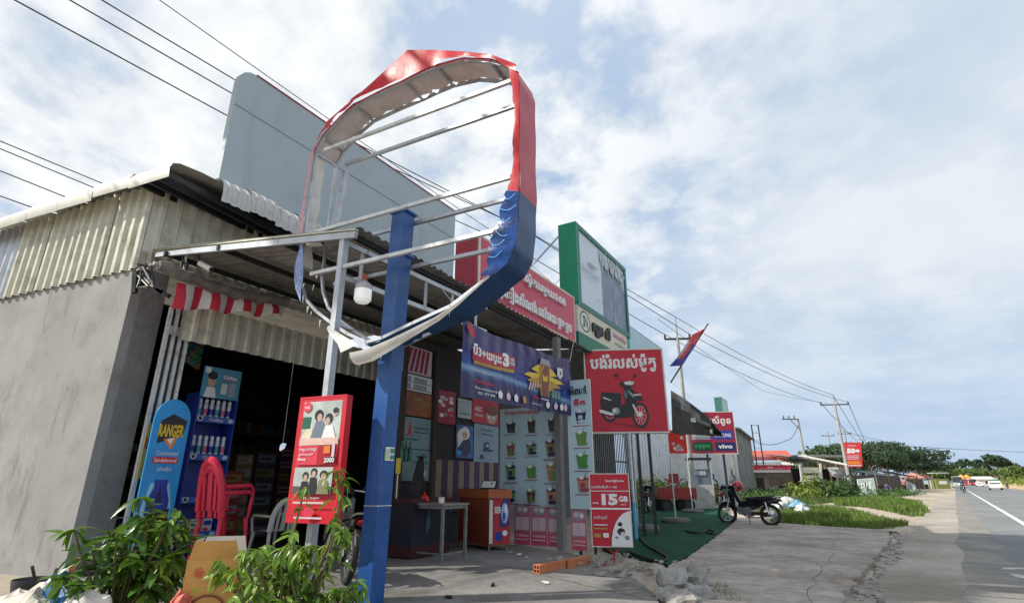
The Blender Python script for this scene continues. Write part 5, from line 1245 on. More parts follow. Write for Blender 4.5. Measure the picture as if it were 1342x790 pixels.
bk4 = bike_at(452, 800, .06, radians(20), 'dark motorcycle half hidden between the plants and the blue pole')
bk4.location = (-2.25, 7.55, .06); bk4.rotation_euler = (radians(6), 0, radians(118))
# red cart with a red chair on it
q = G(884, 670, .03); rc = thing('red_cart', 'red painted cargo cart standing in the shade before the zinc fence', 'cart', q)
crd = M('cart_red', (.26, .012, .015), .5, var=.25, dirt=(.10, .02, .02)); uc = az(80); vc = az(-10)
b = MB(); b.box(q + Z * .55, uc * .85, vc * .45, .05, crd); b.build('bed', rc)
for (o_, a_, c_) in ((vc * .45, uc * .85, vc * .02), (-vc * .45, uc * .85, vc * .02), (uc * .85, uc * .02, vc * .45), (-uc * .85, uc * .02, vc * .45)):
    b = MB(); b.box(q + o_ + Z * .78, a_, c_, .18, crd); b.build('side_panel', rc)
for s_ in (-1, 1):
    for e_ in (-.5, .5):
        w_ = MB(); w_.torus(q + uc * e_ + vc * s_ * .4 + Z * .27, vc, .22, .05, rubber, 20, 8); wo = w_.build('wheel', rc, True); h_ = MB(); h_.lathe([(.17, -.02), (.17, .02)], q + uc * e_ + vc * s_ * .4 + Z * .27, dark_metal, 12, vc); h_.build('rim', wo)
b = MB(); b.bar(q - uc * .85 + Z * .55, q - uc * 1.5 + Z * .95, .04, .04, crd); b.build('drawbar', rc)
q = q + uc * .1 + Z * .60; ch = thing('red_chair', 'dark red chair standing on the red cart', 'chair', q)
for (a_, c_) in ((-1, -1), (1, -1), (1, 1), (-1, 1)): b = MB(); b.bar(q + uc * .2 * a_ + vc * .2 * c_, q + uc * .2 * a_ + vc * .2 * c_ + Z * .42, .04, .04, crd); b.build('leg', ch)
b = MB(); b.box(q + Z * .43, uc * .23, vc * .22, .02, crd); b.build('seat', ch)
b = MB(); b.box(q + Z * .74, uc * .22, vc * .02, .20, crd); b.build('backrest', ch)
for s_ in (-1, 1): b = MB(); b.bar(q + uc * .22 * s_ + Z * .45, q + uc * .30 * s_ + Z * .68, .03, .03, crd); b.bar(q + uc * .30 * s_ + Z * .68 - vc * .0, q + uc * .46 * s_ + Z * .72, .05, .05, crd); b.build('armrest', ch)
# black hoses on the turf
for k, (pts, lb) in enumerate((([(836, 700), (845, 712), (862, 722), (872, 728), (874, 732), (865, 735), (845, 730), (822, 722)], 'black hose looping over the left part of the green turf'), ([(898, 695), (915, 698), (928, 694), (938, 697), (934, 699), (925, 697)], 'short black hose curled at the right edge of the turf'))):
    b = MB(); p3 = [G(x, y, .105) for x, y in pts]; sm = []
    for i in range(len(p3) - 1):
        a_, c_ = p3[i], p3[i + 1]; pa = p3[max(i - 1, 0)]; pc = p3[min(i + 2, len(p3) - 1)]
        for j in range(5): t_ = j / 5; sm.append(.5 * ((2 * a_) + (c_ - pa) * t_ + (2 * pa - 5 * a_ + 4 * c_ - pc) * t_ ** 2 + (3 * a_ - 3 * c_ + pc - pa) * t_ ** 3))
    sm.append(p3[-1]); b.tube(sm, .022, rubber, 6); tag(b.build('garden_hose', None, True), lb, 'hose')
# ------------------------------------------------------------------ broken concrete and loose stones
def lump(name, x, y, r, label, seed, group, mat=concrete, sx=1.2, sy=.9, sz=.75, z0=0.0):
    q = G(x, y, z0); b = MB(); b.ball((0, 0, 0), r, mat, 14, 10, sx, sy, sz, .75, seed)
    rr = random.Random(seed)
    b.v = [Vector((v.x, v.y, v.z)) * (1 + rr.uniform(-.07, .07)) for v in b.v]
    o = b.build(name); o.location = q + Z * r * sz * .55; o.rotation_euler = (0, 0, rr.uniform(0, 6)); return tag(o, label, 'rubble', group)
G1 = 'broken concrete lumps at the forecourt edge'
lump('concrete_lump', 884, 778, .20, 'largest broken concrete lump beside the grass tuft', 3, G1, z0=.02)
lump('concrete_lump', 905, 772, .17, 'upright grey concrete lump behind the largest one', 8, G1, sz=1.0, z0=.02)
lump('concrete_lump', 915, 790, .15, 'concrete lump touching the grass tuft', 12, G1)
lump('concrete_lump', 874, 790, .12, 'small concrete lump at the bottom left of the rubble', 15, G1)
lump('concrete_lump', 898, 796, .14, 'low concrete lump at the very front of the rubble', 21, G1)
mound_m = nodes_mat('rubble_soil', mk_ground([(.20, .17, .14), (.36, .31, .26), (.46, .42, .37)], 2.2, 14, .95, .6, 20))
b = MB(); n1_, n2_ = 26, 16; ca, cb = G(768, 735), G(868, 762)
ax_ = (cb - ca); wv = Vector((-ax_.y, ax_.x, 0)).normalized(); vs = []
for i in range(n1_ + 1):
    for j in range(n2_ + 1):
        u_, v_ = i / n1_, j / n2_ * 2 - 1; p = ca + ax_ * u_ + wv * v_ * .75; e_ = max(0, 1 - v_ * v_) * max(0, 1 - (2 * u_ - 1) ** 2)
        vs.append(Vector((p.x, p.y, -.03 + .24 * e_ * (.6 + .7 * noise.noise(p * 2.5)) + .08 * e_ * noise.noise(p * 8))))
b.add(vs, [(i * (n2_ + 1) + j, (i + 1) * (n2_ + 1) + j, (i + 1) * (n2_ + 1) + j + 1, i * (n2_ + 1) + j + 1) for i in range(n1_) for j in range(n2_)], mound_m)
o = b.build('rubble_ground', None, True); struct(o)
rr = random.Random(31); b = MB()
for k in range(260):
    t_ = rr.random()
    if k < 120: p = ca.lerp(cb, rr.random()) + wv * rr.uniform(-.8, .8); z_ = .03 + rr.random() * .08
    else: p = G(1167, 700).lerp(G(1106, 786), t_) + RN * rr.uniform(-.1, .35); z_ = .0
    r_ = rr.uniform(.012, .05); b.ball((p.x, p.y, z_ + r_ * .3), r_, concrete, 5, 4, 1.2, .9, .7, .6, k)
o = b.build('loose_stones'); tag(o, 'loose small stones along the broken concrete edges', 'stones'); o['kind'] = 'stuff'
for k, (x, y, lb) in enumerate(((941, 701, 'black clod lying at the turf corner'), (1172, 700, 'dark stone lying on the shoulder at the shadow edge'))):
    lump('dark_stone', x, y, .09, lb, 40 + k, None, M('dark_stone', (.05, .045, .04), .9), sz=.4)
# ================================================================== GOODS INSIDE THE LEFT SHOP
ORD = ['first', 'second', 'third', 'fourth', 'fifth', 'sixth', 'seventh']
rk0 = atn(258, 640, -9.3); rk0.z = .08
rk = thing('display_rack', 'royal blue display rack with white badges holding rows of spray cans', 'rack', rk0)
hw, hd = .34, .20
b = MB(); b.box(rk0 - N * hd + Z * 1.28, F * hw, N * .01, 1.28, royal); b.build('back_panel', rk)
for s_ in (-1, 1): b = MB(); b.box(rk0 + F * hw * s_ + Z * 1.28, F * .01, N * hd, 1.28, royal); b.build('side_panel', rk)
zf = lambda y: atn(250, y, -9.1).z
shz = [.35, zf(660), zf(603), zf(552)]
for k, z_ in enumerate(shz):
    b = MB(); b.box(rk0 + Z * z_, F * hw, N * hd, .012, royal); b.build('shelf', rk)
    p = Plane(rk0 - F * hw + N * (hd + .002) + Z * (z_ - .07), F, 2 * hw, .10); b = MB(); p.rect(b, 0, 0, 1, 1, M('shelf_strip_blue', (.03, .10, .42), .4), .001); p.text(b, 'Chillax', .32, .25, .38, .5, pale_pink, .03); p.poly(b, [(.03, .9), (.17, .9), (.17, .4), (.10, .05), (.03, .4)], white); p.poly(b, [(.055, .8), (.145, .8), (.145, .45), (.10, .2), (.055, .45)], dark_metal); p.disc(b, .88, .5, .07, .35, skyblue); b.build('price_strip', rk)
canw = M('can_silver', (.50, .55, .62), .3, .3, var=.1, bump=0)
for r_, z_ in enumerate((shz[2], shz[3])):
    for k in range(6):
        q = rk0 + F * (-.26 + .104 * k) + N * .10 + Z * (z_ + .012); o = thing('spray_can', ORD[k] + ' silver spray can from the left on the ' + ('lower', 'upper')[r_] + ' can shelf of the blue rack', 'can', q, 0, ('spray cans on the lower shelf', 'spray cans on the upper shelf')[r_])
        b = MB(); b.lathe([(.036, 0), (.038, .01), (.038, .22), (.03, .25)], q, canw, 10); b.build('can_body', o, True); b = MB(); b.lathe([(.0388, .05), (.0388, .15)], q, [royal, M('teal_band', (.03, .30, .38), .4), M('rose_band', (.5, .12, .25), .4)][(k + r_) % 3], 10); b.build('label_band', o, True); b = MB(); b.lathe([(.03, .25), (.03, .30), (.012, .32)], q, white, 10); b.build('cap', o)
for k in range(3):
    q = rk0 + F * (-.2 + .2 * k) + N * .05 + Z * .362; o = thing('carton', ORD[k] + ' pale patterned carton from the left on the bottom shelf of the blue rack', 'box', q, 0, 'cartons on the bottom rack shelf'); b = MB(); b.box(q + Z * .10, F * .08, N * .08, .10, pale_pink); b.build('box_body', o); b = MB(); pp_ = Plane(q - F * .08 + N * .082, F, .16, .2); pp_.rect(b, .1, .5, .9, .85, royal); pp_.rect(b, .1, .1, .6, .3, red_print); b.build('print', o, kind='stuff')
hz_ = zf(524)
p = Plane(rk0 - F * .36 + N * .22 + Z * hz_, F, .68, zf(482) - hz_)
hd_ = board('rack_header', 'blue header card with a young man and a product on top of the blue rack', 'poster', p, .02, M('header_teal', (.08, .28, .40), .45), royal)
b = MB(); p.disc(b, .24, .55, .11, .20, skin_print); p.disc(b, .24, .72, .13, .14, ink); p.poly(b, [(.08, 0), (.40, 0), (.34, .34), (.14, .34)], white); p.text(b, 'Chillax', .52, .66, .38, .13, white, .03); p.rect(b, .5, .62, .92, .64, red_print); p.rect(b, .5, .15, .66, .5, pale_steel); p.rect(b, .7, .1, .88, .55, grey_ink); p.poly(b, [(.03, .97), (.17, .97), (.17, .82), (.10, .75), (.03, .82)], white); b.build('print', hd_, kind='stuff')
# standee
p0 = atn(200, 560, -8.25); zt_ = atn(222, 522, -8.25).z
p = Plane(SN(p0.dot(F), -8.25, .25), F, .50, zt_ - .25)
sg = thing('standee', 'tall blue rounded cardboard standee advertising RANGER insect spray beside the folding door', 'standee', p.p(.5, 0))
out = [(0, 0), (1, 0), (1, .86)] + [(.5 + .5 * cos(a), .86 + .14 * sin(a)) for a in [.25, .5, .8, 1.1, 1.4, 1.7, 2.1, 2.5, 2.8]] + [(0, .86)]
b = MB(); n = len(out); vs = [p.p(a, c, 0) for a, c in out] + [p.p(a, c, -.02) for a, c in out]
stm = M('standee_blue', (.02, .30, .72), .4, var=.15, scale=1.2, bump=0)
b.add(vs, [tuple(range(n)), tuple(range(2 * n - 1, n - 1, -1))] + [(i, n + i, n + (i + 1) % n, (i + 1) % n) for i in range(n)], stm); b.build('panel', sg)
b = MB(); p.poly(b, [(.12, .0), (.90, .0), (.90, .30), (.75, .45), (.25, .45), (.12, .30)], M('standee_light', (.25, .60, .85), .4, bump=0)); b.build('light_field', sg)
b = MB(); p.poly(b, [(.18, .70), (.86, .76), (.92, .86), (.5, .90), (.2, .85)], ink); p.poly(b, [(.35, .73), (.6, .66), (.72, .75)], orange); p.poly(b, [(.44, .73), (.56, .695), (.64, .745)], white)
p.text(b, 'RANGER', .17, .745, .70, .085, yellow, .04, slant=.0); p.text(b, 'Concentrated', .22, .625, .6, .03, white, .0); p.rect(b, .16, .575, .84, .615, red_print); p.text(b, 'Sandalwood', .20, .582, .60, .026, white, .01); p.text(b, 'ក្លិនឈើចន្ទន៍', .32, .52, .38, .035, white, 0)
p.poly(b, [(.22, .06), (.78, .06), (.80, .34), (.68, .42), (.68, .47), (.34, .47), (.34, .42), (.22, .34)], royal); p.rect(b, .40, .39, .62, .46, M('cap_blue', (.02, .05, .40), .3)); p.poly(b, [(.42, .33), (.60, .33), (.51, .44)], navy)
p.poly(b, [(.18, .13), (.84, .18), (.86, .29), (.18, .24)], ink); p.text(b, 'RANGER', .20, .175, .62, .075, yellow, .04); p.poly(b, [(.3, .12), (.5, .03), (.52, .14)], red_print); p.text(b, 'SCOUT', .42, .08, .36, .05, white, .03); p.poly(b, [(.15, .0), (.85, .0), (.8, .05), (.2, .05)], yellow); b.build('print', sg, kind='stuff')
b = MB(); b.bar(p.p(.5, .5, -.02), p.p(.5, 0, -.45) - Z * .2, .05, .02, cardboard); b.build('strut', sg)
# yellow strip, dark goods deeper in the shop
q = atn(190, 590, -8.5); o = thing('notice_strip', 'narrow yellow panel between the folding door and the blue standee', 'panel', q - Z * .5); b = MB(); b.box(q, F * .035, N * .01, .38, M('mustard', (.30, .20, .03), .5)); b.build('panel', o); b = MB(); b.box(q + N * .012 + Z * .1, F * .025, N * .002, .08, brown); b.build('print', o)
def crate_stack(x, y0, n, nn_, w, h, mat, lab, cat, grp, z0=.06):
    q = atn(x, y0, nn_); q.z = z0
    for k in range(n):
        o = thing(cat.replace(' ', '_'), lab + ', ' + ORD[k] + ' from the floor', cat, q + Z * (k * h), 0, grp)
        b = MB(); b.box(q + Z * (k * h + h / 2), F * w / 2, N * w * .4, h / 2 - .006, mat); b.build('body', o)
        pp = Plane(q - F * w / 2 + N * (w * .4 + .002) + Z * (k * h), F, w, h); b = MB(); pp.rect(b, .1, .25, .9, .75, [M('faded_label', (.22, .18, .18), .6), M('ochre_label', (.20, .14, .02), .6), slate_ink][k % 3]); pp.rect(b, .16, .4, .7, .6, mat); b.build('print', o)
crate_stack(286, 690, 5, -10.0, .46, .27, M('crate_red', (.20, .01, .015), .5), 'red drinks carton stacked behind the red plastic chair', 'carton', 'red cartons stacked in the shop')
crate_stack(302, 690, 7, -10.5, .36, .24, M('carton_tan', (.14, .10, .04), .7), 'tan carton in the tall stack deep in the shop', 'carton', 'tan cartons stacked deep in the shop')
crate_stack(330, 690, 6, -11.5, .5, .30, M('carton_dark', (.06, .05, .07), .7), 'dark carton in the stack in the middle of the shop', 'carton', 'dark cartons in the middle of the shop')
crate_stack(360, 690, 7, -11.8, .5, .28, M('carton_wine', (.09, .02, .03), .7), 'wine coloured carton stacked right of the dark cartons', 'carton', 'wine cartons in the shop')
# dark shelving across the back with goods
rr = random.Random(77); goods = [M('good%d' % i, c, .5, bump=0) for i, c in enumerate([(.10, .015, .015), (.02, .04, .12), (.12, .09, .03), (.12, .12, .12), (.02, .08, .03), (.12, .05, .015)])]
for kx in range(4):
    q = SN(5.6 + kx * 1.15, -12.9, .06); o = thing('goods_shelf', ['leftmost dark shelf of goods at the back of the shop', 'second dark shelf of goods from the left at the back of the shop', 'third dark shelf of goods at the back of the shop', 'dark shelf of goods nearest the kiosk at the back of the shop'][kx], 'shelf', q)
    b = MB(); 
    for e_ in (-.55, .55): b.box(q + F * e_ + Z * 1.25, F * .02, N * .2, 1.25, dark_metal)
    b.build('upright', o, kind='stuff')
    for r_ in range(5):
        b = MB(); b.box(q + Z * (.2 + r_ * .52), F * .55, N * .2, .012, dark_metal); b.build('shelf_board', o)
    b = MB()
    for r_ in range(5):
        x = -.5
        while x < .45: w_ = rr.uniform(.07, .16); h_ = rr.uniform(.12, .34); b.box(q + F * (x + w_ / 2) + N * .08 + Z * (.215 + r_ * .52 + h_ / 2), F * (w_ * .46), N * .08, h_ / 2, rr.choice(goods)); x += w_
    b.build('goods', o, kind='stuff')
# hanging sachets at the upper left of the opening
sx = thing('hanging_sachets', 'dark strips of green sachets hanging above the blue rack', 'sachets', atn(240, 440, -9.2))
for k in range(9):
    b = MB(); q = atn(231 + 4.2 * k, 425 + 3 * k, -9.2)
    for j in range(4): b.box(q - Z * (.02 + j * .13), F * .04, N * .008, .055, goods[(k + j) % 6] if (k + j) % 3 else dark_green)
    b.build('sachet_strip', sx, kind='stuff')
# red plastic chair (stacked pair) near the doorway
def plastic_chair(loc, ang, mat, label, n=1):
    t = thing('plastic_chair', label, 'chair', loc, ang)
    for s_ in range(n):
        dz = .06 * s_; dx = .03 * s_
        b = MB(); 
        W2, D2 = .22, .21; vs = []; 
        for i in range(7):
            for j in range(7): u_, v_ = i / 6 * 2 - 1, j / 6 * 2 - 1; vs.append((u_ * D2, v_ * W2, .43 + dz - .015 * (1 - u_ * u_) * (1 - v_ * v_) + .01))
        b.add(vs, [(i * 7 + j, (i + 1) * 7 + j, (i + 1) * 7 + j + 1, i * 7 + j + 1) for i in range(6) for j in range(6)], mat); b.build('seat', t, True, False)
        # back: curved hoop with slots
        b = MB(); hoop = []
        for k in range(13):
            a_ = pi * k / 12; hoop.append((-.20 - .10 * sin(a_) - dx, -.21 * cos(a_), .44 + dz + .46 * sin(a_) ** .6))
        b.tube(hoop, .03, mat, 8, rs=[.045] * 13); b.build('back_frame', t, True, False)
        for y_ in (-.11, 0, .11):
            b = MB(); zt__ = .44 + .42 * (1 - (y_ / .22) ** 2) ** .3; b.box(Vector((-.24 - dx, y_, .44 + dz + (zt__ - .44) / 2)), Vector((.008, 0, 0)), Vector((0, .022 if y_ else .04, 0)), (zt__ - .44) / 2, mat, up=Vector((-.16, 0, 1)).normalized()); b.build('back_slat', t, False, False)
        if s_ == 0:
            for (a_, c_) in ((-1, -1), (1, -1), (1, 1), (-1, 1)):
                b = MB(); b.tube([(a_ * .19, c_ * .20, .43), (a_ * .24, c_ * .24, 0)], .02, mat, 6, rs=[.03, .018]); b.build('leg', t, True, False)
        for c_ in (-1, 1):
            b = MB(); b.tube([(.20, c_ * .22, .43 + dz), (.21, c_ * .25, .62 + dz), (.15, c_ * .26, .67 + dz), (-.22, c_ * .24, .66 + dz)], .02, mat, 8); b.build('armrest', t, True, False)
    return t
prd = M('chair_red', (.62, .02, .06), .35, var=.05, bump=0)
q = atn(283, 740, -7.75); cz = .06
pc = plastic_chair(Vector((q.x, q.y, .10)), radians(-25), prd, 'glossy red plastic armchair at the shop doorway behind the cardboard box', 2)
pc.scale = (1.15, .95, 1.45); pc.rotation_euler = (0, 0, radians(70))
wcm = M('white_plastic', (.40, .41, .40), .35, var=.05, bump=0)
q = atn(352, 735, -7.6); c3_ = plastic_chair(Vector((q.x, q.y, .10)), radians(150), wcm, 'white plastic armchair nearest the red phone poster'); c3_.scale = (.95, .95, .95)
# little pale reflector hanging in the opening
q = atn(370, 586, -6.5); hr = thing('hanging_disc', 'small pale blue shard of mirror hanging in the dark opening', 'mirror', q)
b = MB(); pp = Plane(q - um * .05 - Z * .05, (um + mm * .2).normalized(), .10, .11); pp.poly(b, [(0, .25), (.15, 0), (.8, .35), (1, .9), (.35, 1), (.02, .75)], M('mirror_blue', (.45, .62, .85), .1, .0, bump=0), 0); pp.poly(b, [(.0, .25), (.2, .02), (.25, .5), (.15, .8)], white, .002); b.build('shard', hr)
b = MB(); b.tube([q + Z * .05, q + Z * 2.0], .002, grey_ink, 4); b.build('string', hr)
# ------------------------------------------------------------------ red phone poster on the white post
uo = az(112); no_ = uo.cross(Z); a = Vector((P1.x, P1.y, 0)) + no_ * .16; dd = a.dot(no_)
c0 = at_plane(381, 682, no_, dd); c1 = at_plane(441, 694, no_, dd); ct = at_plane(425, 521, no_, dd)
pl = Plane(c0 - uo * .05, uo, (c1 - c0).length * 1.0, ct.z - c0.z)
rb = board('phone_poster_box', 'tall red advertising box with two photographs of young people fixed to the white post', 'poster', pl, .09, M('box_red', (.62, .02, .035), .4, var=.06, bump=0), M('box_red', (.62, .02, .035)), .02, .004)
b = MB()
ph = M('photo_pale', (.46, .52, .50), .5, var=.2, scale=6, bump=0)
pl.rect(b, .08, .55, .94, .97, ph); pl.poly(b, [(.08, .66), (.30, .80), (.34, .66), (.5, .64), (.5, .60), (.08, .6)], M('cream_coat', (.72, .66, .48), .5)); pl.rect(b, .08, .74, .28, .84, dark_green)
pl.poly(b, [(.30, .66), (.40, .82), (.56, .80), (.70, .68), (.6, .62)], slate_ink); pl.disc(b, .45, .85, .10, .05, ink); pl.disc(b, .47, .83, .055, .035, skin_print); pl.disc(b, .68, .82, .085, .045, ink); pl.disc(b, .66, .80, .05, .03, skin_print)
pl.poly(b, [(.55, .64), (.62, .76), (.78, .76), (.88, .64)], white); pl.disc(b, .82, .87, .05, .03, skin_print); pl.disc(b, .82, .885, .06, .025, ink); pl.disc(b, .17, .925, .095, .045, M('badge_red', (.7, .05, .08), .4)); pl.text(b, 'Oishi', .11, .91, .12, .025, white, .02)
pl.rect(b, .08, .60, .94, .66, M('hand_pink', (.70, .48, .42), .5)); pl.rect(b, .08, .44, .52, .595, M('mid_red', (.70, .05, .09), .4)); pl.rect(b, .52, .44, .94, .595, M('deep_red', (.42, .01, .02), .4))
pl.text(b, 'Mega យកឥឡូវ', .11, .55, .38, .028, white, .02); pl.text(b, 'ទូរស័ព្ទថ្មី', .11, .512, .32, .025, white, .02); pl.text(b, 'Easy', .11, .47, .18, .028, white, .02)
pl.rect(b, .66, .53, .80, .59, orange); pl.rect(b, .84, .50, .90, .62, pale_pink); pl.text(b, '2000', .68, .45, .25, .055, ink, .06); pl.text(b, '2000', .695, .456, .22, .04, white, .03)
pl.rect(b, .08, .21, .92, .42, ph); pl.rect(b, .08, .21, .92, .27, M('dark_photo', (.10, .09, .09), .5)); 
for (x, y, w_) in ((.34, .35, .07), (.52, .38, .07), (.74, .36, .09)): pl.disc(b, x, y, w_, .035, ink); pl.disc(b, x, y - .012, w_ * .6, .024, skin_print); pl.poly(b, [(x - w_ * 1.4, .21), (x - w_, y - .04), (x + w_, y - .04), (x + w_ * 1.5, .21)], [slate_ink, ink, M('olive_shirt', (.22, .22, .13), .5)][int(x * 3.3) % 3])
pl.text(b, 'សេវាកម្ម', .30, .165, .4, .022, white, .01); pl.rect(b, .14, .135, .84, .15, pale_pink); pl.disc(b, .5, .07, .12, .04, M('mid_red', (.7, .05, .09))); pl.rect(b, .2, .02, .8, .035, pale_pink); b.build('print', rb, kind='stuff')
# ================================================================== FRONT PLANTS
leafm = M('leaf_green', (.16, .29, .03), .35, var=.35, scale=5, bump=.03, bscale=30, trans=.28)
leafm2 = M('leaf_dark_green', (.07, .165, .022), .3, var=.35, scale=5, bump=.03, bscale=30, trans=.22)
leafy = M('leaf_young', (.20, .30, .03), .4, var=.25, scale=5, bump=0, trans=.35)
stemm = M('green_stem', (.13, .12, .05), .7, var=.3, scale=9)
def leaf_mesh(name, L, Wd, curl, mats):
    vs = []; n = 6
    for i in range(n + 1):
        t = i / n; w = Wd * sin(pi * min(1, t * .96 + .03)) ** .8 * (1 - .35 * t); z = -curl * t * t; x = L * t * (1 - .12 * curl / L)
        vs += [(x, -w / 2, z + w * .18), (x, 0, z), (x, w / 2, z + w * .18)]
    fs = [(3 * i + j, 3 * i + 3 + j, 3 * i + 4 + j, 3 * i + 1 + j) for i in range(n) for j in range(2)]
    me = bpy.data.meshes.new(name); me.from_pydata(vs, [], fs); me.materials.append(mats); me.polygons.foreach_set('use_smooth', [True] * len(fs)); return me
def plant(label, base, stems, L, Wd, curl, nleaf, mats, seed, droop, whorl=False):
    rr = random.Random(seed); t = thing('shrub', label, 'shrub', base)
    ms = [leaf_mesh('leaf', L * k, Wd * k, curl * L, m) for k in (1, .8) for m in mats]
    spots = []
    for st in stems:
        pts = [Vector(p) for p in st]; b = MB(); b.tube([p - Vector((0, 0, 0)) for p in pts], .012, stemm, 6, rs=[.014 * (1 - .6 * i / len(pts)) for i in range(len(pts))]); o = b.build('stem', t, True, False)
        for i in range(len(pts) - 1):
            for k in range(6): f_ = (i + k / 6) / (len(pts) - 1); spots.append((pts[i].lerp(pts[i + 1], k / 6), f_, (pts[i + 1] - pts[i]).normalized()))
    spots = [s for s in spots if s[1] > .28]
    for k in range(nleaf):
        p, f_, d_ = rr.choice(spots) if k > len(stems) * 8 else spots[-1 - (k % 3)]
        if k < len(stems) * 9:
            st = stems[k % len(stems)]; p = Vector(st[-1]) + Vector((rr.uniform(-.02, .02),) * 3)
        a = rr.uniform(0, 2 * pi); el = rr.uniform(*droop)
        o = bpy.data.objects.new('leaf', rr.choice(ms)); COL.objects.link(o); o.parent = t; o.location = p
        o.rotation_euler = (rr.uniform(-.6, .6), el, a); s_ = rr.uniform(.65, 1.1); o.scale = (s_, s_, s_)
    b = MB()                                     # the many inner leaves, past what one could count
    for k in range(int(nleaf * 1.3)):
        p, f_, d_ = rr.choice(spots); p = p + Vector((rr.gauss(0, .05), rr.gauss(0, .05), rr.gauss(0, .04)))
        a = rr.uniform(0, 2 * pi); el = rr.uniform(*droop); mt = Matrix.LocRotScale(p, Matrix.Rotation(a, 3, 'Z') @ Matrix.Rotation(el, 3, 'Y') @ Matrix.Rotation(rr.uniform(-.6, .6), 3, 'X'), Vector((1, 1, 1)) * rr.uniform(.6, 1.0))
        m_ = rr.choice(mats); kk = len(b.v); prof = [(0, 0), (.25, .38), (.55, .5), (.8, .3), (1, 0)]
        vs = []
        for (x, w) in prof: z = -curl * L * x * x; vs += [mt @ Vector((x * L, -w * Wd, z + w * Wd * .3)), mt @ Vector((x * L, 0, z)), mt @ Vector((x * L, w * Wd, z + w * Wd * .3))]
        b.add(vs, [(3 * i + j, 3 * i + 3 + j, 3 * i + 4 + j, 3 * i + 1 + j) for i in range(4) for j in range(2)], m_)
    b.build('inner_leaves', t, True, False, kind='stuff')
    return t
def stems_for(rr, n, spread, h, h0=.0):
    out = []
    for k in range(n):
        a = rr.uniform(0, 2 * pi); r = spread * sqrt(rr.random()); hh = h * rr.uniform(.45, 1.0) * (1 - .25 * r / spread)
        out.append([(r * .15 * cos(a), r * .15 * sin(a), h0), (r * .5 * cos(a), r * .5 * sin(a), hh * .45), (r * .85 * cos(a), r * .85 * sin(a), hh * .8), (r * cos(a), r * sin(a), hh)])
    return out
rr = random.Random(5)
pb1 = aty(160, 760, 5.35); pb1.z = 0
plant('broad leaved dark green shrub against the grey wall at the lower left', pb1, stems_for(rr, 34, .50, 1.16), .25, .07, .25, 290, [leafm2, leafm2, leafm], 3, (-.5, .9))
rr = random.Random(9)
pb2 = aty(378, 770, 4.9); pb2.z = 0
st2 = stems_for(rr, 30, .62, .98) + [[(.2, 0, .2), (.30, .05, .7), (.34, .05, 1.0), (.30, .02, 1.30)]] + [[(.1, 0, .2), (.28, .05, .7), (.33, .05, 1.0), (.36, .02, 1.22)], [(-.1, 0, .2), (-.05, .05, .7), (-.0, .05, 1.0), (.02, .02, 1.15)]]
plant('bright green shrub with drooping leaves in front of the white post', pb2, st2, .15, .048, .45, 296, [leafm, leafm, leafy], 4, (-.3, 1.0))
rr = random.Random(19)
pb3 = aty(415, 780, 4.7); pb3.z = 0
plant('small leafy shrub low at the foot of the blue pole', pb3, stems_for(rr, 12, .35, .62), .12, .042, .4, 150, [leafm, leafm2], 14, (-.4, .9))
# cardboard box, lit by the sun
q = aty(278, 785, 5.2); q.z = .0; cb_ = thing('cardboard_box', 'open orange printed cardboard box between the two shrubs', 'box', q, 0)
uc_, vc_ = az(75), az(-15); hb_ = aty(285, 730, 5.2).z
obx = M('box_orange', (.62, .33, .10), .75, var=.1, bump=.02)
pts_ = [q - uc_ * .20 - vc_ * .16, q + uc_ * .20 - vc_ * .16, q + uc_ * .20 + vc_ * .16, q - uc_ * .20 + vc_ * .16]
for k in range(4):
    a_, c_ = pts_[k], pts_[(k + 1) % 4]; b = MB(); b.bar(a_ + Z * (hb_ / 2 + .05), c_ + Z * (hb_ / 2 + .05), .012, hb_ - .1, obx); b.build('side_panel', cb_)
for k, tl_ in ((0, .3), (3, -.2), (2, .1)):
    a_, c_ = pts_[k], pts_[(k + 1) % 4]; outw = ((a_ + c_) / 2 - q); outw.z = 0; outw.normalize(); b = MB(); d_ = (Z * 1 + outw * tl_).normalized() * .16
    b.face([a_ + Z * hb_, c_ + Z * hb_, c_ + Z * hb_ + d_ - (c_ - a_) * .1, a_ + Z * hb_ + d_ + (c_ - a_) * .1], offwhite if k else obx); b.build('flap', cb_)
for k in (0, 3):
    a_, c_ = pts_[k], pts_[(k + 1) % 4]; u_ = (c_ - a_).normalized(); pp = Plane(a_ + Z * .1, u_, (c_ - a_).length, hb_ - .1)
    if pp.n.dot((a_ + c_) / 2 - q) < 0: pp = Plane(c_ + Z * .1, -u_, (c_ - a_).length, hb_ - .1)
    pp.k = 10; b = MB(); rm = M('box_print_red', (.62, .12, .05), .7)
    for (x, y) in ((.25, .8), (.72, .74)):
        for j in range(5): pp.disc(b, x + .06 * cos(j * 1.257), y + .05 * sin(j * 1.257), .045, .035, rm, 8)
    pp.disc(b, .5, .2, .36, .25, brown); pp.disc(b, .5, .2, .32, .21, obx); pp.text(b, 'FRESH', .3, .14, .4, .1, rm, .02); b.build('print', cb_, kind='stuff')
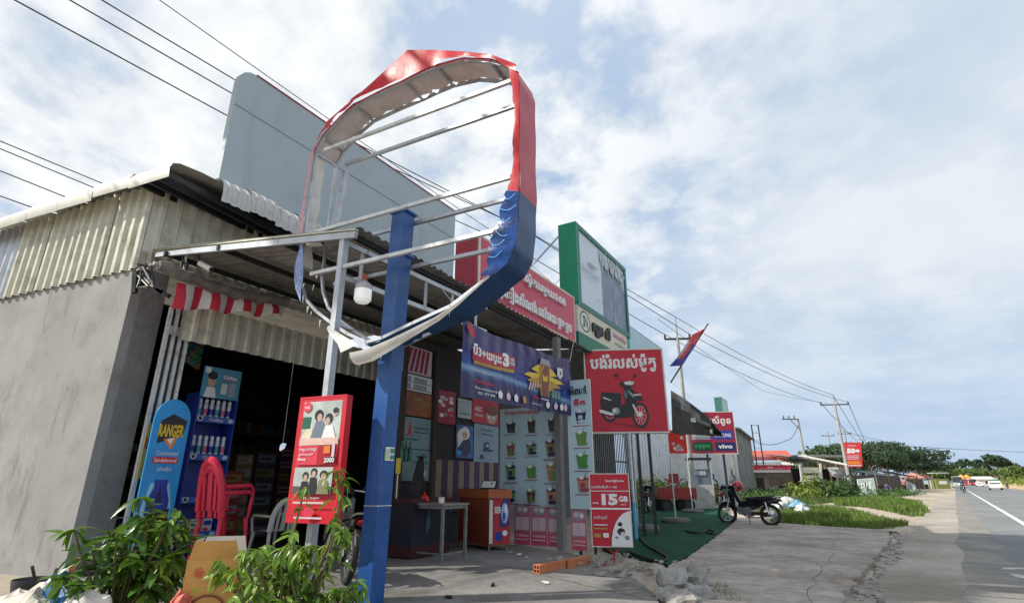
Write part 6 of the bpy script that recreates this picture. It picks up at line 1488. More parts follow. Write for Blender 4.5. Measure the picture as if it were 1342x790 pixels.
# rubbish at the wall foot
q = aty(40, 772, 5.9); q.z = .0
bu = thing('black_basin', 'dirty black basin with a stick leaning at the foot of the grey wall', 'basin', q)
b = MB(); b.lathe([(.10, .0), (.15, .1), (.17, .22), (.16, .22), (.13, .08)], q + Z * .08, M('basin_black', (.05, .05, .055), .6, var=.4), 18); b.build('basin_body', bu, True)
b = MB(); b.tube([aty(47, 765, 5.9), aty(42, 741, 5.85)], .014, dark_wood, 6); b.build('stick', bu)
def crumple(name, x, y, d, w, h, mat, lab, seed, cat='sack', zb=0):
    q = aty(x, y, d); t = (q.x, q.y, max(0, q.z - h)); n = 14; vs = []
    for i in range(n + 1):
        for j in range(n + 1):
            u_, v_ = i / n * 2 - 1, j / n * 2 - 1; e_ = max(0, (1 - u_ * u_) * (1 - v_ * v_)) ** .5; p = Vector((u_ * w, v_ * w * .7, 0))
            f1 = noise.noise(Vector((u_ * 2, v_ * 2, seed))); f2 = abs(noise.noise(Vector((u_ * 5, v_ * 5, seed + 3))))
            vs.append((p.x + .05 * f1, p.y + .04 * f2, h * e_ * (1 + .5 * f1) + .10 * f2 * e_))
    b = MB(); b.add(vs, [(i * (n + 1) + j, (i + 1) * (n + 1) + j, (i + 1) * (n + 1) + j + 1, i * (n + 1) + j + 1) for i in range(n) for j in range(n)], mat); o = b.build(name); o.location = t; return tag(o, lab, cat)
sack1 = M('patterned_sack', (.62, .58, .50), .7, var=.35, scale=9, bump=.1, bscale=12); tarpb = M('blue_tarp', (.02, .16, .42), .45, var=.2, scale=5, bump=.1, bscale=12)
crumple('patterned_sack', 40, 776, 5.2, .32, .16, sack1, 'pale patterned sack crumpled at the lower left corner', 3)
crumple('blue_tarp', 82, 760, 5.3, .30, .34, tarpb, 'blue tarpaulin bundle under the broad leaved shrub', 7, 'tarpaulin')
crumple('white_sack', 112, 780, 4.9, .20, .16, M('white_sack', (.66, .63, .58), .7, var=.15, bump=.1, bscale=12), 'white sack beside the blue tarpaulin bundle', 11)
crumple('grey_stone', 8, 784, 5.6, .16, .14, concrete, 'round grey stone at the extreme lower left', 17, 'stone')
o = thing('leaning_boards', 'scraps of white and brown boards leaning on the wall foot behind the shrub', 'boards', aty(76, 760, 6.1) * 1.0)
for k, (x0, y0, x1, y1, m_) in enumerate(((66, 775, 78, 744, dark_wood), (72, 776, 84, 742, offwhite), (80, 776, 94, 740, offwhite), (86, 778, 100, 730, M('dark_red_board', (.25, .03, .03), .6)))):
    b = MB(); b.bar(aty(x0, y0, 6.05), aty(x1, y1, 6.15), .07, .015, m_, up=Vector((.3, -1, 0))); b.build('board', o)
crumple('red_packet', 236, 780, 4.9, .10, .24, M('red_packet', (.62, .14, .10), .6, var=.4, scale=20, bump=.1), 'crumpled red patterned packet left of the cardboard box', 23, 'packet')
# ================================================================== TREES
bark = M('bark', (.16, .12, .09), .9, var=.3, scale=8, bump=.2, bscale=14)
def leafmat(n, c): return M(n, c, .6, var=.45, scale=.9, bump=0, trans=.2)
crownA = leafmat('crown_mid_green', (.055, .10, .03)); crownB = leafmat('crown_dark_green', (.03, .065, .025)); crownC = leafmat('crown_light_green', (.10, .16, .035)); crownD = leafmat('crown_dry_green', (.10, .11, .04))
def tree(loc, h, r, label, seed, mat=crownA, blobs=None, nleaf=2600, ls=.28, flat=.6, trunk_r=None, group=None, name='tree', z0=None, trunk=True):
    rr = random.Random(seed); t = thing(name, label, 'tree', loc, rr.uniform(0, 6), group)
    if blobs is None:
        blobs = []
        for k in range(11):
            a = rr.uniform(0, 2 * pi); d = r * .72 * sqrt(rr.random()); q = r * rr.uniform(.28, .48); blobs.append((d * cos(a), d * sin(a), h - q * flat - (h * .42) * rr.random() * (d / r + .15), q, q, q * flat))
    tr_ = trunk_r or h * .028
    if trunk:
        b = MB(); top = Vector((0, 0, h * .55)); b.tube([(0, 0, -.2), (.04 * h * rr.uniform(-1, 1), 0, h * .25), top], tr_, bark, 8, rs=[tr_ * 1.3, tr_, tr_ * .6]); b.build('trunk', t, True, False)
        b = MB()
        for (x, y, z, *_) in blobs[:8]: b.tube([(0, 0, h * rr.uniform(.28, .5)), (x * .5, y * .5, (h * .45 + z) / 2), (x, y, z)], tr_ * .4, bark, 5, rs=[tr_ * .45, tr_ * .3, tr_ * .12])
        b.build('limbs', t, True, False, kind='stuff')
    vs = []; fs = []; tot_ = sum(q[3] * q[5] for q in blobs)
    for (x, y, z, a_, b_, c_) in blobs:
        for k in range(int(nleaf * a_ * c_ / tot_)):
            d = Vector((rr.gauss(0, 1), rr.gauss(0, 1), rr.gauss(0, 1))).normalized(); u = rr.uniform(.55, 1.06) if rr.random() < .8 else rr.uniform(.2, .7)
            p = Vector((x + d.x * a_ * u, y + d.y * b_ * u, z + d.z * c_ * u)); nrm = (d + Vector((rr.gauss(0, .6), rr.gauss(0, .6), rr.gauss(0, .6)))).normalized()
            e1 = nrm.orthogonal().normalized(); e1 = (Matrix.Rotation(rr.uniform(0, 6.3), 3, nrm) @ e1); e2 = nrm.cross(e1); s_ = ls * rr.uniform(.5, 1.3); k0 = len(vs)
            vs += [p - e1 * s_, p - e2 * s_ * .4, p + e1 * s_, p + e2 * s_ * .45]; fs.append((k0, k0 + 1, k0 + 2, k0 + 3))
    b = MB(); b.add(vs, fs, mat); b.build('crown', t, False, False)
    return t
def place(src, loc, rz, sc, label): c = dup(src, None, loc, rz, label); c.scale = sc; return c
def base(px_, d, lab=None):      # ground point seen at picture column px_, d metres ahead
    r = ray(px_, 640); return Vector((r.x / r.y * d, d, 0))
# unseen tree added behind the camera; crown placed along sun rays to shade the roadside
def sb_(xs, y, z, rx, ry, rz): k = z / tan(SUN_EL); return (xs + k * sin(SUN_AZ) + 12.0, y + k * cos(SUN_AZ) + 6.0, z, rx, ry, rz)
sh = [sb_(10.6, 9.0, 18.4, 2.6, 3.0, 1.6), sb_(13.2, 9.2, 19.3, 2.6, 2.9, 1.5), sb_(10.9, 4.2, 17.6, 2.6, 2.9, 1.5), sb_(14.0, 4.5, 18.6, 2.6, 3.0, 1.6), sb_(12.2, 6.6, 18.4, 2.6, 2.8, 1.6), sb_(5.6, 9.8, 16.6, 2.1, 2.1, 1.4), sb_(8.2, 9.7, 17.2, 2.1, 2.3, 1.4), sb_(9.6, 1.0, 17.0, 2.6, 2.6, 1.5), sb_(16.3, 7.5, 20.0, 2.4, 4.2, 1.5), sb_(6.8, 8.6, 16.9, 1.3, 1.2, 1.2), sb_(3.4, 7.1, 16.4, 1.6, .8, 1.0), sb_(9.4, 12.8, 20.6, 2.6, 1.9, 1.2), sb_(6.2, 12.2, 20.0, 2.2, 1.8, 1.1), sb_(12.4, 11.0, 20.6, 2.2, 1.2, 1.2)]
t = tree(Vector((-12.0, -6.0, 0)), 19, 6, 'very tall made-up tree added unseen behind the camera so that its crown shades the road', 5, crownB, sh, 26000, .46, trunk_r=.3); t.rotation_euler = (0, 0, 0)
t_ac = tree(base(1168, 90), 7.9, 9.5, 'wide flat crowned tree above the dark roadside stalls', 11, crownB, None, 6500, .34, .34)
place(t_ac, base(1146, 78), 1.3, (.62, .62, .84), 'spreading tree close behind the red 50 sign')
place(t_ac, base(1207, 118), 2.6, (.8, .8, .86), 'flat crowned tree over the pink parasols')
t_md = tree(base(1087, 95), 7.6, 5.2, 'dark bushy tree rising behind the shacks left of the utility pole', 21, crownA, None, 2600, .38, .75)
place(t_md, base(1068, 120), 2.0, (1.1, 1.1, 1.0), 'rounded tree far behind the white frame sign')
place(t_md, base(1112, 105), 4.0, (1.0, 1.0, 1.05), 'dark tree right behind the utility pole')
t_lt = tree(base(1238, 165), 6.8, 6, 'light green roundish tree at the road bend', 31, crownC, None, 2200, .5, .75)
place(t_lt, base(1012, 75), 1.0, (.62, .62, .52), 'small light green tree behind the red roofed house')
place(t_lt, base(1352, 150), 2.2, (.95, .95, .85), 'bright green tree at the right edge of the picture')
place(t_lt, base(1228, 150), 4.2, (.9, .9, .8), 'light green tree over the yellow green kiosk')
t_dk = tree(base(1317, 190), 10.5, 5.5, 'tall dark tree standing out above the others on the right', 41, crownB, None, 2600, .6, .6)
rr = random.Random(3)
far_l = ['far tree above the end of the road', 'far dark tree left of the orange parasols', 'far tree over the red parked truck', 'far olive tree between the white roofs', 'far tree directly left of the tall dark tree', 'far tree right of the tall dark tree', 'far low tree behind the lorry', 'distant tree at the left of the gap in the treeline', 'distant tree furthest right by the sandy bank']
for k, px_ in enumerate((1262, 1250, 1281, 1296, 1304, 1333, 1256, 1240, 1326)):
    src = (t_md, t_dk, t_lt)[k % 3]; d = rr.uniform(250, 330); sc = (1.25, 1.0, 1.35)[k % 3] * rr.uniform(.8, 1.05)
    place(src, base(px_, d), rr.uniform(0, 6), (sc * 1.2, sc * 1.2, sc * .85), far_l[k])
# a few palms in the far tree line
pm = thing('palm_tree', 'leftmost sugar palm in the far tree line', 'palm', base(1272, 255)); b = MB(); b.tube([(0, 0, 0), (.2, 0, 5), (.1, 0, 10)], .25, bark, 7, rs=[.3, .22, .2]); b.build('trunk', pm, True, False)
b = MB(); rr = random.Random(8)
for k in range(60):
    d = Vector((rr.gauss(0, 1), rr.gauss(0, 1), rr.gauss(.1, .8))).normalized(); e = d.orthogonal().normalized(); c = Vector((.1, 0, 10.2)); p = c + d * 2.0
    b.add([c + e * .05, c + d * 1.0 + e * .12, p + e * .9 - Z * .4, p * 1 + d * .6 - Z * .7, p - e * .9 - Z * .4, c + d * 1.0 - e * .12], [(0, 1, 2, 3, 4, 5)], crownB)
b.build('fronds', pm, False, False)
for k, (px_, d, s_) in enumerate(((1286, 260, .95), (1303, 245, .85), (1291, 300, 1.1), (1267, 300, 1.05))): place(pm, base(px_, d), k, (s_, s_, s_), ['sugar palm above the orange parasols', 'sugar palm right of the white roofs', 'taller palm in the middle of the far tree line', 'palm beside the lorry in the far tree line'][k])
# scrub and hedge behind the fence and along the shacks
def scrub(name, pts, h, n, mat, lab, seed, ls=.14, depth=.8, cat='bushes'):
    rr = random.Random(seed); b = MB(); vs = []; fs = []
    for k in range(n):
        i = rr.randrange(len(pts) - 1); q = pts[i].lerp(pts[i + 1], rr.random()); q = q + Vector((rr.gauss(0, depth * .5), rr.gauss(0, depth * .5), 0)); lump_ = .55 + .75 * noise.noise(q * .9) + .25 * noise.noise(q * 3)
        zq = h * lump_ * rr.random() ** .7; p = Vector((q.x, q.y, max(.02, zq))); nrm = Vector((rr.gauss(0, 1), rr.gauss(0, 1), rr.gauss(.6, .7))).normalized(); e1 = nrm.orthogonal().normalized(); e1 = Matrix.Rotation(rr.uniform(0, 6.3), 3, nrm) @ e1; e2 = nrm.cross(e1); s_ = ls * rr.uniform(.5, 1.3); k0 = len(vs)
        vs += [p - e1 * s_, p - e2 * s_ * .35, p + e1 * s_, p + e2 * s_ * .35]; fs.append((k0, k0 + 1, k0 + 2, k0 + 3))
    b.add(vs, fs, mat); o = b.build(name); tag(o, lab, cat); o['kind'] = 'stuff'; return o
bushL = leafmat('bush_light', (.17, .23, .035)); bushM = leafmat('bush_mid', (.06, .12, .025)); weedm = M('grass_blade', (.12, .20, .03), .6, var=.45, scale=1.2, bump=0, trans=.3, dirt=(.26, .24, .08), dscale=.9); weedd = M('grass_blade_dark', (.06, .12, .02), .6, var=.45, scale=1.2, bump=0, trans=.25, dirt=(.17, .15, .06), dscale=1.1)
scrub('hedge', [SN(24.5, -8.6), SN(34, -8.5), SN(44, -8.4)], 1.5, 5200, bushL, 'sunny light green hedge along the foot of the zinc fence', 1, .12, .45, 'hedge')
scrub('scrub', [G(950, 662), G(985, 658), G(1015, 654)], .75, 2200, bushM, 'dark green scrub behind the parked black motorcycle', 2, .13, 1.2)
scrub('scrub', [G(985, 652), G(1010, 650), G(1040, 649)], .8, 2000, bushM, 'scrub in front of the grey house', 3, .16, 1.6)
scrub('scrub', [G(1050, 656), G(1062, 654), G(1080, 653), G(1090, 653)], 1.7, 3800, bushL, 'tall light green bush before the white frame sign', 4, .16, 1.0)
scrub('scrub', [G(1085, 655), G(1100, 654), G(1118, 653)], 1.8, 3000, bushM, 'bush at the foot of the leaning utility pole', 5, .16, 1.0)
scrub('scrub', [G(1135, 652), G(1160, 651), G(1195, 648)], .8, 1800, bushM, 'low weeds along the dark stalls', 6, .14, 1.2)
rr = random.Random(2)
scrub('scrub', [RW(60, 13), RW(120, 13.5), RW(260, 14)], 3.2, 5200, bushL, 'bright green scrub along the far right bank of the road', 8, .4, 2.5)
# grass verges (blades)
def inpoly(x, y, P_):
    c = False
    for i in range(len(P_)):
        a, d = P_[i], P_[i - 1]
        if (a.y > y) != (d.y > y) and x < (d.x - a.x) * (y - a.y) / (d.y - a.y) + a.x: c = not c
    return c
def grass(name, P_, n, h, lab, seed, mat=weedm, wd=.012):
    rr = random.Random(seed); x0, x1 = min(p.x for p in P_), max(p.x for p in P_); y0, y1 = min(p.y for p in P_), max(p.y for p in P_); vs = []; fs = []; c = 0
    while c < n:
        x, y = rr.uniform(x0, x1), rr.uniform(y0, y1); p = Vector((x, y, 0))
        if not inpoly(x + .35 * noise.noise(p * .8), y + .35 * noise.noise(p * .8 + Z * 5), P_): continue
        c += 1
        if noise.noise(p * .9 + Z * 9) < -.28: continue
        hh = h * rr.uniform(.4, 1.1) * (.75 + .6 * noise.noise(p * .7)); a = rr.uniform(0, 6.3); w = wd * rr.uniform(.7, 1.4); lean = Vector((rr.gauss(0, .35), rr.gauss(0, .35), 0)) * hh; e = Vector((cos(a) * w, sin(a) * w, 0)); k0 = len(vs)
        vs += [p - e, p + e, p + lean * .4 + Z * hh * .6 + e * .7, p + lean * .4 + Z * hh * .6 - e * .7, p + lean + Z * hh]; fs += [(k0, k0 + 1, k0 + 2, k0 + 3), (k0 + 3, k0 + 2, k0 + 4)]
    b = MB(); b.add(vs, fs, mat); o = b.build(name); tag(o, lab, 'grass'); o['kind'] = 'stuff'; return o
soil_g = nodes_mat('grassy_soil', mk_ground([(.07, .09, .03), (.12, .14, .05), (.22, .20, .12)], .8, 8, .95, .5, 10))
v1 = [G(x, y) for x, y in [(1012, 684), (1100, 694), (1172, 692), (1178, 686), (1150, 680), (1118, 672), (1085, 668), (1050, 665), (1020, 668)]]
v2 = [G(x, y) for x, y in [(1095, 662), (1130, 664), (1165, 670), (1195, 677), (1213, 672), (1214, 665), (1195, 658), (1165, 653), (1130, 652), (1100, 655)]]
for nm, v_ in (('verge_soil', v1), ('verge_soil', v2)):
    b = MB(); q = [Vector((p.x, p.y, .012)) for p in v_]
    b.face(q, soil_g); b.face([Vector(p) for p in q], soil_g) if False else None; struct(b.build(nm))
grass('verge_grass', v1, 17000, .30, 'bright green grass verge beyond the concrete apron', 1, weedm, .014)
grass('verge_grass', v2, 15000, .38, 'second grass verge further along the sandy shoulder', 2, weedm, .02)
grass('roadside_weeds', [G(x, y) for x, y in [(985, 672), (1060, 662), (1130, 655), (1130, 650), (1040, 653), (960, 660)]], 11000, .45, 'weeds between the parked motorcycle and the shacks', 3, weedd, .02)
grass('grass_tuft', [G(x, y) for x, y in [(925, 800), (985, 800), (960, 772), (935, 770)]], 520, .17, 'small green grass tuft beside the broken concrete', 4, weedd, .005)
grass('grass_tuft', [G(x, y) for x, y in [(180, 800), (260, 800), (255, 775), (190, 770)]], 500, .25, 'weeds under the broad leaved shrub', 5, weedd, .006)
# sandy bank at the right edge
b = MB(); vs = []; nb_ = 60
for i in range(nb_ + 1):
    l = 30 + i * 6
    for j, (o_, z_) in enumerate(((9.4, .0), (10.6, .5), (12.5, 1.1), (17, 1.3), (24, .2))): p = RW(l, o_, 0); vs.append(p + Z * (z_ * (.7 + .5 * noise.noise(p * .08)) + .02))
b.add(vs, [(i * 5 + j, i * 5 + j + 1, (i + 1) * 5 + j + 1, (i + 1) * 5 + j) for i in range(nb_) for j in range(4)], nodes_mat('sand_bank', mk_ground([(.36, .24, .13), (.50, .36, .21), (.58, .45, .30)], .3, 4))); struct(b.build('sand_bank', None, True))
# ================================================================== UTILITY POLES AND WIRES
polem = M('concrete_pole', (.36, .36, .34), .85, var=.12, bump=.05); ins = M('insulator', (.05, .04, .04), .4)
def upole(label, p, h, armz, arm=1.1, az_=100, spike=.0, r=.16):
    t = thing('utility_pole', label, 'pole', p); b = MB(); b.lathe([(r, 0), (r * .62, h - spike)], p, polem, 10); b.build('shaft', t, True)
    if spike: b = MB(); b.tube([p + Z * (h - spike), p + Z * h], .05, polem, 6, rs=[.06, .035]); b.build('top_pin', t)
    d = az(az_); b = MB(); b.bar(p - d * arm + Z * armz, p + d * arm + Z * armz, .09, .10, dark_metal); b.build('crossarm', t)
    for s_ in (-1, -.35, 1) if arm > 1.5 else (-1, 1): b = MB(); b.lathe([(.06, 0), (.07, .10), (.03, .26)], p + d * arm * s_ * .95 + Z * (armz + .05), ins, 8); b.build('insulator', t)
    return t
rp = ray(907, 632); pA = Vector((rp.x / rp.y * 29.5, 29.5, 0)); hA = aty(902, 415, 29.5).z; aA = aty(903, 444, 29.5).z
upole('slim concrete utility pole rising behind the flag and black tarp', pA, hA, aA, .72, 96, (hA - aA), .15)
gB = G(1117, 650.5); hB = at_plane(1085, 517, Vector((0, 1, 0)), gB.y).z; aB = aty(1093, 530, gB.y).z
upole('tall utility pole in front of the red 50 sign', gB, hB, aB, 1.25, 100, .9, .17)
pC = base(1061, 62); hC = aty(1050, 548, 62).z
tC = thing('utility_pole', 'utility pole with a one sided crossarm left of the shacks', 'pole', pC); b = MB(); b.lathe([(.17, 0), (.11, hC)], pC, polem, 10); b.build('shaft', tC, True); b = MB(); b.bar(pC + Z * (hC - .1), aty(1025, 549, 61), .1, .1, dark_metal); b.bar(pC + Z * (hC - 1.2), aty(1036, 550, 61.5), .05, .05, dark_metal); b.build('crossarm', tC)
for k in range(3): b = MB(); q = aty(1027 + 7 * k, 548, 61.2); b.lathe([(.08, 0), (.05, .3)], q, ins, 8); b.build('insulator', tC)
for k, (px_, pt, pb_, d, lab) in enumerate(((1121, 562, 640, 95, 'thin distant utility pole right of the red 50 sign'), (1098, 565, 640, 100, 'distant utility pole just left of the tall pole'), (1144, 572, 640, 150, 'smallest distant utility pole over the flat crowned tree'))):
    p = base(px_, d); h_ = aty(px_, pt, d).z; upole(lab, p, h_, h_ - .8, 1.0, 110, .0, .16)
wirem = M('cable_black', (.02, .02, .022), .6, bump=0)
def wire(pts, lab, r=.014, sag=0.0, n=14, grp='overhead wires'):
    q = []
    for a, c in zip(pts, pts[1:]):
        for k in range(n): t = k / n; q.append(a.lerp(c, t) - Z * (4 * sag * t * (1 - t)))
    q.append(pts[-1]); b = MB(); b.tube(q, r, wirem, 5, cap=False); return tag(b.build('overhead_wire', None, True), lab, 'wire', grp)
dA = az(96)
def rr_(x, y, r_): return at_plane(x, y, RN, r_)
WR = -15.5
ends = [pA - dA * .68 + Z * (aA + .28), pA + Z * hA, pA + dA * .68 + Z * (aA + .28)]
eB = [gB - az(100) * 1.2 + Z * (aB + .2), gB + Z * hB, gB + az(100) * 1.2 + Z * (aB + .2)]
starts = [(20, 0), (92, 0), (134, 0)]
labs = ['lower wire of the three passing over the shop to the slim pole', 'middle wire of the three passing over the shop to the slim pole', 'upper wire of the three passing over the shop to the slim pole']
hid = [(300, 153), (308, 125), (313, 108)]
for k in range(3):
    e0 = ends[k]; q0 = rr_(*starts[k], WR); q1 = rr_(*hid[k], WR); far0 = q0 + (q0 - q1) * 2.5
    wire([far0, q1, q1.lerp(e0, .5) + Z * .6, e0], labs[k], .020, .02)
    wire([e0, eB[k]], ['left', 'middle', 'right'][k] + ' wire from the slim pole on to the tall pole', .018, .45)
    wire([eB[k], base(1150, 150) + Z * (9.3 + .3 * k)], ['left', 'middle', 'right'][k] + ' wire running on from the tall pole', .03, .6)
for k, (a_, c_, lab) in enumerate((((0, 185), (145, 245), 'upper wire at the far left above the shop roof'), ((0, 195), (130, 249), 'second wire at the far left above the shop roof'), ((0, 224), (95, 262), 'lowest wire at the far left above the shop roof'), ((0, 257), (42, 272), 'short wire end just above the roof at the left edge'))):
    q0, q1 = rr_(*a_, -34.0), rr_(*c_, -34.0); d = q1 - q0; wire([q0 - d * 2, q1 + d * (1.2 if k < 3 else .6)], lab, .03, 0)
q0, q1 = rr_(215, 0, -6.2), rr_(640, 300, -6.2); d = q1 - q0
wire([q0 - d * .5, q1, aty(905, 520, 40)], 'thinnest wire crossing above the torn sign', .006, .05)
wire([aty(862, 418, 24), aty(1000, 512, 46), aty(1085, 528, gB.y - .5)], 'service wire below the main three near the flag', .012, .1)
wire([aty(985, 577, 60), aty(1030, 577, 61), pC + Z * (hC - .6)], 'slack wire from the grey shed to the one armed pole', .03, .45)
wire([gB + Z * (aB - .3), base(1121, 95) + Z * (aty(1121, 564, 95).z - .3)], 'steep wire from the tall pole down behind the red 50 sign', .02, .5)
wire([aty(1105, 565, 130), aty(1200, 585, 150), aty(1480, 596, 130)], 'long wire crossing the sky above the road', .05, .3)
# ================================================================== SHACKS AND HOUSES FURTHER ON
def gx(x, d): return base(x, d)
# red roofed house
ho = thing('red_roofed_house', 'low grey house with a red roof and a red sign band beyond the shed', 'house', gx(1010, 62))
hu = az(104); c = gx(1012, 62); L2 = 2.7
hwm = M('house_wall', (.36, .34, .31), .9, var=.2, scale=1.5, dirt=(.2, .19, .17))
zr0, zr1 = aty(1010, 606, 62).z, aty(1010, 590, 64).z
b = MB(); b.box(c + Z * (zr0 / 2 - .1) - hu.cross(Z) * 2, hu * L2, hu.cross(Z) * 1.9, zr0 / 2 - .1, hwm); b.build('wall', ho)
hn = hu.cross(Z)
b = MB(); a_ = c - hu * 3.1; d_ = c + hu * 2.9; b.hexa([a_ + hn * .0 + Z * (zr0 + .25), d_ + Z * (zr0 + .25), d_ - hn * 4 + Z * zr1, a_ - hn * 4 + Z * zr1, a_ + Z * (zr0 + .33), d_ + Z * (zr0 + .33), d_ - hn * 4 + Z * (zr1 + .08), a_ - hn * 4 + Z * (zr1 + .08)], M('red_roof', (.50, .10, .07), .7, var=.15)); b.build('roof', ho)
b = MB(); corr(b, c - hu * 2.9 + hn * .1 + Z * (zr0 + .05), hn * 1.0 - Z * .35, hu * 5.6, Z, .3, .06, offwhite, trap=True); b.build('awning', ho)
pp = Plane(c - hu * 2.6 + hn * 1.0 + Z * (zr0 - 1.05), hu, 4.5, .75); b = MB(); b.box(pp.p(.5, .5, -.04), hu * 2.25, hn * .03, .375, white); pp.rect(b, 0, .35, 1, 1, M('band_red', (.68, .03, .06), .5)); pp.text(b, 'Smart', .06, .55, .14, .3, white, .03); pp.rect(b, .5, .6, .62, .8, pale_pink); pp.rect(b, .3, .5, .9, .56, pale_pink); b.build('sign_band', ho, kind='stuff')
for a in (.28, .72): b = MB(); b.box(c - hu * L2 + hu * (2 * L2 * a) + hn * .0 + Z * 1.0, hu * .45, hn * .03, .7, dark_wood); b.build('window', ho)
# dark slatted board
sbx = thing('slatted_board', 'dark slatted board standing before the grey house', 'board', gx(1024, 50))
z1_, z0_ = aty(1024, 624, 50).z, aty(1024, 636, 50).z
for k in range(4): b = MB(); b.bar(gx(1009, 50) + Z * (z0_ + (z1_ - z0_) * (k + .5) / 4), gx(1041, 50) + Z * (z0_ + (z1_ - z0_) * (k + .5) / 4), .04, (z1_ - z0_) / 4 * .85, dark_wood); b.build('slat', sbx)
for x in (1012, 1038): b = MB(); b.bar(gx(x, 50.1), gx(x, 50.1) + Z * z1_, .08, .08, dark_wood); b.build('post', sbx)
# white frame sign on a pedestal
wf = thing('white_frame_sign', 'white framed sign with an old notice on a white pedestal among bushes', 'sign', gx(1063, 48))
A_ = lambda x, y: aty(x, y, 48)
for (x0, y0, x1, y1) in ((1048, 608, 1051, 630), (1075, 607, 1077, 629), (1049, 630, 1078, 628), (1051, 631, 1060, 640), (1077, 629, 1066, 640)): b = MB(); b.bar(A_(x0, y0), A_(x1, y1), .10, .13, offwhite); b.build('frame_bar', wf)
b = MB(); p0 = A_(1052, 627); pl = Plane(p0, az(96), (A_(1075, 627) - p0).length, A_(1060, 612).z - p0.z); b.box(pl.p(.5, .5, -.02), pl.u * pl.w / 2, pl.n * .02, pl.h / 2, M('old_notice', (.42, .42, .30), .7, var=.3)); pl.rect(b, .1, .3, .9, .5, dark_wood); pl.rect(b, .15, .62, .8, .72, grey_ink); b.build('notice', wf, kind='stuff')
b = MB(); b.bar(A_(1063, 630), gx(1063, 48), .25, .25, offwhite); b.build('pedestal', wf)
# shack with a barrier-like pale pole and grey tarp
sk = thing('shack', 'dark open shack with patched roof behind the white frame sign', 'shack', gx(1085, 58))
sc_ = gx(1085, 58); su = az(60); sn = su.cross(Z)
zt_ = aty(1080, 600, 58).z
def shpt(x, y, d): return aty(x, y, d)
for k, (x0, x1, y0, y1) in enumerate(((1033, 1060, 597, 600), (1056, 1084, 600, 603), (1072, 1108, 604, 608))):
    p_, q_ = shpt(x0, y0, 60), shpt(x1, y1, 56); b = MB(); b.add([p_, q_, q_ + Vector((2.5, 3.5, -.3)), p_ + Vector((-1, 4, .5)), p_ - Z * .08, q_ - Z * .08, q_ + Vector((2.5, 3.5, -.38)), p_ + Vector((-1, 4, .42))], [(0, 1, 2, 3), (7, 6, 5, 4), (0, 4, 5, 1), (1, 5, 6, 2), (2, 6, 7, 3), (3, 7, 4, 0)], old_zinc); b.build('roof_sheet', sk)
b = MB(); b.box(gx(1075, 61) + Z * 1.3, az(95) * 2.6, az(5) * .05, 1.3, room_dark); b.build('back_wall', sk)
for x in (1075, 1090, 1098, 1104): b = MB(); b.bar(gx(x, 57), shpt(x - 3, 604, 57), .12, .12, wood); b.build('post', sk)
b = MB(); b.box(gx(1088, 63) + Z * (zt_ + .4), az(80) * 3.4, az(-10) * 1.5, .08, M('pale_roof', (.42, .40, .35), .7, var=.15)); b.build('roof', sk)
bm = thing('boom_pole', 'long pale pole with a dark furled parasol slanting down over the shack', 'pole', gx(1100, 52)); b = MB(); b.tube([aty(1050, 597, 52), aty(1110, 609, 50)], .09, offwhite, 8); b.build('pole', bm, True)
b = MB(); b.tube([aty(1033, 600, 52), aty(1042, 601, 52), aty(1055, 603, 52)], .25, dark_metal, 8, rs=[.12, .36, .12]); b.build('furled_cloth', bm, True)
tg = M('grey_tarp', (.30, .32, .33), .6, var=.3, scale=2, bump=.1, bscale=6)
def cloth(name, px, d0, mat, lab, seed, cat='tarp', n=8, amp=.25):
    (x0, y0), (x1, y1), (x2, y2), (x3, y3) = px; vs = []
    for i in range(n + 1):
        for j in range(n + 1):
            u, v = i / n, j / n; x = (x0 * (1 - u) + x1 * u) * (1 - v) + (x3 * (1 - u) + x2 * u) * v; y = (y0 * (1 - u) + y1 * u) * (1 - v) + (y3 * (1 - u) + y2 * u) * v
            vs.append(aty(x, y, d0 + amp * sin(6 * u + 3 * v + seed) + amp * noise.noise(Vector((u * 4, v * 4, seed)))))
    b = MB(); b.add(vs, [(i * (n + 1) + j, (i + 1) * (n + 1) + j, (i + 1) * (n + 1) + j + 1, i * (n + 1) + j + 1) for i in range(n) for j in range(n)], mat); return tag(b.build(name, None, True), lab, cat)
cloth('grey_tarp', [(1083, 612), (1108, 612), (1106, 628), (1092, 624)], 53, tg, 'grey plastic tarp sagging under the shack roof', 1)
# red 50 sign
s5 = gx(1116, 53.5); p0 = aty(1107, 611, 53.2); p1 = aty(1128, 615, 53.2); pt_ = aty(1105, 580, 53.2)
pl = Plane(p0, az(103), (p1 - p0).length, pt_.z - p0.z, (pt_ - p0).normalized())
s50 = board('promotion_sign', 'tall red roadside sign reading 50 hung beside the utility pole', 'sign', pl, .12, M('sign_red_50', (.62, .04, .04), .5, var=.08, bump=0), M('sign_red_50', (.62, .04, .04)), .04, .01, base=Vector((s5.x, s5.y, 0)))
b = MB(); pl.text(b, '50', .18, .55, .5, .22, white, .07); pl.disc(b, .8, .66, .12, .06, white); pl.text(b, 'TODAY', .25, .85, .5, .07, pale_pink, .02)
for k in range(3): pl.rect(b, .18, .44 - .07 * k, .85, .47 - .07 * k, pale_pink)
pl.rect(b, .12, .10, .9, .22, orange); pl.rect(b, .05, .02, .95, .07, pale_pink); b.build('print', s50, kind='stuff')
b = MB(); b.bar(gx(1113, 53.6), pl.p(.3, 1, -.1), .1, .1, dark_metal); b.build('post', s50)
